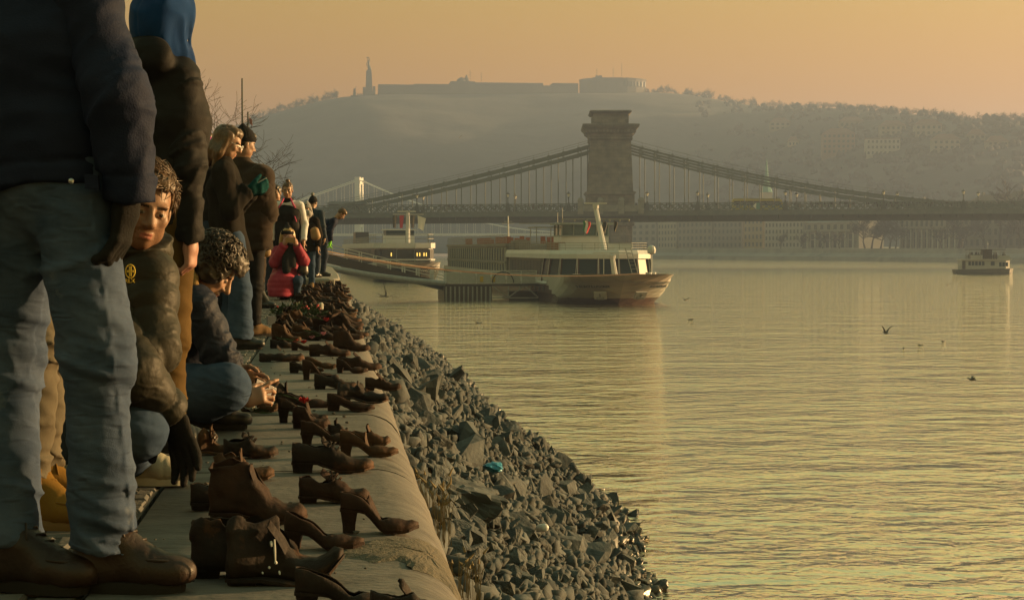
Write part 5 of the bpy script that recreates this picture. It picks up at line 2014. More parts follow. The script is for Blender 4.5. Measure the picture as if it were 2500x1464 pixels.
    if tg:
        b = MB()
        tz = .03 if kind == 'oxford' else .045
        t0 = .50 if kind == 'oxford' else .53
        rows_ = []
        curl = r_.uniform(-.4, 1.0)
        for i in range(8):
            u = i / 7
            tt = t0 - .13 * u
            s = shoe_z(kind, tt, hh)
            hb_ = lerp_tab(K['h'], t0) * (.4 + .6 * sc) * (tall if kind == 'boot' else 1)
            zc = s + hb_ - .006 + tz * u * (1 - .15 * u) + (.02 if kind == 'boot' else .0) * u
            xc = (tt - .5) * L_ + .016 * curl * u * u
            hw = W * (.40 + .16 * u) * (1 if u < .9 else .7)
            rows_.append([(xc - .004 * abs(v) * 2, hw * v, zc - .010 * v * v + .004 * math.sin(5 * v + seed)) for v in (-1, -.6, -.2, .2, .6, 1)])
        b.grid(rows_)
        b.grid([[(x - .0035, y, z_) for x, y, z_ in rr] for rr in rows_], flip=True)
        b.build('tongue', M_SH[mi], root, smooth=True)
    if laces:
        b = MB()
        for q in range(4):
            tt = .40 + .05 * q
            s = shoe_z(kind, tt, hh)
            hz = lerp_tab(K['h'], tt) * (.4 + .6 * sc) * (tall if kind == 'boot' else 1)
            x = (tt - .5) * L_ + .006
            w = W * .42
            b.tube([(x - .01, -w, s + hz - .006), (x, -w * .4, s + hz + .010), (x + .004, w * .4, s + hz + .010), (x - .006, w, s + hz - .006)], .0028, 5)
        b.tube([((.44 - .5) * L_, 0, s + hz + .03), ((.47 - .5) * L_, -.03, s + hz + .035), ((.49 - .5) * L_, -.045, s + hz + .005), ((.50 - .5) * L_, -.02, s + hz + .008)], .0026, 5)
        b.build('laces', M_SH[mi], root)
    if drop:
        b = MB()
        for (x, z0, ln, w_) in ((-.030, .108, .012, .0035), (-.022, .112, .050, .0028), (-.020, .062, .006, .004), (-.035, .050, .004, .003), (-.012, .040, .008, .0025), (-.05, .038, .004, .002)):
            b.tube([(x, -W * .93, z0), (x + .001, -W * .97, z0 - ln * .5), (x + .002, -W * 1.0, z0 - ln)], [w_ * .7, w_, w_ * .6], 5)
        b.build('bird_dropping', M_DROP, root)
    return root


S_ = make_shoe
S_(470, 742, 1405, 'boot', .02, 'tall dark iron boot with a gaping collar, half behind the dung-streaked boot', 1, 0, .05, crumple=1.6, tall=.86)
S_(556, 838, 1425, 'boot', .012, 'crushed iron boot streaked with bird droppings and a kicked-up toe', 2, 0, -.02, crumple=2.6, toe_up=.050, tall=.98, drop=True)
S_(722, 985, 1492, 'pump', .045, 'dark iron pump cut off by the bottom of the picture, nearest of all', 3, 0, -.03)
S_(905, 1115, 1520, 'oxford', .02, 'dark iron shoe of which only the top shows at the bottom edge', 4, 0, 0.05)
S_(516, 748, 1272, 'boot', .022, 'big ankle boot in reddish iron, the tallest in front of the gloved hand', 5, 1, -.06, crumple=1.4, tall=1.12, wide=1.1)
S_(468, 640, 1240, 'oxford', .018, 'iron shoe whose heel peeks out behind the big reddish ankle boot', 6, 0, .1)
S_(697, 888, 1338, 'pump', .050, 'slingback iron pump with open waist between boots and high heel', 7, 1, -.16, crumple=1.3)
S_(832, 1022, 1298, 'pump', .072, 'high-heeled iron pump with bow, standing nearest the river edge', 8, 1, -.05, tongue=True)
S_(731, 902, 1224, 'oxford', .016, 'gaping iron lace-up with curled tongue behind the high-heeled pump', 9, 1, -.06, crumple=1.9, laces=True)
S_(714, 912, 1150, 'oxford', .026, 'long dark iron brogue with a stacked heel on bare stone', 10, 0, .0, laces=True)
S_(830, 972, 1113, 'pump', .050, 'rust-orange iron court shoe with curved heel beside the long brogue', 11, 2, -.04, tongue=True)
S_(862, 953, 1086, 'oxford', .012, 'small orange iron lace-up behind the rust-orange court shoe', 12, 2, .06, crumple=1.4)
S_(735, 875, 1082, 'pump', .042, 'dark iron pump with sloping vamp behind the long brogue', 13, 1, .02)
S_(802, 850, 1062, 'oxford', .012, 'tiny dark iron child shoe tucked behind two pumps', 14, 0, .3)
S_(486, 556, 1108, 'boot', .014, 'golden-lit iron lace boot just beyond the gloved fingers', 15, 2, .15, crumple=1.5, laces=True, tall=.95)
S_(548, 678, 1116, 'oxford', .014, 'cracked dark iron lace-up next to the golden-lit lace boot', 16, 0, -.05, crumple=2.0, laces=True)
S_(524, 668, 1170, 'boot', .012, 'crumpled child boot of pale rusty iron by the gloved hand', 17, 2, .1, crumple=2.8, tall=.62)
S_(716, 806, 1044, 'boot', .040, 'heeled iron bootee gaping open next to the flower-filled pump', 18, 1, -.12, crumple=1.4, tall=.66)
S_(680, 800, 1030, 'pump', .062, 'high iron pump filled with a red flower', 19, 0, -.05)
S_(800, 914, 1003, 'pump', .034, 'neat pointed iron pump with low heel near the edge', 20, 1, -.14, crumple=.5)
S_(690, 815, 995, 'pump', .016, 'long flat iron slipper stretched out beside the phone', 21, 1, -.16)
S_(590, 682, 1004, 'oxford', .012, 'iron shoe toe showing under the photographing hands', 22, 2, -.1)
S_(824, 948, 983, 'oxford', .022, 'badly rumpled iron lace-up with a collar flap turned out', 23, 0, -.02, crumple=3.0)
S_(892, 980, 953, 'oxford', .020, 'iron shoe whose toe juts out over the river edge', 24, 1, -.05, crumple=1.5)
S_(768, 872, 950, 'oxford', .024, 'plain dark iron slip-on with a broad heel block', 25, 0, .05, tongue=False)
S_(596, 684, 948, 'boot', .014, 'sunlit iron lace boot standing apart by the setts', 26, 2, .08, crumple=1.7, laces=True, tall=.8)
S_(664, 742, 985, 'boot', .014, 'iron boot with an upright folded flap beside the phone', 27, 0, .2, crumple=2.4, tall=.8)
S_(739, 826, 927, 'pump', .082, 'slim iron pump with the highest straight heel of the row', 28, 1, -.12, crumple=.5)
S_(708, 790, 910, 'pump', .022, 'open flat iron pump close behind the straight-heeled one', 29, 0, -.1)
S_(745, 824, 900, 'pump', .030, 'slender iron pump with sunlit toe tip', 30, 2, -.05)
S_(826, 932, 903, 'oxford', .018, 'sleek iron oxford with sharp toe right on the rounded edge', 31, 1, -.02)
S_(822, 898, 910, 'pump', .05, 'dark iron pump pressed against the sleek oxford', 32, 1, -.2)
S_(756, 856, 870, 'oxford', .016, 'wide iron shoe with a bowed top under a dark flap', 33, 1, 0, crumple=2.5, wide=1.2)
S_(634, 742, 882, 'oxford', .008, 'flattened iron sandal peeling off its sole on the setts side', 34, 0, .1, crumple=3.4, tall=.6)
S_(814, 904, 857, 'boot', .016, 'upright reddish iron boot at the edge, behind the sleek oxford', 35, 1, -.05, tall=1.05)
S_(660, 724, 850, 'oxford', .014, 'iron lace-up with red ribbon laces by the setts', 36, 0, .05, laces=True)
S_(712, 770, 856, 'pump', .03, 'dark iron pump beside the shoe with red laces', 37, 1, -.1)
FAR_LAB = 'small rusty iron shoe in the crowded far stretch of the row'


def far_label(kind, X):
    w = {'pump': 'pump', 'oxford': 'lace-up', 'boot': 'boot'}[kind]
    return 'small rusty iron %s %s at the crowded far end of the row' % (w, 'on the sett side' if X < -.2 else ('in the middle' if X < .1 else 'on the river side'))


rs = random.Random(99)
Dd = 14.4
k_ = 38
while Dd < 35.5:
    for X in (-.34, -.17, .01, .17):
        kind = rs.choice(('pump', 'oxford', 'oxford', 'boot', 'boot', 'oxford'))
        Lw = rs.uniform(.22, .29)
        S_(0, 0, 0, kind, rs.choice((.012, .016, .02, .05)) if kind != 'boot' else .018, far_label(kind, X), k_, rs.choice((0, 0, 1, 1, 2)), rs.uniform(-.35, .35), crumple=rs.uniform(1, 2.4), tall=rs.uniform(.75, 1.1), group='far end: ' + far_label(kind, X).replace('small rusty iron ', ''), world=(X + rs.uniform(-.05, .05), Dd + rs.uniform(-.25, .25), 0), Lw=Lw, laces=False)
        k_ += 1
    Dd += rs.uniform(.75, 1.0) if Dd < 22 else rs.uniform(1.0, 1.4)
# ================================================================== PEOPLE: distance-field kit
def smin(a, b_, k):
    h = np.clip(.5 + .5 * (b_ - a) / k, 0, 1)
    return b_ * (1 - h) + a * h - k * h * (1 - h)


def smax(a, b_, k): return -smin(-a, -b_, k)


class Cone:
    """tapered capsule a->b; side/fu flattens it (fu > 1 = wider along side)"""

    def __init__(s, a, b_, ra, rb, side=None, fu=1.0, k=.03, puff=None, cut=None):
        s.a, s.b, s.ra, s.rb, s.fu, s.k, s.puff, s.cut = np.array(a, float), np.array(b_, float), ra, rb, fu, k, puff, cut
        s.side = None
        if side is not None:
            d = s.b - s.a
            d = d / (np.linalg.norm(d) + 1e-9)
            v = np.array(side, float)
            v = v - d * v.dot(d)
            s.side = v / (np.linalg.norm(v) + 1e-9)

    def box(s):
        r = max(s.ra, s.rb) * max(1, s.fu) + .03
        return np.minimum(s.a, s.b) - r, np.maximum(s.a, s.b) + r

    def __call__(s, P):
        ba = s.b - s.a
        L2 = ba.dot(ba) + 1e-9
        pa = P - s.a
        h = np.clip(pa @ ba / L2, 0, 1)
        q = pa - h[:, None] * ba
        if s.side is not None:
            u = q @ s.side
            q = q - (u * (1 - 1 / s.fu))[:, None] * s.side
        r = s.ra + (s.rb - s.ra) * h
        if s.puff:
            per, amp = s.puff
            L = math.sqrt(L2)
            r = r + amp * (np.abs(np.cos(np.pi * h * L / per)) ** .40 - .75)
        d = np.sqrt((q * q).sum(1)) - r
        if s.cut == 'b': d = np.maximum(d, (P - s.b) @ (ba / math.sqrt(L2)))
        return d


class Ell:
    def __init__(s, c, r, M=None, k=.02):
        s.c, s.r, s.k = np.array(c, float), np.array(r, float), k
        s.M = np.array(M) if M is not None else None

    def box(s):
        r = s.r.max() + .02
        return s.c - r, s.c + r

    def __call__(s, P):
        q = P - s.c
        if s.M is not None: q = q @ s.M      # world -> local (M columns = axes)
        k0 = np.sqrt(((q / s.r) ** 2).sum(1)) + 1e-9
        k1 = np.sqrt(((q / (s.r ** 2)) ** 2).sum(1)) + 1e-9
        return k0 * (k0 - 1) / k1


def union(prims):
    def f(P):
        d = None
        for p in prims:
            dp = p(P)
            d = dp if d is None else smin(d, dp, p.k)
        return d
    return f


def bounds(prims, pad=.02):
    lo = np.min([p.box()[0] for p in prims], axis=0) - pad
    hi = np.max([p.box()[1] for p in prims], axis=0) + pad
    return lo, hi


def surface_nets(fn, lo, hi, res):
    n = np.maximum(4, np.ceil((hi - lo) / res).astype(int) + 1)
    ax = [lo[i] + res * np.arange(n[i]) for i in range(3)]
    V = np.empty(tuple(n))
    # slab by slab to keep memory small
    step = max(1, int(250000 / (n[1] * n[2])))
    for i0 in range(0, n[0], step):
        i1 = min(n[0], i0 + step)
        G = np.stack(np.meshgrid(ax[0][i0:i1], ax[1], ax[2], indexing='ij'), -1).reshape(-1, 3)
        V[i0:i1] = fn(G).reshape(i1 - i0, n[1], n[2])
    S = V < 0
    nc = n - 1
    c = [(i, j, k) for i in (0, 1) for j in (0, 1) for k in (0, 1)]
    cnt = np.zeros(tuple(nc), int)
    for i, j, k in c: cnt += S[i:i + nc[0], j:j + nc[1], k:k + nc[2]]
    act = (cnt > 0) & (cnt < 8)
    idx = np.argwhere(act)
    if len(idx) == 0: return np.zeros((0, 3)), []
    vid = -np.ones(tuple(nc), int)
    vid[act] = np.arange(len(idx))
    acc = np.zeros((len(idx), 3)); num = np.zeros(len(idx))
    for a in c:
        for axis in range(3):
            if a[axis]: continue
            b_ = list(a); b_[axis] = 1
            va = V[idx[:, 0] + a[0], idx[:, 1] + a[1], idx[:, 2] + a[2]]
            vb = V[idx[:, 0] + b_[0], idx[:, 1] + b_[1], idx[:, 2] + b_[2]]
            m = (va < 0) != (vb < 0)
            t = np.where(m, va / np.where(m, va - vb, 1), 0)
            p = np.tile(np.array(a, float), (len(idx), 1))
            p[:, axis] += t
            acc[m] += p[m]; num[m] += 1
    verts = lo + res * (idx + acc / num[:, None])
    faces = []
    for axis in range(3):
        o1, o2 = [(1, 2), (2, 0), (0, 1)][axis]
        sl0 = [slice(None)] * 3; sl1 = [slice(None)] * 3
        sl0[axis] = slice(0, n[axis] - 1); sl1[axis] = slice(1, n[axis])
        A, B = S[tuple(sl0)], S[tuple(sl1)]
        E = np.argwhere(A != B)
        ok = (E[:, o1] > 0) & (E[:, o1] < nc[o1]) & (E[:, o2] > 0) & (E[:, o2] < nc[o2])
        E = E[ok]
        inside = A[E[:, 0], E[:, 1], E[:, 2]]
        q = []
        for d1, d2 in ((-1, -1), (0, -1), (0, 0), (-1, 0)):
            C = E.copy(); C[:, o1] += d1; C[:, o2] += d2
            q.append(vid[C[:, 0], C[:, 1], C[:, 2]])
        q = np.stack(q, 1)
        q[~inside] = q[~inside][:, ::-1]
        faces.append(q)
    F = np.concatenate(faces)
    F = F[(F >= 0).all(1)]
    return verts, F


def quads_mesh(name, verts, F, mats, mat_idx=None):
    me = bpy.data.meshes.new(name)
    me.vertices.add(len(verts)); me.vertices.foreach_set('co', verts.ravel())
    me.loops.add(F.size); me.loops.foreach_set('vertex_index', F.ravel().astype(np.int32))
    me.polygons.add(len(F)); me.polygons.foreach_set('loop_start', np.arange(0, F.size, 4, dtype=np.int32)); me.polygons.foreach_set('loop_total', np.full(len(F), 4, dtype=np.int32))
    for m in mats: me.materials.append(m)
    if mat_idx is not None: me.polygons.foreach_set('material_index', mat_idx.astype(np.int32))
    me.polygons.foreach_set('use_smooth', np.ones(len(F), bool))
    me.update(); me.validate()
    return me


def V3(*a): return np.array(a, float)


def nrmz(v): return v / (np.linalg.norm(v) + 1e-9)


def noise3(P, f, seed=0.0):
    f = np.array(f, float)
    q = P * f + 11.3 + seed
    return NZ(q[:, 0], q[:, 1], q[:, 2])


def cloth_noise(P, amp, f=(13, 13, 20), seed=0.0, ridged=True):
    a = noise3(P, f, seed)
    b_ = noise3(P, np.array(f) * 2.1, seed + 5)
    if ridged:
        return amp * ((1 - 2 * np.abs(a)) * .7 + .35 * b_)
    return amp * (a + .5 * b_)


class Person:
    """a posed figure: joints are world points, meshes are stored relative to the root at the feet"""

    def __init__(s, label, D, root, facing, group='people gathered along the quay', skin='skin_light', height=1.75, name='person'):
        s.D, s.root, s.f = D, np.array(root, float), facing
        s.label, s.group, s.skin = label, group, skin
        s.F = V3(math.sin(facing), math.cos(facing), 0)
        s.Rr = V3(math.cos(facing), -math.sin(facing), 0)
        s.k = height / 1.75
        s.J = {}
        s.parts = []
        s.body = []      # (verts, faces, material index)
        s.bmats = [MATS[skin]]
        s.fres = min(.0085, max(.0046, D * .0006))
        s.cres = min(.018, max(.0085, D * .0009))
        s.stand()

    def L(s, x, y, z): return s.root + (s.Rr * x + s.F * y) * s.k + V3(0, 0, z * s.k)

    def stand(s):
        J = s.J
        J['head'] = s.L(0, .03, 1.635); J['neck'] = s.L(0, -.01, 1.47); J['chest'] = s.L(0, 0, 1.27); J['waist'] = s.L(0, 0, 1.06); J['pelvis'] = s.L(0, 0, .93)
        for n, x in (('L', -1), ('R', 1)):
            J['sh' + n] = s.L(.185 * x, 0, 1.40); J['el' + n] = s.L(.245 * x, -.04, 1.12); J['wr' + n] = s.L(.245 * x, .06, .87)
            J['hip' + n] = s.L(.09 * x, 0, .91); J['kn' + n] = s.L(.10 * x, .03, .49); J['an' + n] = s.L(.10 * x, -.03, .085); J['toe' + n] = s.L(.13 * x, .17, .03)

    def P(s, name, px, py, dy=0.0):
        s.J[name] = np.array(at(px, py, s.D + dy))

    # ---- pieces
    def solid(s, name, prims, mats, fn=None, res=None, mat_fn=None, sub=None, pad=.025):
        """mesh of a smooth union; fn(P, d) may carve or wrinkle it"""
        lo, hi = bounds(prims, pad)
        U = union(prims)
        g = (lambda P: fn(P, U(P))) if fn else U
        v, F = surface_nets(g, lo, hi, res or s.cres)
        if len(v) == 0: return None
        mi = mat_fn(v[F].mean(1)) if mat_fn else None
        if not isinstance(mats, (list, tuple)): mats = [mats]
        s.parts.append((name, v - s.root, F, [MATS[m] if isinstance(m, str) else m for m in mats], mi, sub))
        return len(s.parts) - 1

    def meshpart(s, name, mb, mats, sub=None, smooth=True):
        mb.v = [tuple(np.array(p) - s.root) for p in mb.v]
        s.parts.append((name, mb, None, mats, smooth, sub))
        return len(s.parts) - 1

    def body_solid(s, prims, fn=None, res=None, mat_fn=None, pad=.015):
        lo, hi = bounds(prims, pad)
        U = union(prims)
        g = (lambda P: fn(P, U(P))) if fn else U
        v, F = surface_nets(g, lo, hi, res or s.fres)
        if len(v) == 0: return
        mi = mat_fn(v[F].mean(1)) if mat_fn else np.zeros(len(F), int)
        s.body.append((v - s.root, F, mi))

    def bm(s, m):
        m = MATS[m] if isinstance(m, str) else m
        if m not in s.bmats: s.bmats.append(m)
        return s.bmats.index(m)

    def head_frame(s, yaw, pitch=0.0, roll=0.0):
        """columns right, forward, up of the head; yaw from +Y to +X, pitch > 0 looks down"""
        f = V3(math.sin(yaw) * math.cos(pitch), math.cos(yaw) * math.cos(pitch), -math.sin(pitch))
        r = V3(math.cos(yaw), -math.sin(yaw), 0)
        u = np.cross(r, f)
        cr, sr = math.cos(roll), math.sin(roll)
        r, u = r * cr + u * sr, u * cr - r * sr
        s.hM = np.stack([r, f, u], 1)
        return s.hM

    def H(s, x, y, z): return s.J['head'] + s.hM @ (V3(x, y, z) * s.hs)

    def head(s, yaw, pitch=0.0, roll=0.0, size=1.0, brow='hair_dark', lips='lips', beard=None, female=False):
        s.hs = size
        M = s.head_frame(yaw, pitch, roll)
        H, h = s.H, size
        e = lambda c, r, k=.02: Ell(H(*c), V3(*r) * h, M, k * h)
        jw = .9 if female else 1.0
        pr = [e((0, -.012, .032), (.075, .094, .090)), e((0, .022, -.030), (.060 * jw, .070, .085), .03), e((0, .052, -.094), (.027 * jw, .030, .024), .03),
              e((.045, .02, -.065), (.022, .04, .03), .03), e((-.045, .02, -.065), (.022, .04, .03), .03),
              Cone(H(0, .086, .012), H(0, .110, -.028), .008 * h, .0135 * h, k=.012 * h), e((.013, .094, -.034), (.009, .010, .008), .008), e((-.013, .094, -.034), (.009, .010, .008), .008),
              e((.030, .076, .026), (.024, .012, .008), .014), e((-.030, .076, .026), (.024, .012, .008), .014),
              e((.045, .060, -.020), (.018, .020, .018), .02), e((-.045, .060, -.020), (.018, .020, .018), .02),
              e((0, .085, -.062), (.023, .010, .0065), .008), e((0, .083, -.074), (.020, .010, .007), .008),
              e((.078, -.008, -.012), (.009, .022, .032), .008), e((-.078, -.008, -.012), (.009, .022, .032), .008),
              Cone(H(0, -.022, -.06), s.J['neck'] - (s.J['head'] - s.J['neck']) * .25, (.052 if not female else .045) * h, (.060 if not female else .05) * h, k=.03)]
        ba = np.concatenate
        ec = [H(.031, .092, .002), H(-.031, .092, .002)]
        eb = [Ell(H(.031, .074, .002), V3(.0135, .0135, .0125) * h, M), Ell(H(-.031, .074, .002), V3(.0135, .0135, .0125) * h, M)]
        mouth = [H(-.02, .092, -.068), H(.02, .092, -.068)]
        mc = Cone(mouth[0], mouth[1], .003 * h, .003 * h)

        def carve(P, d):
            for c in ec:
                ds = np.sqrt(((P - c) ** 2).sum(1)) - .0185 * h
                d = smax(d, -ds, .012 * h)
            d = np.maximum(d, -mc(P))
            for q in eb: d = np.minimum(d, q(P))
            return d
        iw, ib, ibr, il = s.bm('eye_white'), s.bm('eye_iris'), s.bm(brow), s.bm(lips)
        ibd = s.bm(beard) if beard else 0

        def mfn(C):
            q = (C - s.J['head']) @ M / h
            mi = np.zeros(len(C), int)
            x, y, z = np.abs(q[:, 0]), q[:, 1], q[:, 2]
            if beard:
                mi[(y > -.01) & (z < -.045) & (z > -.13) & ~((x < .024) & (z > -.080) & (z < -.055)) & ((x > .03) | (z < -.08) | ((z < -.045) & (z > -.058)))] = ibd
            mi[((np.abs(x - .031) / .0135) ** 2 + ((z - .000) / .0055) ** 2 < 1) & (y > .068)] = iw
            mi[((np.abs(x - .031) / .0062) ** 2 + ((z - .0005) / .0058) ** 2 < 1) & (y > .068)] = ib
            mi[(x > .012) & (x < .052) & (z > .0165 - .12 * (x - .03) * (x > .035)) & (z < .0245 - .1 * (x - .03)) & (y > .05)] = ibr
            mi[(x < .019) & (z > -.0765) & (z < -.0595) & (y > .084)] = il
            return mi
        s.body_solid(pr, carve, mat_fn=mfn)

    def hand(s, side, d, n, curl=.35, spread=.1, material=None, size=1.0, thumb=.7, fingers=None, res=None, fore=True, fr=None):
        """d = pointing direction, n = palm normal (fingers curl towards n)"""
        wr = s.J['wr' + side]
        d = nrmz(np.array(d, float)); n = np.array(n, float); n = nrmz(n - d * n.dot(d))
        t = np.cross(d, n) if side == 'R' else np.cross(n, d)     # thumb side
        k = size
        fr = fr or (1.38 if material else 1.0)
        pr = [Cone(wr + d * .025 * k, wr + d * .080 * k, .021 * k, .019 * k, side=t, fu=2.0, k=.012)]
        if fore: pr.append(Cone(wr - d * .02, wr + d * .03 * k, .026 * k, .025 * k, side=t, fu=1.2, k=.015))
        for i, (off, ln) in enumerate(((.030, .94), (.010, 1.05), (-.010, .98), (-.029, .78))):
            c = curl if fingers is None else fingers[i]
            b0 = wr + d * (.088 - abs(off) * .15) * k + t * off * k
            dd = nrmz(d + t * spread * off / .03)
            a = 0
            p = b0
            for j, seg in enumerate((.044, .027, .022)):
                a += c * (.75 if j == 0 else 1.1)
                v = dd * math.cos(a) + n * math.sin(a)
                q = p + v * seg * ln * k
                pr.append(Cone(p, q, (.0098 - .0012 * j) * k * fr, (.0088 - .0012 * j) * k * fr, k=.004 * fr))
                p = q
        th0 = wr + d * .026 * k + t * .026 * k
        v = nrmz(d * .70 + t * thumb + n * .35)
        th1 = th0 + v * .042 * k
        v2 = nrmz(d * .85 + t * thumb * .35 + n * (.35 + curl * .6))
        th2 = th1 + v2 * .032 * k
        v3 = nrmz(d * .9 + t * thumb * .1 + n * (.45 + curl * .8))
        pr += [Cone(th0, th1, .0135 * k * fr, .011 * k * fr, k=.010), Cone(th1, th2, .0105 * k * fr, .0095 * k * fr, k=.004), Cone(th2, th2 + v3 * .024 * k, .0095 * k * fr, .0078 * k * fr, k=.004)]
        if material:
            s.solid('glove', pr, material, res=res or max(.0045, s.fres * .9))
        else:
            s.body_solid(pr, res=res or min(.0075, max(.0042, s.fres * .9)))

    def core(s):
        J = s.J
        pr = [Cone(J['neck'], J['chest'], .05, .085, side=s.Rr, fu=1.3), Cone(J['chest'], J['waist'], .085, .075, side=s.Rr, fu=1.3), Cone(J['waist'], J['pelvis'], .075, .08, side=s.Rr, fu=1.3)]
        for n in 'LR':
            pr += [Cone(J['neck'], J['sh' + n], .045, .04), Cone(J['sh' + n], J['el' + n], .038, .034), Cone(J['el' + n], J['wr' + n], .034, .025),
                   Cone(J['hip' + n], J['kn' + n], .055, .04), Cone(J['kn' + n], J['kn' + n] * .25 + J['an' + n] * .75, .036, .024)]
        s.body_solid(pr, res=.022)

    def trousers(s, material, rw=1.0, ankle=.062, wr=.007, hemcut=True, seed=0, pel=.115, knee=.070, thigh=.092, name='trousers', crumple=1.0, res=None, extra=None):
        J = s.J
        pr = [Cone(J['waist'] * .35 + J['pelvis'] * .65, J['pelvis'] * .8 + (J['hipL'] + J['hipR']) * .1, pel * rw, pel * rw, side=s.Rr, fu=1.35, k=.05)]
        for n in 'LR':
            pr.append(Cone(J['hip' + n], J['kn' + n], thigh * rw, knee * rw, k=.035))
            pr.append(Cone(J['kn' + n], J['an' + n], knee * rw * 1.0, ankle * rw, k=.04, cut='b'))

        def fn(P, d):
            # folds run across the legs and gather at knee and ankle
            g = np.zeros(len(P))
            for n in 'LR':
                for c, r in ((J['kn' + n], .17), (J['an' + n], .22)):
                    dist = np.sqrt(((P - c) ** 2).sum(1))
                    g = np.maximum(g, np.clip(1 - dist / r, 0, 1))
            Q = P + np.stack([.15 * P[:, 2], 0 * P[:, 2], .35 * P[:, 0]], 1)
            r1 = np.clip(1 - 2.3 * np.abs(noise3(Q, (6, 6, 21), seed)), 0, 1) ** 1.3
            r2 = np.clip(1 - 2.3 * np.abs(noise3(Q, (13, 13, 48), seed + 3)), 0, 1)
            big = noise3(P, (6, 6, 5), seed + 9)
            w = wr * crumple * ((r1 - .3) * (.45 + 1.2 * g) + (r2 - .3) * (.22 + .75 * g) + .9 * big)
            if extra is not None: w = w + extra(P)
            return d - w
        s.solid(name, pr, material, fn, res=res)

    def jacket(s, material, hem=None, th=1.0, puff=None, seed=0, wr=.008, name='jacket', chest_fu=1.45, collar=True, sleeve=(.080, .068, .056), flare=1.0, hood=False, arms='LR', res=None, band=None, cuffs=True, front=.0, fold=(11, 11, 17), chest=.128):
        """hem = joint-like point (world) or None for just under the pelvis"""
        J = s.J
        up = nrmz(J['neck'] - J['pelvis'])
        hp = np.array(hem, float) if hem is not None else J['pelvis'] - up * .04
        pf = puff
        pr = [Cone(J['waist'], J['chest'], chest * .93 * th, chest * 1.02 * th, side=s.Rr, fu=chest_fu, k=.05),
              Cone(J['chest'], J['neck'] - up * .10, chest * th, .078 * th, side=s.Rr, fu=chest_fu, k=.05),
              Cone(J['neck'] - up * .12, J['neck'] - up * .02, .075 * th, .062, side=s.Rr, fu=1.2, k=.05),
              Cone(J['waist'], hp, chest * .93 * th, chest * .98 * th * flare, side=s.Rr, fu=chest_fu * .96, k=.05)]
        for n in arms:
            sd = nrmz(J['sh' + n] - J['neck'])
            pr.append(Cone(J['neck'] - up * .07, J['sh' + n] - sd * .015, .07, sleeve[0] * th * .95, k=.05))
        if collar: pr.append(Cone(J['neck'] - up * .03, J['neck'] + up * .045, .068, .064, side=s.Rr, fu=1.1, k=.015, cut='b'))
        if hood: pr.append(Ell(J['neck'] - s.F * .09 - V3(0, 0, .02), V3(.13, .075, .085), np.stack([s.Rr, s.F, V3(0, 0, 1)], 1), k=.03))

        def fn(P, d):
            d = np.maximum(d, (hp - P) @ up)
            g = np.zeros(len(P))
            for n in arms:
                dist = np.sqrt(((P - J['sh' + n]) ** 2).sum(1)); g = np.maximum(g, .8 * np.clip(1 - dist / .25, 0, 1))
            w = cloth_noise(P, wr, fold, seed) * (.55 + .8 * g) + wr * 1.2 * noise3(P, (5, 5, 5), seed + 2)
            if puff:
                hgt = (P - hp) @ up
                w = w + puff[1] * (np.abs(np.cos(np.pi * hgt / puff[0])) ** .40 - .75)
            if band:
                hgt = (P - hp) @ up
                w = w - .008 * np.exp(-((hgt - band) / .006) ** 2)
            return d - w
        i = s.solid(name, pr, material, fn, res=res)
        for n in arms:
            a, e_, w_ = J['sh' + n], J['el' + n], J['wr' + n]
            sp = [Cone(a, e_, sleeve[0] * th, sleeve[1] * th, k=.03, puff=puff), Cone(e_, w_, sleeve[1] * th, sleeve[2] * th, k=.03, puff=puff, cut='b')]
            ax = nrmz(w_ - a)
            t1 = nrmz(np.cross(ax, V3(.3, .8, .1))); t2 = np.cross(ax, t1)

            def fs_(P, d, a=a, e_=e_, w_=w_, ax=ax, t1=t1, t2=t2):
                q = P - e_
                u, v1, v2 = q @ ax, q @ t1, q @ t2
                Q = np.stack([u + .5 * v1, v1, v2], 1)
                r1 = np.clip(1 - 2.4 * np.abs(noise3(Q, (21, 6, 6), seed + 1)), 0, 1) ** 1.3
                r2 = np.clip(1 - 2.4 * np.abs(noise3(Q, (42, 13, 13), seed + 7)), 0, 1)
                dist = np.sqrt((q * q).sum(1)); g = np.clip(1 - dist / .16, 0, 1)
                dw = np.sqrt(((P - w_) ** 2).sum(1)); g = np.maximum(g, .8 * np.clip(1 - dw / .12, 0, 1))
                w = wr * 1.5 * ((r1 - .3) * (.5 + 1.0 * g) + .45 * (r2 - .3) * (.4 + g)) + wr * .9 * noise3(P, (7, 7, 7), seed)
                du = (P - w_) @ nrmz(w_ - e_)
                w = w - .006 * np.exp(-((du + .055) / .005) ** 2)
                return d - w
            s.solid('sleeve', sp, material, fs_, res=res, sub=i)
        return i

    def shoe(s, side, material, boot=.0, size=1.0, sole='sole_dark', name='shoe', res=None, d=None, ground=0.0, lace=None):
        an, toe = s.J['an' + side], s.J['toe' + side]
        v = toe - an; v[2] = 0
        v = nrmz(v if d is None else np.array(d, float))
        sd = V3(v[1], -v[0], 0)
        k = size
        c0 = V3(an[0], an[1], ground)
        heel, ball, tip = c0 - v * .065 * k, c0 + v * .105 * k, c0 + v * .175 * k
        z = V3(0, 0, 1)
        pr = [Cone(heel + z * .052 * k, ball + z * .045 * k, .036 * k, .036 * k, side=sd, fu=1.12, k=.02), Cone(ball + z * .045 * k, tip + z * .042 * k, .036 * k, .031 * k, side=sd, fu=1.25, k=.02),
              Cone(c0 + z * .06 * k, an * np.array((1, 1, 0)) + z * (ground + (.10 + boot) * k), .044 * k, .047 * k, side=sd, fu=.95, k=.035, cut='b'),
              Cone(c0 + v * .025 * k + z * (.095 + boot * .35) * k, c0 + v * .105 * k + z * .062 * k, .040 * k, .032 * k, side=sd, fu=1.1, k=.03)]
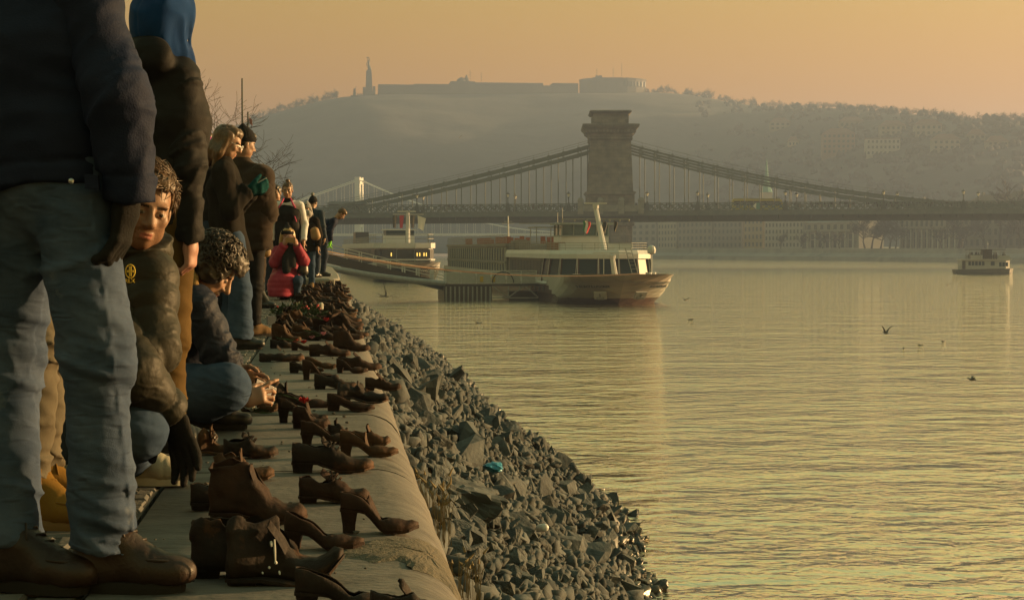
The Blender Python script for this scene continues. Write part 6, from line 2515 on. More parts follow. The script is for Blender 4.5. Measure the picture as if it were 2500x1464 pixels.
        if boot: pr += [Ell(c0 + v * .150 * k + z * .046 * k, V3(.052, .046, .036) * k, np.stack([v, sd, z], 1), k=.012)]
        r = res or min(.010, max(.0055, s.D * .0007))

        def fn(P, d_): return np.maximum(d_, (c0[2] + .020 * k) - P[:, 2]) - .0022 * noise3(P, (26, 26, 26), 3) - (.0025 * np.exp(-(((P - c0) @ v - .115 * k) / .004) ** 2) * -1)
        i = s.solid(name, pr, material, fn, res=r)
        b = MB()
        out = []
        for t in range(20):
            a = 2 * math.pi * t / 20
            x = .055 * k + .127 * k * math.cos(a) * (1.0)
            w = (.040 + .009 * (math.cos(a))) * k
            y = w * math.copysign(abs(math.sin(a)) ** .8, math.sin(a))
            out.append(c0 + v * x + sd * y)
        n = len(out)
        b.add([p + z * .001 for p in out] + [p + z * .014 * k + (p - c0 - v * .055 * k) * .02 for p in out] + [p + z * .026 * k for p in out], [tuple(range(n - 1, -1, -1)), tuple(range(2 * n, 3 * n))] + [(q * n + j, q * n + (j + 1) % n, (q + 1) * n + (j + 1) % n, (q + 1) * n + j) for q in (0, 1) for j in range(n)])
        s.meshpart('sole', b, [MATS[sole]], sub=i, smooth=False)
        if boot and lace:
            # moccasin seam round the toe and the counter seam at the heel
            b = MB()
            b.tube([c0 + v * (.118 + .062 * math.cos(a)) * k + sd * .040 * k * math.sin(a) + z * (.074 - .004 * math.cos(a)) * k for a in [R(-125 + 250 * q / 18) for q in range(19)]], .0032 * k, 5)
            b.tube([c0 + v * (.03 - .005 * abs(q)) * k - sd * 0 + sd * q * .012 * k + z * (.145 + boot * .5 - .004 * q * q) * k for q in (-3, -2, -1, 0, 1, 2, 3)], .003 * k, 5)
            s.meshpart('seam', b, [MATS[material]], sub=i)
        if lace:
            b = MB()
            for q in range(5):
                t = q / 4
                p = c0 + v * (.110 - .080 * t) * k + z * (.090 + (.048 + boot * .35) * t) * k
                b.tube([p - sd * .022 * k - z * .008, p - sd * .008 + z * .004 + v * .006, p + sd * .008 + z * .004 - v * .004, p + sd * .022 * k - z * .008], .0034 * k, 5)
            b.tube([p, p + v * .02 + sd * .02, p + v * .03 + sd * .035 - z * .03, p + v * .035 + sd * .03 - z * .055], .0028, 5)
            s.meshpart('laces', b, [MATS[lace]], sub=i)

    def hair(s, kind, material, length=.12, seed=0, curls=0, res=None):
        H, h, M = s.H, s.hs, s.hM
        e = lambda c, r, k=.02: Ell(H(*c), V3(*r) * h, M, k * h)
        pr = [e((0, -.018, .040), (.084, .100, .094))]
        if kind in ('short', 'curly'):
            pr += [e((0, .035, .085), (.060, .050, .035), .03)]
        if kind == 'curly':
            pr += [e((0, -.03, .05), (.105, .115, .105), .02), e((0, .05, .075), (.075, .055, .05), .03), e((.07, 0, .0), (.04, .06, .06), .03), e((-.07, 0, .0), (.04, .06, .06), .03), e((0, -.09, -.02), (.075, .04, .06), .03)]
        if kind == 'bun':
            pr += [e((0, -.03, .145), (.034, .034, .030), .01)]
        if kind == 'long':
            for sx in (-1, 1):
                pr += [Cone(H(.060 * sx, -.012, .05), H(.084 * sx, -.030, -.10), .038 * h, .036 * h, k=.03), Cone(H(.084 * sx, -.030, -.10), H(.080 * sx, -.025, -.10 - length), .034 * h, .022 * h, k=.03)]
            pr += [Cone(H(0, -.06, .03), H(0, -.085, -.10), .065 * h, .055 * h, side=M[:, 0], fu=1.2, k=.04), Cone(H(0, -.085, -.10), H(0, -.085, -.10 - length), .055 * h, .035 * h, side=M[:, 0], fu=1.3, k=.04), e((0, .03, .092), (.066, .05, .03), .03)]
        r = res or s.fres

        def fn(P, d):
            q = (P - s.J['head']) @ M / h
            x, y, z = np.abs(q[:, 0]), q[:, 1], q[:, 2]
            # open the face
            lim = .060 if kind != 'long' else .058
            face = np.maximum.reduce([.030 - y, z - lim - (.012 if kind == 'short' else 0) - .006 * noise3(q, (40, 40, 40), seed), x - (.064 if kind != 'long' else .060)])
            d = smax(d, -face, .012)
            if kind in ('short', 'bun'):
                d = smax(d, -np.maximum.reduce([y - .06, z + .035 - np.clip(-y, 0, .08) * -.25, -(z + .4)]), .012) if False else smax(d, -(z + .045), .015)
            if kind == 'curly':
                w = .012 * (1 - 2 * np.abs(noise3(q, (34, 34, 34), seed))) + .006 * noise3(q, (70, 70, 70), seed)
            elif kind == 'long':
                w = .0055 * (1 - 2 * np.abs(noise3(q, (48, 30, 7), seed))) + .006 * noise3(q, (12, 12, 10), seed)
            else:
                w = .005 * (1 - 2 * np.abs(noise3(q, (50, 18, 30), seed))) + .003 * noise3(q, (20, 20, 20), seed)
            return d - w * h
        i = s.solid('hair', pr, material, fn, res=r)
        if curls:
            b = MB()
            rr = random.Random(seed)
            for q in range(curls):
                a, zz = rr.uniform(0, 6.28), rr.uniform(-.5, 1)
                rad = math.sqrt(max(0, 1 - zz * zz))
                n_ = V3(rad * math.cos(a), rad * math.sin(a), zz)
                if n_[1] > .55 and zz < .35: continue
                p = H(n_[0] * .105, -.02 + n_[1] * .118, .045 + n_[2] * .105)
                nw = M @ n_
                t1 = nrmz(np.cross(nw, V3(rr.gauss(0, 1), rr.gauss(0, 1), rr.gauss(0, 1))))
                t2 = np.cross(nw, t1)
                R_, turns = rr.uniform(.009, .016), rr.uniform(1.0, 1.7)
                pts = [p + (t1 * math.cos(u * turns * 6.28) + t2 * math.sin(u * turns * 6.28)) * R_ * (1 - .3 * u) + nw * .022 * u for u in [w / 8 for w in range(9)]]
                b.tube(pts, [.0042] * 6 + [.0036, .0028, .0012], 4)
            s.meshpart('curls', b, [MATS[material]], sub=i)
        return i

    def strands(s, material, n, seed=0, lift=.013, ln=.048, r=.0017, sub=None):
        """separate locks lying over the scalp, swept back and to the side"""
        H, M, h = s.H, s.hM, s.hs
        rr = random.Random(seed)
        b = MB()
        for q in range(n):
            a, zz = rr.uniform(0, 6.28), rr.uniform(-.05, 1)
            rad = math.sqrt(max(0, 1 - zz * zz))
            n_ = V3(rad * math.cos(a), rad * math.sin(a), zz)
            if n_[1] > .45 and zz < .42: continue
            p = V3(n_[0] * .086, -.018 + n_[1] * .104, .042 + n_[2] * .098)
            d = V3(.35 + rr.gauss(0, .35), -.8 + 1.3 * max(0, n_[1]) + rr.gauss(0, .35), -.45 * (1 - zz) + rr.gauss(0, .2))
            d = nrmz(d - n_ * n_.dot(d))
            l_ = ln * rr.uniform(.6, 1.3)
            pts = [p + d * l_ * t + n_ * (lift * math.sin(min(1, t * 1.25) * math.pi * .75) * rr.uniform(.5, 1.1)) for t in (0, .35, .7, 1)]
            b.tube([H(*x) for x in pts], [r, r * 1.2, r * .8, r * .2], 4)
        s.meshpart('locks', b, [MATS[material]], sub=sub)

    def beanie(s, material, tall=.0, pom=None, cuff=True, seed=0):
        H, h, M = s.H, s.hs, s.hM
        e = lambda c, r, k=.02: Ell(H(*c), V3(*r) * h, M, k * h)
        pr = [e((0, -.016, .050), (.092, .108, .096)), Cone(H(0, -.03, .10), H(0, -.055, .155 + tall), .05 * h, .018 * h, k=.04)]

        def fn(P, d):
            q = (P - s.J['head']) @ M / h
            line = q[:, 2] - .022 - .28 * q[:, 1] * 1.0
            d = np.maximum(d, -line)
            cf = .007 * np.clip(1 - np.abs(line - .02) / .030, 0, 1) ** .3 if cuff else 0
            ang = np.arctan2(q[:, 0], q[:, 1] + .016)
            return d - cf - .0022 * np.cos(ang * 38) - .003 * noise3(q, (18, 18, 18), seed)
        i = s.solid('hat', pr, material, fn, res=s.fres)
        if pom:
            s.solid('pompom', [Ell(H(0, -.06, .185 + tall), V3(.04, .04, .04))], pom, lambda P, d: d - .008 * noise3(P, (60, 60, 60), 4), res=s.fres, sub=i)

    def finish(s):
        vs, fs, ms, base = [], [], [], 0
        for v, F, mi in s.body:
            vs.append(v); fs.append(F + base); ms.append(mi); base += len(v)
        me = quads_mesh('person', np.concatenate(vs), np.concatenate(fs), s.bmats, np.concatenate(ms))
        o = bpy.data.objects.new('person', me)
        o.location = s.root
        col.objects.link(o)
        tag(o, s.label, 'person', s.group)
        made = []
        for (name, a, F, mats, mi, sub) in s.parts:
            if F is None:
                c = a.build(name, mats, None, smooth=bool(mi))
            else:
                c = bpy.data.objects.new(name, quads_mesh(name, a, F, mats, mi))
                col.objects.link(c)
            c.parent = o if sub is None else made[sub]
            made.append(c)
        return o


# cloth, skin, leather
def cmat(name, c, c2=None, rough=.85, bump=.0010, bscale=420, scale=5, sheen=.0, spec=.06, c3=None, s3=6, t3=.58, wrinkle=None): return mat(name, c, c2 or tuple(x * 1.35 for x in c), scale=scale, rough=rough, bump=bump, bscale=bscale, sheen=sheen, spec=spec, c3=c3, s3=s3, t3=t3, wrinkle=wrinkle)


for nm, c in (('skin_light', (.34, .20, .135)), ('skin_tan', (.25, .14, .088)), ('skin_pink', (.34, .17, .13))):
    m_ = cmat(nm, c, tuple(x * 1.12 for x in c), rough=.5, bump=.0006, bscale=300, scale=30, spec=.4)
    bs = [n for n in m_.node_tree.nodes if n.type == 'BSDF_PRINCIPLED'][0]
    bs.inputs['Subsurface Weight'].default_value = .12
    bs.inputs['Subsurface Radius'].default_value = (.012, .005, .003)
mat('eye_white', (.30, .27, .25), rough=.3); mat('eye_iris', (.03, .02, .015), rough=.15); mat('lips', (.36, .13, .10), (.42, .16, .12), scale=60, rough=.45)
cmat('hair_dark', (.018, .012, .008), (.04, .026, .016), rough=.45, spec=.5, scale=60)
cmat('hair_brown', (.055, .030, .014), (.12, .065, .028), rough=.4, spec=.5, scale=50)
cmat('hair_blond', (.30, .19, .07), (.45, .30, .12), rough=.4, spec=.5, scale=50)
cmat('stubble', (.17, .096, .058), (.24, .135, .085), rough=.6, scale=200)
cmat('jeans_light', (.038, .058, .100), (.080, .108, .165), bump=.0012, bscale=500, scale=9, c3=(.17, .195, .235), s3=5, t3=.60, wrinkle=(16, .006, (1, 1, 3)))
cmat('jeans_blue', (.030, .052, .095), (.055, .085, .14), scale=8, c3=(.09, .12, .17), s3=4, t3=.62, wrinkle=(14, .004, (1, 1, 3)))
cmat('jeans_dark', (.020, .028, .045), (.04, .05, .075), scale=8)
cmat('jacket_navy', (.008, .012, .030), (.014, .020, .046), rough=.7, spec=.10, bump=.0012, bscale=220, wrinkle=(9, .006, (1, 1, 2)))
cmat('jacket_black', (.010, .010, .011), (.018, .017, .017), rough=.65, spec=.10, bump=.0012, bscale=200, wrinkle=(9, .007, (1, 1, 2)))
cmat('parka_navy', (.012, .016, .030), (.024, .029, .047), rough=.6, spec=.14, bump=.002, bscale=90, wrinkle=(14, .010, (1, 1, 2)))
cmat('puffer_olive', (.022, .021, .016), (.036, .033, .024), rough=.55, spec=.16, bump=.002, bscale=60, wrinkle=(16, .006, (1, 1, 2)))
cmat('puffer_grey', (.11, .115, .12), (.16, .165, .17), rough=.45, bump=.002, bscale=60)
cmat('puffer_red', (.24, .032, .055), (.33, .050, .080), rough=.5, bump=.002, bscale=60)
cmat('coat_black', (.014, .0125, .011), (.026, .023, .020), rough=.95, bump=.0015, bscale=300, wrinkle=(7, .006, (1, 1, .6)))
cmat('coat_brown', (.026, .018, .013), (.045, .031, .021), rough=.8, sheen=.1)
cmat('coat_blue', (.030, .045, .065), (.05, .065, .09), rough=.7)
cmat('hoodie_blue', (.005, .028, .105), (.010, .046, .15), rough=.9, sheen=.1)
cmat('trousers_ochre', (.065, .040, .013), (.11, .068, .024), rough=.85, wrinkle=(9, .006, (1, 1, 2)))
cmat('trousers_tan', (.095, .082, .058), (.15, .13, .095), rough=.85, wrinkle=(12, .008, (1, 1, 2)))
cmat('trousers_black', (.012, .012, .013), (.02, .02, .022), rough=.7)
cmat('knit_black', (.014, .014, .015), (.026, .026, .027), rough=.95, bump=.004, bscale=140)
cmat('knit_grey', (.22, .21, .205), (.32, .31, .30), rough=.95, bump=.004, bscale=140)
cmat('knit_pink', (.42, .06, .28), (.55, .10, .38), rough=.95, bump=.004, bscale=140)
cmat('knit_teal', (.006, .042, .046), (.013, .07, .072), rough=.95, bump=.003, bscale=160)
cmat('glove_black', (.012, .012, .012), (.022, .021, .02), rough=.8, bump=.002, bscale=180)
cmat('scarf_black', (.016, .016, .017), (.03, .03, .03), rough=.95, bump=.004, bscale=100)
cmat('fur_tan', (.20, .12, .045), (.36, .23, .09), rough=.9, bump=.01, bscale=90, scale=40)
cmat('leather_brown', (.013, .0075, .0055), (.032, .017, .010), rough=.48, spec=.35, bump=.0015, bscale=120, wrinkle=(22, .003))
cmat('leather_yellow', (.13, .070, .014), (.20, .11, .022), rough=.6, bump=.001, bscale=150)
cmat('leather_black', (.014, .013, .012), (.028, .026, .024), rough=.35, spec=.5)
cmat('suede_brown', (.12, .075, .04), (.17, .11, .06), rough=.9)
cmat('trainer', (.28, .26, .20), (.40, .37, .28), rough=.6)
cmat('sole_dark', (.018, .016, .014), (.03, .028, .025), rough=.8)
cmat('sole_tan', (.17, .10, .04), (.22, .14, .06), rough=.8)
cmat('sole_pale', (.40, .38, .30), (.50, .47, .38), rough=.7)
cmat('neon_green', (.20, .60, .03), (.26, .70, .05), rough=.7)
cmat('white_fabric', (.60, .61, .64), (.70, .71, .73), rough=.8)
cmat('pink_trim', (.50, .08, .16), (.58, .12, .2), rough=.7)
cmat('red_fabric', (.45, .04, .035), (.55, .06, .05), rough=.8)
cmat('logo_yellow', (.75, .55, .08), (.8, .6, .1), rough=.6)
mat('phone_black', (.012, .012, .013), rough=.5); mat('phone_white', (.6, .6, .62), rough=.3); mat('chrome', (.5, .5, .5), rough=.4, metal=1.0)
mat('bag_tan', (.26, .15, .06), (.34, .2, .09), scale=9, rough=.6)
# ================================================================== PEOPLE
def root_at(px, D, z=0.0):
    p = at(px, 600, D)
    return (p.x, p.y, z)


ZUP = V3(0, 0, 1)

# ---- 1: navy jacket and pale jeans, seen from behind, nearest of all
p = Person('person in navy jacket and pale worn jeans seen from behind, nearest of all', 3.95, root_at(130, 3.95), R(70), skin='skin_light')
p.F, p.Rr = V3(.80, .60, 0), V3(.80, -.60, 0)
p.Rr = V3(.93, -.37, 0)
P_ = p.P
P_('pelvis', 130, 440, .05); P_('waist', 118, 330, .05); P_('chest', 105, 120, .06); P_('neck', 100, -110, .08); P_('head', 108, -270, .10)
P_('shL', -75, -40, .10); P_('elL', -110, 260, .08); P_('wrL', -100, 500, .0)
P_('shR', 205, -20, -.02); P_('elR', 288, 240, -.08); P_('wrR', 312, 486, -.06)
P_('hipR', 185, 545, .0); P_('knR', 240, 880, -.03); P_('anR', 245, 1322, -.02)
P_('hipL', 60, 560, .10); P_('knL', 22, 900, .12); P_('anL', 28, 1335, .02)
p.J['toeR'] = p.J['anR'] + V3(.18, -.03, -.06); p.J['toeL'] = p.J['anL'] + V3(.12, .12, -.06)
p.fres = .011; p.core(); p.head(R(65), .25); p.hair('short', 'hair_dark', seed=2); p.fres = .0046
POCK = [(62, 486), (205, 482), (212, 600), (150, 640), (75, 618)]


def jeans_detail(P):
    # back pocket, its hem, and the stitched side seam, raised on the cloth
    d = P - np.array((0, 0, CAM_Z))
    X, Yc, Zc = d @ np.array(_Rt), d @ np.array(_U), d @ np.array(_F)
    px, py = 1250 + FPX * X / Zc, 732 - FPX * Yc / Zc
    near = P[:, 1] < 4.02
    ins = np.ones(len(P)) * 1e3
    n = len(POCK)
    for i in range(n):
        (x0, y0), (x1, y1) = POCK[i], POCK[(i + 1) % n]
        ex, ey = x1 - x0, y1 - y0
        L = math.hypot(ex, ey)
        ins = np.minimum(ins, -((px - x0) * ey - (py - y0) * ex) / L * -1)
    pocket = np.clip(-ins / 3.0, 0, 1) if ins.max() < 0 else np.clip(ins / 3.0, 0, 1)
    w = .0035 * pocket - .0025 * np.exp(-((py - 520) / 3.0) ** 2) * pocket
    sx = 214 + (py - 480) * .10 + 22 * np.sin((py - 480) / 500)
    w = w + .0035 * np.exp(-((px - sx - 6) / 4.0) ** 2) * (py > 470) - .0025 * np.exp(-((px - sx) / 2.5) ** 2)
    # the big drag line under the seat
    ln = 655 + (px - 85) * -.42 + 30 * np.sin((px - 60) / 90)
    w = w + .008 * np.exp(-((py - ln) / 12.0) ** 2) * (px > 60) * (px < 290)
    return w * near


p.trousers('jeans_light', rw=.98, ankle=.066, knee=.074, thigh=.090, pel=.118, wr=.0085, crumple=1.2, res=.0068, seed=1.5, extra=jeans_detail)
hem = np.array(at(120, 468, 4.0))
p.jacket('jacket_navy', hem=hem, th=1.0, wr=.011, seed=4, sleeve=(.082, .064, .054), flare=1.06, band=.055, res=.008, chest=.135, chest_fu=1.28)
p.hand('R', (-.18, 0, -1), (-1, .2, 0), curl=.5, material='glove_black', size=1.12)
p.hand('L', (0, 0, -1), (1, 0, 0), curl=.5, material='glove_black')
p.shoe('R', 'leather_brown', boot=.06, size=1.06, lace='leather_brown', res=.0055, d=(.985, -.17, 0))
p.shoe('L', 'leather_brown', boot=.015, size=1.08, lace='leather_brown', res=.006, d=(.9, -.4, 0))
# waistband snap, side tab, cuff tab, back pocket
b = MB()
q = np.array(at(174, 442, 3.835)); b.lathe([(.001, -.004), (.006, -.003), (.0065, 0), (.004, .003), (.001, .004)], 10)
b.v = [tuple(np.array((x, z_, y)) + q) for x, y, z_ in b.v]
p.meshpart('snap_button', b, [MATS['chrome']])
tq = [np.array(at(x, y, 3.83)) for x, y in ((205, 424), (238, 428), (240, 462), (208, 460))]
b = MB(); b.add(tq + [v + V3(0, .03, 0) for v in tq], [(0, 1, 2, 3), (7, 6, 5, 4), (0, 4, 5, 1), (1, 5, 6, 2), (2, 6, 7, 3), (3, 7, 4, 0)])
p.meshpart('waist_tab', b, [MATS['jacket_navy']], smooth=False)


def surf_strip(b, pts, D0, w, th=.003):
    """thin raised strip of cloth through pixel points at depth D0"""
    for (a, c) in zip(pts, pts[1:]):
        b.bar(np.array(at(a[0], a[1], D0)), np.array(at(c[0], c[1], D0)), w, .012)


pk = MB()
# pocket patch: a curved sheet hugging the seat
p.finish()

# ---- 2: blue hood over black jacket, ochre trousers
p = Person('person in black jacket with bright blue hood up and ochre trousers', 6.6, root_at(395, 6.6), R(60), skin='skin_pink')
p.F, p.Rr = V3(.75, .66, 0), V3(.80, -.60, 0)
P_ = p.P
P_('pelvis', 400, 505, 0); P_('waist', 402, 430, 0); P_('chest', 402, 290, 0); P_('neck', 405, 135, 0); P_('head', 402, 60, .02)
P_('shR', 440, 205, -.06); P_('elR', 455, 400, -.10); P_('wrR', 465, 588, -.08)
P_('shL', 365, 205, .10); P_('elL', 345, 400, .12); P_('wrL', 350, 560, .15)
P_('hipR', 412, 560, -.02); P_('knR', 408, 820, .0); P_('anR', 400, 1045, 0); P_('hipL', 375, 560, .10); P_('knL', 372, 820, .14); P_('anL', 368, 1040, .12)
p.J['toeR'] = p.J['anR'] + V3(.17, .05, -.06); p.J['toeL'] = p.J['anL'] + V3(.15, .1, -.06)
p.core(); p.head(R(38), .35)
H = p.H
p.solid('hood', [Ell(H(0, -.02, .035), V3(.105, .125, .128), p.hM), Cone(H(0, -.05, -.05), p.J['neck'] + V3(0, 0, -.03), .085, .10, k=.05)], 'hoodie_blue',
        lambda P, d: smax(d, -np.maximum.reduce([.065 - (P - p.J['head']) @ p.hM[:, 1], np.abs((P - p.J['head']) @ p.hM[:, 0]) - .07, np.abs((P - p.J['head']) @ p.hM[:, 2] + .01) - .09]), .02) - .011 * np.clip(1 - 2.2 * np.abs(noise3(P, (13, 13, 5), 3)), 0, 1) - .006 * noise3(P, (9, 9, 9), 6) + .004 * np.exp(-(((P - p.J['head']) @ p.hM[:, 0]) / .004) ** 2), res=.0065)
p.jacket('jacket_black', hem=np.array(at(400, 553, 6.6)), th=.98, wr=.011, seed=8, sleeve=(.078, .062, .052), hood=True, res=.009, chest_fu=1.3)
p.trousers('trousers_ochre', rw=1.0, ankle=.075, knee=.085, thigh=.098, wr=.008, seed=6)
p.hand('R', (.0, 0, -1), (-1, .3, 0), curl=1.1, size=1.05)
p.hand('L', (.2, 0, -1), (1, .3, 0), curl=.6)
p.shoe('R', 'leather_black', boot=.03); p.shoe('L', 'leather_black', boot=.03)
p.finish()

# ---- 3: crouching man looking out at the camera, olive puffer, gloved hand in the shoes
p = Person('crouching man in olive puffer jacket looking at the camera, black glove among the shoes', 5.45, root_at(330, 5.35), R(150), skin='skin_tan')
p.F, p.Rr = V3(.55, -.83, 0), V3(-.83, -.55, 0)
P_ = p.P
P_('head', 352, 508, .0); P_('neck', 335, 640, .10); P_('chest', 300, 780, .14); P_('waist', 265, 930, .20); P_('pelvis', 240, 1050, .26)
# image-right arm = his left: elbow on the knee; the other reaches down to the shoes
P_('shL', 362, 680, .0); P_('elL', 372, 850, -.10); P_('wrL', 300, 905, -.22)
P_('shR', 250, 700, .05); P_('elR', 330, 915, -.22); P_('wrR', 418, 1008, -.12)
P_('hipR', 200, 1050, .20); P_('knR', 130, 960, -.12); P_('anR', 130, 1180, -.05)
P_('hipL', 265, 1050, .15); P_('knL', 333, 1048, -.18); P_('anL', 318, 1165, .25)
p.J['anL'][2] = .085; p.J['anR'][2] = .085
p.J['toeL'] = p.J['anL'] + V3(.17, -.02, -.06); p.J['toeR'] = p.J['anR'] + V3(.10, -.14, -.06)
p.core(); p.head(R(160), .22, roll=.20, size=1.02, beard='stubble'); hi = p.hair('short', 'hair_brown', seed=5); p.strands('hair_brown', 900, seed=3, sub=hi)
p.trousers('jeans_blue', rw=1.0, ankle=.062, knee=.084, thigh=.095, wr=.006, seed=2)
p.jacket('puffer_olive', th=1.06, wr=.0045, seed=12, puff=(.085, .012), sleeve=(.088, .078, .058), chest_fu=1.30, res=.0085, collar=False)
p.solid('collar', [Cone(p.J['neck'] - V3(0, .0, .05), p.J['neck'] + V3(.012, -.055, .075), .100, .092, side=p.Rr, fu=1.12, cut='b')], 'puffer_olive', lambda P, d: d - .006 * np.abs(np.cos(np.pi * P[:, 2] / .04)), res=.008)
p.hand('R', (.36, -.05, -1), (-.5, -.9, -.2), curl=.22, spread=.15, material='glove_black', size=1.22, thumb=1.1)
p.hand('L', (-1, -.3, -.2), (0, 0, -1), curl=.5, material='glove_black', size=1.1)
# bracelets at the reaching wrist
for off, m_, rr in ((-.030, 'white_fabric', .008), (-.006, 'red_fabric', .006), (.010, 'red_fabric', .005)):
    ax_ = nrmz(V3(.42, -.05, -1)); t1 = nrmz(np.cross(ax_, V3(0, 1, .2))); t2 = np.cross(ax_, t1)
    c_ = p.J['wrR'] + ax_ * off
    b = MB(); b.tube([c_ + (t1 * math.cos(a) + t2 * math.sin(a)) * .040 for a in [2 * math.pi * i / 16 for i in range(17)]], rr, 6)
    p.meshpart('bracelet', b, [MATS[m_]])
# chest emblem: ring with a cross, and the letters below it
ec = np.array(at(318, 662, 5.27))
b = MB()
b.tube([ec + V3(.014 * math.cos(a), 0, .020 * math.sin(a)) for a in [2 * math.pi * i / 20 for i in range(21)]], .0018, 5)
b.box(ec[0] - .0035, ec[0] + .0035, ec[1] - .003, ec[1] + .003, ec[2] - .015, ec[2] + .015)
b.box(ec[0] - .010, ec[0] + .010, ec[1] - .0034, ec[1] + .0034, ec[2] - .0035, ec[2] + .0035)
p.meshpart('emblem', b, [MATS['logo_yellow']], smooth=False)
p.shoe('L', 'trainer', sole='sole_pale', size=1.02); p.shoe('R', 'trainer', sole='sole_pale')
o3 = p.finish()
M4 = Matrix.Translation(Vector(np.array(at(317, 690, 5.27)) - p.root)) @ Matrix.Rotation(math.pi / 2, 4, 'X')
text_mesh('letters', 'RLX', .017, MATS['logo_yellow'], o3, M4, ext=.002)

# ---- 4: kneeling curly-haired man photographing the shoes
p = Person('kneeling curly-haired person in navy parka photographing the shoes with a phone', 7.45, root_at(470, 7.5), R(110), skin='skin_light')
p.F, p.Rr = V3(.90, -.43, 0), V3(-.43, -.90, 0)
P_ = p.P
P_('head', 520, 658, -.02); P_('neck', 470, 712, .02); P_('chest', 465, 800, .05); P_('waist', 450, 890, .08); P_('pelvis', 425, 960, .10)
P_('shR', 478, 752, -.14); P_('elR', 535, 872, -.16); P_('wrR', 592, 975, -.10)
P_('shL', 470, 752, .22); P_('elL', 530, 850, .20); P_('wrL', 572, 905, .12)
P_('hipR', 410, 960, -.05); P_('knR', 548, 945, -.22); P_('anR', 500, 1035, -.02)
P_('hipL', 415, 965, .20); P_('knL', 480, 1010, .30); P_('anL', 400, 1030, .30)
p.J['anR'][2] = .085; p.J['anL'][2] = .085
p.J['toeR'] = p.J['anR'] + V3(.18, -.03, -.06); p.J['toeL'] = p.J['anL'] + V3(.16, .03, -.06)
p.core(); p.head(R(100), .75, roll=.15); p.hair('curly', 'hair_dark', seed=9, curls=420, res=.0075)
p.trousers('jeans_blue', rw=1.06, ankle=.065, knee=.092, thigh=.120, wr=.0065, seed=4, crumple=1.1)
p.jacket('parka_navy', th=1.02, wr=.011, seed=21, sleeve=(.086, .072, .052), chest_fu=1.35, fold=(9, 9, 22), hem=np.array(at(430, 900, 7.5)), res=.0095)
p.solid('fur_collar', [Cone(np.array(at(437, 640, 7.40)), np.array(at(462, 705, 7.33)), .05, .045, k=.04), Cone(np.array(at(437, 640, 7.40)), np.array(at(425, 625, 7.55)), .05, .04, k=.04)], 'fur_tan', lambda P, d: d - .022 * noise3(P, (38, 38, 38), 2), res=.008)
p.solid('hood_lining', [Cone(np.array(at(455, 620, 7.50)), np.array(at(480, 690, 7.44)), .045, .04, k=.04)], 'coat_blue', res=.01)
p.hand('R', (1, -.05, .25), (.1, .9, -.4), curl=.55, spread=.4, size=1.02, thumb=.6, fingers=(.25, .75, .9, .95))
p.hand('L', (1, -.1, -.45), (-.2, -1, -.3), curl=.35, spread=.3, size=1.02)
b = MB(); c_ = np.array(at(646, 955, 7.50))
ax1, ax2, ax3 = nrmz(V3(.55, .75, -.35)), nrmz(V3(.2, .3, .9)), None
ax2 = nrmz(ax2 - ax1 * ax1.dot(ax2)); ax3 = np.cross(ax1, ax2)
cs = [(i, j, k_) for i in (-1, 1) for j in (-1, 1) for k_ in (-1, 1)]
b.add([c_ + ax1 * .072 * i + ax2 * .036 * j + ax3 * .005 * k_ for i, j, k_ in cs], [(0, 1, 3, 2), (4, 6, 7, 5), (0, 4, 5, 1), (2, 3, 7, 6), (0, 2, 6, 4), (1, 5, 7, 3)])
b.v = [tuple(x) for x in b.v]
ph = b.build('phone', [MATS['phone_black']])
tag(ph, 'black phone held low by the curly-haired kneeling person', 'phone')
p.shoe('R', 'leather_black'); p.shoe('L', 'leather_black')
p.finish()

# ---- 5: tan trousers and yellow work boots behind the nearest person
p = Person('person in tan trousers and yellow work boots behind the nearest person', 4.95, root_at(95, 4.95), R(80), skin='skin_light')
p.F, p.Rr = V3(.95, .3, 0), V3(.3, -.95, 0)
P_ = p.P
P_('pelvis', 90, 480, 0); P_('waist', 85, 390, 0); P_('chest', 80, 220, .02); P_('neck', 80, 60, .02); P_('head', 90, -75, .02)
for n, dx, dd in (('R', -12, -.09), ('L', 12, .09)):
    P_('hip' + n, 92 + dx * .3, 520, dd); P_('kn' + n, 100 + dx, 840, dd); P_('an' + n, 84 + dx, 1175, dd)
    P_('sh' + n, 80, 80, dd * 2.0); P_('el' + n, 60, 300, dd * 2.5); P_('wr' + n, 100, 470, dd * 2.3)
    p.J['toe' + n] = p.J['an' + n] + V3(.18, -.02 + dd * .5, -.06)
p.fres = .011; p.core(); p.head(R(80), .2); p.hair('short', 'hair_brown'); p.fres = .006
p.trousers('trousers_tan', rw=.92, ankle=.058, knee=.066, thigh=.082, pel=.10, wr=.011, seed=7, crumple=1.3)
p.jacket('jacket_black', th=.82, seed=3, sleeve=(.07, .06, .05), chest_fu=1.2)
p.hand('R', (0, 0, -1), (-1, 0, 0)); p.hand('L', (0, 0, -1), (-1, 0, 0))
p.shoe('L', 'leather_yellow', boot=.05, sole='sole_tan', lace='leather_yellow', res=.006, d=(1, -.1, 0), size=1.06); p.shoe('R', 'leather_yellow', boot=.05, sole='sole_tan', lace='leather_yellow', res=.006, d=(.9, -.45, 0), size=1.06)
p.finish()

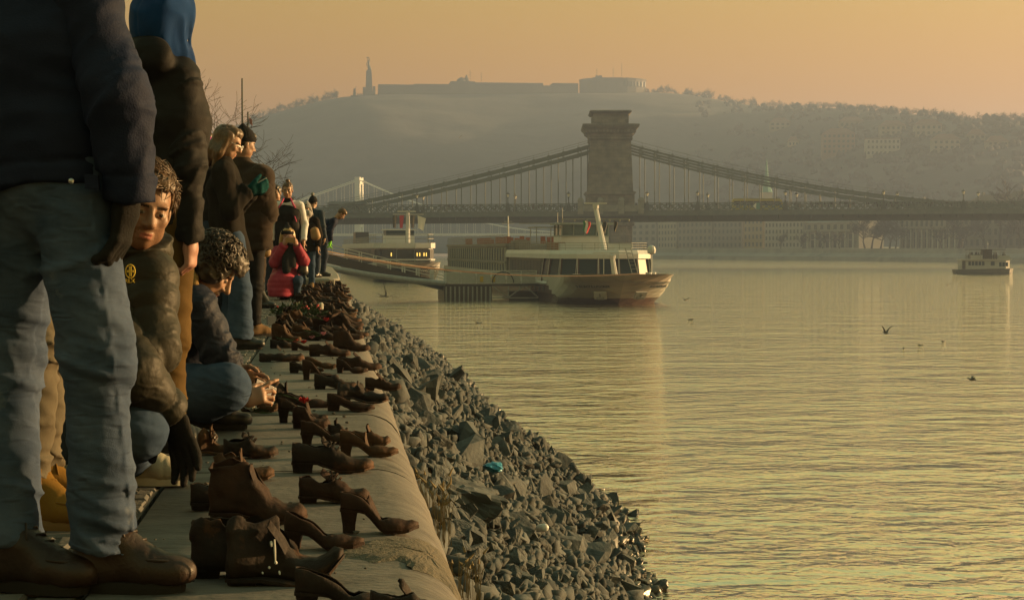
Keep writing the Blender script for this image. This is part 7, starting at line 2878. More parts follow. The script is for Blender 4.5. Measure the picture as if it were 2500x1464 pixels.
# ---- 6: woman with glasses, black coat, teal glove and phone
p = Person('woman with glasses and wavy hair in long black coat, teal glove holding a phone', 13.4, root_at(575, 13.4), R(95), skin='skin_light')
p.F, p.Rr = V3(.97, -.2, 0), V3(-.2, -.97, 0)
P_ = p.P
P_('head', 558, 348, 0); P_('neck', 547, 398, .0); P_('chest', 548, 462, 0); P_('waist', 552, 530, 0); P_('pelvis', 562, 580, 0)
P_('shR', 545, 420, -.19); P_('elR', 562, 510, -.22); P_('wrR', 605, 464, -.16)
P_('shL', 552, 418, .17); P_('elL', 575, 505, .18); P_('wrL', 610, 470, .05)
P_('hipR', 570, 590, -.09); P_('knR', 586, 715, -.09); P_('anR', 582, 826, -.09); P_('hipL', 545, 590, .09); P_('knL', 560, 715, .10); P_('anL', 566, 820, .10)
p.J['toeR'] = p.J['anR'] + V3(.18, -.03, -.06); p.J['toeL'] = p.J['anL'] + V3(.18, .0, -.06)
p.core(); p.head(R(92), .42, female=True); p.hair('long', 'hair_brown', length=.10, seed=3)
p.trousers('jeans_blue', rw=1.0, ankle=.115, knee=.085, thigh=.092, wr=.007, seed=11)
p.jacket('coat_black', hem=np.array(at(568, 640, 13.4)), th=1.04, flare=1.22, seed=5, sleeve=(.082, .074, .064), wr=.009, chest_fu=1.3, name='coat', fold=(10, 10, 5))
p.hand('R', (1, .2, .15), (0, .8, .6), curl=.7, material='knit_teal', size=1.2, res=.0065); p.hand('L', (1, -.3, .1), (0, -.6, .8), curl=.7, material='knit_teal', size=1.15, res=.0065)
H = p.H
b = MB()
for sx in (-1, 1):
    b.tube([H(.032 * sx + .023 * math.cos(a), .112, .002 + .019 * math.sin(a)) for a in [2 * math.pi * i / 14 for i in range(15)]], .0022, 5)
    b.tube([H(.055 * sx, .110, .006), H(.079 * sx, .03, .008), H(.079 * sx, -.01, .004)], .0022, 5)
b.tube([H(-.010, .114, .004), H(.010, .114, .004)], .002, 5)
p.meshpart('glasses', b, [MATS['chrome']])
b = MB(); c_ = np.array(at(634, 444, 13.3)); b.bar(c_ - V3(.055, 0, -.0) - V3(0, 0, .028), c_ + V3(.055, 0, .028), .07, .009, up=(0, 0, 1))
ph = b.build('phone', [MATS['phone_white']])
tag(ph, 'pale phone held in a teal glove by the woman with glasses', 'phone')
p.shoe('R', 'leather_black'); p.shoe('L', 'leather_black')
p.finish()

# ---- 8: pink hat, jeans and yellow boots, mostly hidden behind the black jacket
p = Person('person in pink knit hat and yellow lace boots, half hidden behind the blue-hooded one', 13.5, root_at(528, 13.5), R(80), skin='skin_light')
P_ = p.P
P_('head', 494, 358, .55); P_('neck', 496, 400, .5); P_('chest', 502, 460, .35); P_('waist', 510, 540, .2); P_('pelvis', 518, 590, .1)
P_('shR', 508, 425, .2); P_('elR', 515, 520, .1); P_('wrR', 520, 600, .1); P_('shL', 492, 425, .6); P_('elL', 492, 520, .5); P_('wrL', 500, 590, .4)
P_('hipR', 524, 605, .0); P_('knR', 530, 715, -.02); P_('anR', 532, 815, 0); P_('hipL', 512, 605, .2); P_('knL', 514, 715, .2); P_('anL', 512, 818, .2)
p.J['toeR'] = p.J['anR'] + V3(.18, -.04, -.06); p.J['toeL'] = p.J['anL'] + V3(.18, .04, -.06)
p.core(); p.head(R(80), .2, female=True); p.hair('long', 'hair_brown'); p.beanie('knit_pink', pom='knit_pink')
p.trousers('jeans_dark', seed=3); p.jacket('coat_black', th=.95, chest_fu=1.2); p.hand('R', (0, 0, -1), (-1, 0, 0)); p.hand('L', (0, 0, -1), (1, 0, 0))
p.shoe('R', 'leather_yellow', boot=.05, sole='sole_dark', lace='leather_yellow'); p.shoe('L', 'leather_yellow', boot=.05)
p.finish()

# ---- 7: man in black beanie and dark padded jacket behind the woman with glasses
p = Person('man in dark beanie and padded jacket turned away, behind the woman with glasses', 15.2, root_at(610, 15.2), R(60), skin='skin_tan')
p.F, p.Rr = V3(.7, .71, 0), V3(.71, -.7, 0)
P_ = p.P
P_('head', 596, 352, 0); P_('neck', 592, 395, 0); P_('chest', 608, 470, -.02); P_('waist', 618, 535, 0); P_('pelvis', 615, 585, 0)
P_('shR', 637, 432, -.08); P_('elR', 650, 520, -.08); P_('wrR', 630, 560, .0); P_('shL', 572, 425, .14); P_('elL', 565, 510, .2); P_('wrL', 585, 560, .2)
P_('hipR', 622, 600, -.06); P_('knR', 622, 700, -.04); P_('anR', 620, 790, 0); P_('hipL', 604, 600, .1); P_('knL', 604, 700, .1); P_('anL', 602, 788, .1)
p.J['toeR'] = p.J['anR'] + V3(.15, .1, -.06); p.J['toeL'] = p.J['anL'] + V3(.14, .12, -.06)
p.core(); p.head(R(62), .25); p.hair('short', 'hair_dark'); p.beanie('knit_black', tall=.0, seed=2)
p.jacket('coat_brown', hem=np.array(at(615, 612, 15.2)), th=1.22, seed=14, puff=(.13, .014), sleeve=(.095, .085, .062), wr=.010)
p.trousers('trousers_black', seed=5); p.hand('R', (-.3, .3, -1), (-1, 0, 0)); p.hand('L', (.3, .3, -1), (1, 0, 0))
p.shoe('R', 'suede_brown'); p.shoe('L', 'suede_brown')
p.finish()

# ---- 17: brown coat, fur pompom, black boots
p = Person('person in brown quilted coat with fur pompom bag charm and tall black boots', 22.5, root_at(628, 22.8), R(70), skin='skin_light')
P_ = p.P
P_('head', 640, 455, .0); P_('neck', 636, 487, 0); P_('chest', 630, 530, 0); P_('waist', 626, 570, 0); P_('pelvis', 624, 605, 0)
for n, dx in (('L', -10), ('R', 10)):
    P_('sh' + n, 632 + dx * 1.1, 500, 0); P_('el' + n, 632 + dx * 1.6, 560, 0); P_('wr' + n, 634 + dx * 1.4, 605, -.05)
    P_('hip' + n, 626 + dx * .6, 615, 0); P_('kn' + n, 627 + dx * .7, 680, 0); P_('an' + n, 628 + dx * .8, 733, 0)
    p.J['toe' + n] = p.J['an' + n] + V3(.17, -.04, -.06)
p.core(); p.head(R(70), .2, female=True); p.hair('long', 'hair_dark')
p.jacket('coat_brown', hem=np.array(at(624, 688, 22.5)), th=1.0, puff=(.11, .012), name='coat', chest_fu=1.15)
p.trousers('trousers_black', rw=.85, seed=2, name='leggings')
p.solid('pompom', [Ell(np.array(at(619, 641, 22.2)), V3(.07, .07, .09))], 'fur_tan', lambda P, d: d - .03 * noise3(P, (30, 30, 30), 1), res=.011)
p.solid('handbag', [Cone(np.array(at(647, 612, 22.3)), np.array(at(646, 618, 22.3)), .05, .05, side=(1, 0, 0), fu=1.6)], 'bag_tan', res=.012)
p.shoe('L', 'leather_black', boot=.25); p.shoe('R', 'leather_black', boot=.25); p.hand('L', (0, 0, -1), (1, 0, 0)); p.hand('R', (0, 0, -1), (-1, 0, 0))
p.finish()

# ---- 9: grey puffer with neon green lining
p = Person('person in grey quilted jacket over a neon green edge, face hidden', 29.2, root_at(662, 29.2), R(150), skin='skin_light')
P_ = p.P
P_('head', 650, 468, .3); P_('neck', 656, 496, .1); P_('chest', 662, 535, 0); P_('waist', 663, 580, 0); P_('pelvis', 663, 615, 0)
for n, dx in (('R', -13), ('L', 13)):
    P_('sh' + n, 661 + dx, 512, 0); P_('el' + n, 664 + dx * 1.3, 565, -.02); P_('wr' + n, 663 + dx * 1.1, 612, -.05)
    P_('hip' + n, 663 + dx * .5, 625, 0); P_('kn' + n, 664 + dx * .5, 680, 0); P_('an' + n, 664 + dx * .6, 728, 0)
    p.J['toe' + n] = p.J['an' + n] + V3(.10, -.14, -.06)
p.core(); p.head(R(150), .2); p.hair('short', 'hair_dark')
p.jacket('puffer_grey', hem=np.array(at(663, 640, 29.2)), th=1.0, puff=(.075, .011), chest_fu=1.25)
p.trousers('jeans_dark', seed=2)
b = MB()
b.tube([np.array(at(661, 494, 29.04)), np.array(at(659, 530, 29.00)), np.array(at(660, 590, 29.00)), np.array(at(658, 636, 29.02))], [.03, .028, .026, .02], 6)
p.meshpart('neon_edge', b, [MATS['neon_green']])
p.shoe('L', 'leather_black', sole='sole_pale'); p.shoe('R', 'leather_black', sole='sole_pale'); p.hand('L', (0, 0, -1), (1, 0, 0)); p.hand('R', (0, 0, -1), (-1, 0, 0))
p.finish()


# ---- simple standing figures farther along
def stander(label, D, px, y_head, y_foot, facing, z=0.0, hatm=None, hairm='hair_dark', hairk='short', coat='coat_black', hemz=None, legs='jeans_dark', shoe='leather_black', female=False, puff=None, pitch=.1, pom=None, lean=None, th=1.0, finish=True, sleeves=None):
    hgt = (y_foot - y_head) * D / FPX
    q = Person(label, D, root_at(px, D, z), facing, height=hgt)
    if lean:
        for n, (dx, dy, dz_) in lean.items(): q.J[n] = q.J[n] + (q.Rr * dx + q.F * dy) * q.k + V3(0, 0, dz_) * q.k
    q.core(); q.head(facing, pitch, female=female); q.hair(hairk, hairm, seed=int(px))
    if hatm: q.beanie(hatm, pom=pom)
    q.trousers(legs, seed=px % 7)
    hem = q.J['pelvis'] - V3(0, 0, (hemz or .06) * q.k)
    q.jacket(coat, hem=hem, puff=puff, th=th, seed=px % 11, name='coat')
    q.shoe('L', shoe, ground=z); q.shoe('R', shoe, ground=z)
    if finish:
        q.hand('L', (0, .2, -1), (1, 0, 0)); q.hand('R', (0, .2, -1), (-1, 0, 0))
        return q.finish()
    return q


stander('dark-haired man glimpsed between grey quilted jacket and vest', 28.6, 676, 457, 722, R(200), coat='jacket_black')
# 11: vest with white sleeves
q = stander('woman with hair in a bun, black vest with pink trim and white sleeves', 27.2, 703, 449, 727, R(185), hairk='bun', hairm='hair_brown', female=True, coat='white_fabric', th=.86, finish=False, pitch=.15, hemz=.0)
J = q.J
q.parts[-5] = q.parts[-5]
pr = [Cone(J['waist'], J['chest'], .128, .138, side=q.Rr, fu=1.45, k=.05), Cone(J['chest'], J['neck'] - V3(0, 0, .06), .136, .09, side=q.Rr, fu=1.4, k=.05), Cone(J['waist'], J['pelvis'] - V3(0, 0, .12), .128, .138, side=q.Rr, fu=1.4, k=.05),
      Cone(J['neck'] - V3(0, 0, .05), J['neck'] + V3(0, 0, .05), .085, .08, side=q.Rr, fu=1.15, k=.02, cut='b')]
q.solid('vest', pr, 'jacket_black', lambda P, d: d - cloth_noise(P, .006, (8, 8, 14), 2))
for sx in (-1, 1):
    b = MB()
    b.tube([J['neck'] + q.Rr * .05 * sx + q.F * .09 + V3(0, 0, .05), J['neck'] + q.Rr * .10 * sx + q.F * .13 - V3(0, 0, .06), J['chest'] + q.Rr * .13 * sx + q.F * .135 + V3(0, 0, .10)], .014, 5)
    q.meshpart('pink_trim', b, [MATS['pink_trim']])
b = MB()
b.tube([J['chest'] - q.Rr * .12 + q.F * .13 - V3(0, 0, .03), J['chest'] - q.Rr * .15 + q.F * .125 - V3(0, 0, .12)], .010, 5)
q.meshpart('pink_trim', b, [MATS['pink_trim']])
q.hand('L', (0, .2, -1), (1, 0, 0)); q.hand('R', (0, .2, -1), (-1, 0, 0))
q.finish()

# ---- 12: crouching woman in long red coat photographing
p = Person('crouching woman in long red quilted coat and black hat taking a photograph', 26.30, root_at(705, 26.50), R(165), skin='skin_pink')
p.F, p.Rr = V3(.2, -.98, 0), V3(-.98, -.2, 0)
P_ = p.P
P_('head', 702, 577, 0); P_('neck', 702, 602, .06); P_('chest', 703, 632, .08); P_('waist', 704, 662, .1); P_('pelvis', 702, 693, .14)
P_('shR', 678, 615, .05); P_('elR', 672, 640, -.15); P_('wrR', 694, 597, -.26)
P_('shL', 728, 615, .03); P_('elL', 740, 636, -.12); P_('wrL', 724, 598, -.26)
P_('hipR', 692, 697, .05); P_('knR', 696, 690, -.30); P_('anR', 690, 722, -.05); P_('hipL', 712, 697, .05); P_('knL', 728, 684, -.32); P_('anL', 722, 722, -.18)
for n in 'LR': p.J['an' + n][2] = .085
p.J['toeR'] = p.J['anR'] + V3(.10, -.14, -.06); p.J['toeL'] = p.J['anL'] + V3(.14, -.10, -.06)
p.core(); p.head(R(178), .12, female=True, size=1.04); p.hair('long', 'hair_blond', length=.10); p.beanie('knit_black', tall=.03)
p.jacket('puffer_red', th=1.12, puff=(.075, .009), sleeve=(.085, .078, .06), chest_fu=1.28, name='coat', seed=4)
p.solid('coat_skirt', [Cone(np.array(at(700, 660, 26.35)), np.array(at(690, 700, 26.20)), .17, .20, side=p.Rr, fu=1.15, k=.05), Cone(np.array(at(690, 690, 26.08)), np.array(at(682, 715, 26.05)), .17, .15, side=p.Rr, fu=1.1, k=.08)], 'puffer_red', lambda P, d: np.maximum(d, .05 - P[:, 2]) - .009 * np.abs(np.cos(np.pi * P[:, 2] / .075)))
p.trousers('jeans_blue', rw=.95, seed=2)
p.solid('scarf', [Cone(np.array(at(703, 603, 26.15)), np.array(at(703, 608, 26.15)), .10, .10, side=p.Rr, fu=1.1), Cone(np.array(at(700, 612, 26.08)), np.array(at(699, 660, 26.00)), .05, .055, side=p.Rr, fu=1.3), Cone(np.array(at(712, 612, 26.08)), np.array(at(714, 648, 26.05)), .045, .05, side=p.Rr, fu=1.2)], 'scarf_black', lambda P, d: d - .012 * noise3(P, (18, 18, 10), 3))
p.solid('shoulder_bag', [Cone(np.array(at(740, 652, 26.20)), np.array(at(739, 662, 26.20)), .06, .07, side=p.Rr, fu=1.3)], 'leather_black')
p.hand('R', (.4, -.1, .9), (.7, .7, -.2), curl=.5, size=1.1); p.hand('L', (-.4, -.1, .9), (-.7, .7, -.2), curl=.5, size=1.1)
b = MB(); c_ = np.array(at(709, 586, 25.98)); b.box(c_[0] - .075, c_[0] + .075, c_[1] - .005, c_[1] + .005, c_[2] - .038, c_[2] + .038)
ph = b.build('phone', [MATS['bag_tan']])
tag(ph, 'phone held before the face by the crouching woman in red', 'phone')
p.shoe('L', 'leather_black', boot=.06); p.shoe('R', 'leather_black', boot=.06)
p.finish()

# ---- 13, 14: grey beanie, pompom beanie
q = stander('woman in grey knit hat and black coat with tan shoulder bag', 33.5, 749, 488, 692, R(190), hatm='knit_grey', hairk='long', female=True, coat='coat_black', legs='jeans_blue', shoe='suede_brown', finish=False, hemz=.16, th=1.05)
J = q.J
J['elR'] = J['shR'] + V3(-.05, -.10, -.27); J['wrR'] = J['chest'] + q.F * .24 + V3(0, 0, .0)
q.solid('shoulder_bag', [Cone(np.array(at(768, 563, 33.2)), np.array(at(771, 577, 33.2)), .07, .08, side=(1, 0, 0), fu=1.2)], 'bag_tan')
q.solid('scarf', [Cone(np.array(at(742, 520, 33.25)), np.array(at(752, 522, 33.25)), .08, .08), Cone(np.array(at(746, 535, 33.2)), np.array(at(745, 560, 33.15)), .06, .05)], 'knit_grey', lambda P, d: d - .012 * noise3(P, (20, 20, 12), 1))
q.hand('L', (0, .2, -1), (1, 0, 0)); q.hand('R', (0, .2, -1), (-1, 0, 0))
q.finish()
stander('person in dark pompom hat and blue jacket, back turned, near the landing', 38.3, 764, 492, 686, R(20), z=.13, hatm='knit_black', pom='knit_grey', coat='coat_blue', hairk='short')
# ---- 15: man bending forward on the landing
bend = {'waist': (0, .02, -.02), 'chest': (0, .12, -.04), 'neck': (0, .30, -.10), 'head': (0, .40, -.13), 'shL': (0, .22, -.08), 'shR': (0, .22, -.08), 'elL': (0, .18, -.06), 'elR': (0, .18, -.06), 'wrL': (0, .10, -.02), 'wrR': (0, .10, -.02)}
q = stander('man in dark hooded jacket bending forward at the edge of the landing', 40.0, 790, 497, 673, R(88), z=.13, hairm='hair_brown', coat='jacket_navy', lean=bend, pitch=.9, th=1.08, finish=False)
q.hand('L', (0, .2, -1), (1, 0, 0), material='neon_green'); q.hand('R', (-.2, .2, -1), (-1, 0, 0), material='neon_green')
q.finish()
# ================================================================== DETAILS
# ---- bare trees on the quay behind the crowd, flagpole
def near_tree(px, D, h, seed, label, lev=5, thick=.14, spread=.62):
    tr, cr_ = bare_tree_mesh(seed, h, lev, thick, spread=spread, kids=(3, 3), nseg=3, min_r=.006, sides=6, up=.1)
    g = at(px, 607, D)
    o = empty('bare_tree', (g.x, g.y, -.05))
    tag(o, label, 'tree', 'bare trees on the quay')
    link_mesh('trunk', tr, o); link_mesh('crown', cr_, o)


near_tree(492, 72, 9.0, 41, 'tall bare tree rising behind the blue-hooded person', thick=.16)
near_tree(590, 66, 5.6, 52, 'low spreading bare tree behind the man in the dark beanie', thick=.10, spread=.72)
g = at(593, 607, 68)
fp = empty('flagpole', (g.x, g.y, 0))
tag(fp, 'slim dark flagpole standing beside the tall bare tree', 'flagpole')
MB().tube([(0, 0, 0), (0, 0, 7.4)], [.055, .03], 8).build('pole', M_IROND, fp)
MB().tube([(.22, 0, 0), (.22, 0, 6.1)], [.045, .03], 8).build('side_pole', M_IROND, fp)
b = MB(); b.grid([[(.26 + .12 * u + .02 * v, .04 * math.sin(6 * u), 5.9 - .25 * v - .1 * u) for u in (0, .33, .66, 1)] for v in (0, .33, .66, 1)]); b.build('flag', mat('faded_flag', (.30, .12, .12), (.36, .2, .2), scale=6, rough=.8), fp, smooth=True)

# ---- gulls
M_GULL = mat('gull_grey', (.16, .16, .17), (.30, .30, .30), scale=8, rough=.8)
M_GULLD = mat('gull_wing', (.06, .06, .065), (.12, .12, .12), scale=8, rough=.8)


def gull(px, py, D, label, flying=True, flap=.9, rz=0.0, s=1.0):
    p = at(px, py, D) if D else on_plane(px, py, WATER_Z)
    o = empty('gull', p, rz)
    o.scale = (s, s, s)
    tag(o, label, 'bird', 'gulls over the river')
    b = MB(); b.tube([(-.20, 0, .0), (-.12, 0, .01), (0, 0, .0), (.10, 0, .02), (.16, 0, .05), (.20, 0, .06), (.25, 0, .05)], [.015, .045, .065, .055, .035, .035, .008], 8); b.build('body', M_GULL, o, smooth=True)
    if flying:
        for sy in (-1, 1):
            b = MB()
            pts = []
            for t in (0, .25, .5, .75, 1):
                y = sy * (.04 + .50 * t * math.cos(flap * (1 - .3 * t))); z = .03 + .52 * t * math.sin(flap * (1 - .35 * t))
                c = .14 * (1 - t) + .02
                pts.append([(c * .5 - .10 * t * t, y, z), (-c * .5 - .12 * t * t, y, z + .005)])
            b.grid(pts); b.grid([[(x, y, z - .012) for x, y, z in r_] for r_ in pts], flip=True)
            b.build('wing', M_GULLD, o, smooth=True)
    else:
        b = MB(); b.tube([(-.30, 0, .08), (-.12, 0, .06), (.02, 0, .05)], [.008, .04, .05], 6); b.build('folded_wings', M_GULLD, o, smooth=True)


gull(2163, 813, 70, 'flying gull with both wings raised in a V', flap=1.15, rz=2.0, s=.8)
gull(2374, 926, 62, 'gull gliding low, outermost over the open water', flap=.35, rz=2.9, s=.8)
gull(1674, 732, 110, 'gull gliding just past the cruise ship bow', flap=.4, rz=.6, s=.9)
gull(2313, 696, 150, 'small gull gliding before the passenger ferry', flap=.5, rz=1.0, s=.9)
gull(1122, 336, 160, 'tiny gull flying in front of the hill', flap=1.0, rz=1.3, s=.6)
gull(2248, 843, None, 'dark gull afloat below the gull with raised wings', False, rz=.2, s=.9)
gull(2304, 834, None, 'gull afloat to the outer side of two others', False, rz=.5, s=.85)
gull(2206, 851, None, 'smallest floating gull under the raised-wing gull', False, rz=1.4, s=.7)
gull(1686, 781, None, 'lone gull afloat off the cruise ship bow', False, rz=2.8, s=1.0)
gull(1170, 789, None, 'pale gull afloat between the rocks and the pontoon', False, rz=.1, s=1.1)

# ---- driftwood and bank litter
M_WOOD = mat('wet_driftwood', (.035, .028, .022), (.06, .05, .04), scale=9, rough=.8)
rd = random.Random(8)


def twigs(px, py, n, s, label, D=None, name='driftwood', up=.5):
    p = on_plane(px, py, WATER_Z) if D is None else at(px, py, D)
    b = MB()
    for k_ in range(n):
        a = rd.uniform(0, 6.28)
        d = Vector((math.cos(a), math.sin(a) * .6, rd.uniform(.1, up))).normalized()
        q = Vector((rd.uniform(-.3, .3) * s, rd.uniform(-.2, .2) * s, -.05 * s))
        pts, rr = [q], [.035 * s]
        for i in range(4):
            d = (d + Vector((rd.gauss(0, .25), rd.gauss(0, .25), rd.gauss(0, .2)))).normalized()
            q = q + d * .22 * s * rd.uniform(.7, 1.2); pts.append(q); rr.append(.035 * s * (1 - .22 * (i + 1)))
        b.tube(pts, rr, 5)
    o = b.build(name, M_WOOD, None, loc=p)
    tag(o, label, 'driftwood', 'driftwood at the water edge')
    return o


o = twigs(945, 724, 12, 1.6, 'tangle of dead branches afloat below the gangway', up=.4)
b = MB(); b.tube([(-.1, 0, 0), (-.25, 0, .9), (-.45, .1, 2.0)], [.07, .05, .02], 6); br = b.build('branch', M_WOOD, o)
twigs(962, 781, 5, .7, 'small lump of driftwood off the upper rocks')
twigs(1043, 866, 8, .8, 'twigs caught on the tip of the upper rocks', up=.6)


def stalk(px, py, pts, label, r=.006):
    p = on_plane(px, py, WATER_Z)
    b = MB(); b.tube([Vector(q) for q in pts], [r] * (len(pts) - 1) + [r * .4], 5)
    o = b.build('dead_stalk', M_WOOD, None, loc=p); tag(o, label, 'stalk', 'dead stalks in the shallows')


stalk(1535, 1325, [(0, 0, -.1), (.08, 0, .15), (.22, 0, .38), (.30, 0, .44), (.33, 0, .40)], 'thin bent stalk rising beyond the outermost boulders')
stalk(1545, 1432, [(0, 0, -.1), (.02, 0, .12), (.18, 0, .22), (.33, 0, .25), (.40, 0, .10)], 'thin arched stalk in the shallows at the bottom')


def on_bank(px, py):
    for D in [x * .1 for x in range(40, 1500)]:
        p = at(px, py, D)
        s_ = (p.x - bank_top_x(D)) / (water_x(D) - bank_top_x(D))
        if 0 < s_ < 1.2 and p.z < bank(D, s_).z + .05: return p
    return on_plane(px, py, WATER_Z)


# dry grass growing between coping and stones
M_DRY = mat('dry_grass', (.13, .10, .05), (.22, .17, .085), scale=20, rough=.9)


def tuft(loc, n, h, spread, label):
    b = MB()
    for k_ in range(n):
        a = rd.uniform(0, 6.28); l_ = h * rd.uniform(.5, 1.1); bx_, by_ = math.cos(a) * spread * rd.random(), math.sin(a) * spread * rd.random()
        x0, y0 = rd.uniform(-.05, .05), rd.uniform(-.10, .10)
        pts = [(x0, y0, -.05), (x0 + bx_ * .3, y0 + by_ * .3, l_ * .5), (x0 + bx_ * .7, y0 + by_ * .7, l_ * .85), (x0 + bx_ * 1.2, y0 + by_ * 1.2, l_)]
        b.tube(pts, [.0014, .0013, .0009, .0003], 3, cap=False)
        if k_ % 3 == 0: b.tube([pts[2], pts[3]], [.006, .001], 4)
    o = b.build('dry_grass_tuft', M_DRY, None, loc=loc)
    tag(o, label, 'grass', 'dry grass tufts at the coping')


tuft((.40, 6.5, -.30), 34, .22, .07, 'tall dry grass tuft growing at the coping edge')
tuft((.46, 5.9, -.40), 30, .12, .07, 'low pale grass tuft beside the coping below the tall one')
tuft((.40, 7.5, -.33), 14, .16, .05, 'sparse dry grass at the coping beyond the tall tuft')
# concrete slab among the stones
p = on_bank(1130, 1222)
bmx = bmesh.new(); bmesh.ops.create_cube(bmx, size=1.0); bmesh.ops.subdivide_edges(bmx, edges=bmx.edges[:], cuts=7, use_grid_fill=True)
for v in bmx.verts:
    n_ = mnoise.noise(v.co * 3.1) * .16 + mnoise.noise(v.co * 9) * .06
    v.co = Vector((v.co.x * (.42 + n_), v.co.y * (.62 + n_), v.co.z * .20 + (n_ * .25 if v.co.z > 0 else 0)))
me = bpy.data.meshes.new('concrete_slab'); bmx.to_mesh(me); bmx.free(); me.materials.append(M_ROCK)
o = link_mesh('concrete_slab', me, None, (p.x, p.y, p.z + .02), (.05, .35, .15)); tag(o, 'flat broken concrete slab lying on the stone bank', 'slab')
# litter
M_BLUEB = mat('blue_plastic', (.03, .22, .36), (.05, .30, .46), scale=12, rough=.35)
p = on_bank(1207, 1170)
bmx = bmesh.new(); bmesh.ops.create_icosphere(bmx, subdivisions=3, radius=.11)
for v in bmx.verts:
    v.co *= 1 + .45 * mnoise.noise(v.co * 14) + .2 * mnoise.noise(v.co * 34); v.co.z *= .5
me = bpy.data.meshes.new('plastic_bag'); bmx.to_mesh(me); bmx.free(); me.materials.append(M_BLUEB)
o = link_mesh('plastic_bag', me, None, (p.x, p.y, p.z + .14)); tag(o, 'crumpled blue plastic bag on the stone bank', 'bag')
M_CLEAR = mat('pale_plastic', (.55, .56, .56), (.65, .66, .65), scale=12, rough=.25)
for px_, py_, lab in ((1452, 1318, 'pale plastic bottle lying among the wet boulders'), (1322, 1336, 'pale plastic scrap lying in the middle of the stone bank')):
    p = on_bank(px_, py_)
    b = MB(); b.tube([(-.12, 0, 0), (-.11, 0, 0), (.06, 0, .02), (.10, 0, .03), (.14, 0, .03)], [.02, .035, .035, .014, .014], 8)
    o = b.build('plastic_bottle', M_CLEAR, None, loc=(p.x, p.y, p.z + .16), rot=(0, .3, rd.uniform(0, 3)), smooth=True); tag(o, lab, 'bottle', 'litter on the stone bank')

# ---- flowers, wreaths and lights laid among the shoes
M_RED = mat('red_petals', (.32, .012, .012), (.48, .03, .025), scale=40, rough=.6)
M_PINKP = mat('pink_petals', (.50, .20, .28), (.62, .30, .38), scale=40, rough=.6)
M_WHP = mat('white_petals', (.50, .48, .42), (.60, .58, .52), scale=40, rough=.6)
M_LEAF = mat('evergreen', (.020, .040, .014), (.05, .085, .03), scale=30, rough=.7)


def flower(px, py, Dy, petal, label, s=1.0, stem=(-.12, .03)):
    p = at(px, py, Dy)
    o = empty('flower', p)
    o.scale = (s, s, s)
    tag(o, label, 'flower', 'flowers laid among the shoes')
    b = MB()
    for ring_, (n, r0, tilt) in enumerate(((6, .022, .5), (6, .016, 1.0), (4, .010, 1.35))):
        for k_ in range(n):
            a = 6.28 * (k_ + .5 * ring_) / n
            d = Vector((math.cos(a) * math.cos(tilt), math.sin(a) * math.cos(tilt), math.sin(tilt)))
            t_ = Vector((-math.sin(a), math.cos(a), 0))
            c = d * r0
            b.add([Vector((0, 0, 0)), c - t_ * .010, c * 1.7, c + t_ * .010], [(0, 1, 2, 3)])
            b.add([Vector((0, 0, -.002)), c * .95 - t_ * .010, c * 1.65, c * .95 + t_ * .010], [(3, 2, 1, 0)])
    b.build('petals', petal, o)
    b = MB(); b.tube([(0, 0, 0), (stem[0] * .4, -.01, stem[1] * .6), (stem[0], -.02, stem[1])], [.003, .003, .002], 5)
    for k_ in range(3):
        q = Vector((stem[0] * (.3 + .25 * k_), -.01, stem[1] * (.4 + .2 * k_)))
        b.add([q, q + Vector((-.02, .015, .012)), q + Vector((-.05, .01, .015)), q + Vector((-.02, -.008, .016))], [(0, 1, 2, 3)])
    b.build('stem', M_LEAF, o)


flower(742, 984, 7.72, M_RED, 'red flower lying in the high pump near the phone', 1.3, (-.07, .03))
flower(722, 836, 13.2, M_RED, 'red flower on the lace-up with red ribbon', 1.2)
flower(762, 826, 13.3, M_PINKP, 'pink flower with green leaf among the middle shoes', 1.3, (.05, .02))
flower(790, 818, 13.6, M_PINKP, 'second pink flower nearer the river edge', 1.2)
flower(797, 784, 15.5, M_RED, 'red flower atop a dark boot in the far stretch', 1.5)
flower(615, 1003, 8.15, M_WHP, 'white flower lying loose on bare stone', 1.2, (.10, -.01))
flower(742, 838, 13.0, M_RED, 'dark red flower tucked in a pump mid-row', 1.2)


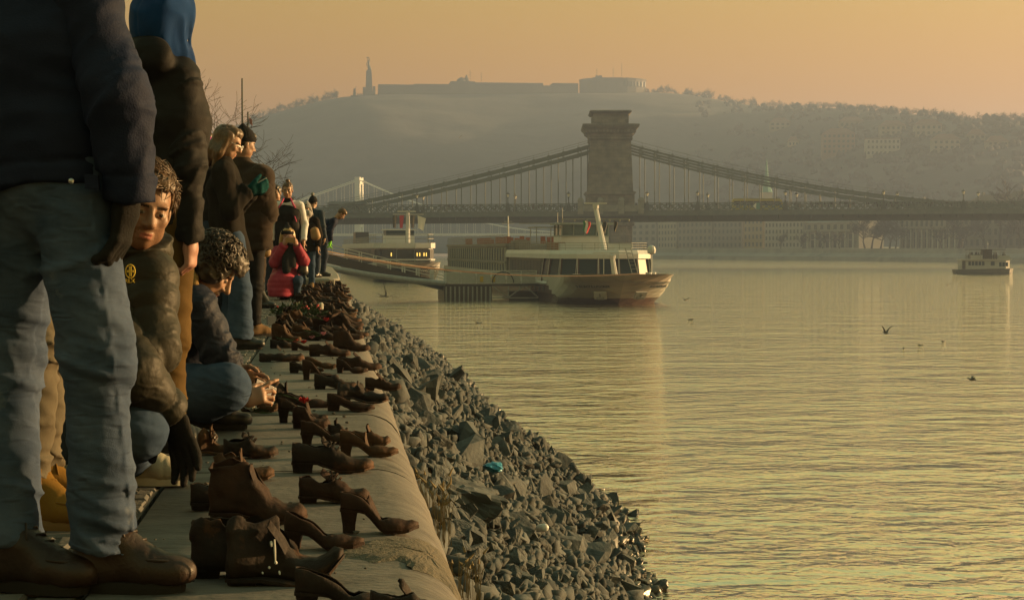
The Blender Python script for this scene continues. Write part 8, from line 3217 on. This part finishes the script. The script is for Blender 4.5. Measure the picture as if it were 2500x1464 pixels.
def wreath(px, py, D, s, label, berries=12):
    p = at(px, py, D)
    o = empty('wreath', p)
    tag(o, label, 'wreath', 'evergreen wreaths among the shoes')
    b = MB()
    for k_ in range(340):
        v = Vector((rd.gauss(0, 1), rd.gauss(0, 1), rd.gauss(0, .8))).normalized() * rd.uniform(.35, 1)
        q = Vector((v.x * .16, v.y * .14, abs(v.z) * .13 + .01)) * s
        d = (v + Vector((rd.gauss(0, .4), rd.gauss(0, .4), rd.gauss(0, .4)))).normalized()
        t_ = d.cross(Vector((rd.random(), rd.random(), rd.random()))).normalized()
        l_ = .05 * s
        b.add([q, q + d * l_ * .5 + t_ * .010 * s, q + d * l_, q + d * l_ * .5 - t_ * .010 * s], [(0, 1, 2, 3)])
    tag(b.build('foliage', M_LEAF, o), kind='stuff')
    b = MB()
    for k_ in range(berries):
        a = rd.uniform(0, 6.28)
        b.lathe([(.002, -.012), (.012, -.005), (.012, .006), (.002, .012)], 6, (math.cos(a) * .11 * s, math.sin(a) * .09 * s - .03, .10 * s + rd.uniform(-.02, .03)))
    tag(b.build('berries', M_RED, o), kind='stuff')


wreath(708, 776, 19.0, 1.25, 'bushy evergreen wreath on the sett side of the far shoes', 4)
wreath(752, 778, 18.4, 1.25, 'evergreen wreath with rusty red berries mid-row', 8)
b = MB(); p = at(783, 768, 18.5)
b.lathe([(.025, 0), (.03, .01), (.03, .06), (.02, .07), (.02, .075)], 10); o = b.build('grave_light', mat('candle_glass', (.40, .38, .33), rough=.4), None, loc=(p.x, p.y, .12)); tag(o, 'white memorial candle holder standing among the far shoes', 'candle')
b = MB(); p = at(662, 790, 17.6)
b.box(-.04, .04, -.03, .03, 0, .085); o = b.build('paper_bag', mat('pale_paper', (.16, .155, .18), (.2, .2, .22), scale=9, rough=.8), None, loc=(p.x, p.y, 0.0), rot=(0, 0, .3)); tag(o, 'small pale paper bag on the setts beside the wreath', 'bag')
# crumbs, pebbles and leaves on the stone
b = MB()
for k_ in range(160):
    x, y = rd.uniform(-.5, .12), rd.uniform(3.9, 13)
    s_ = rd.choice((.003, .004, .006, .009))
    b.add([(x + v.x * s_ * rd.uniform(.6, 1.4), y + v.y * s_ * rd.uniform(.6, 1.4), .002 + (v.z + .5) * s_ * .6) for v in icv], icf)
tag(b.build('stone_crumbs', M_GROUT), kind='stuff')
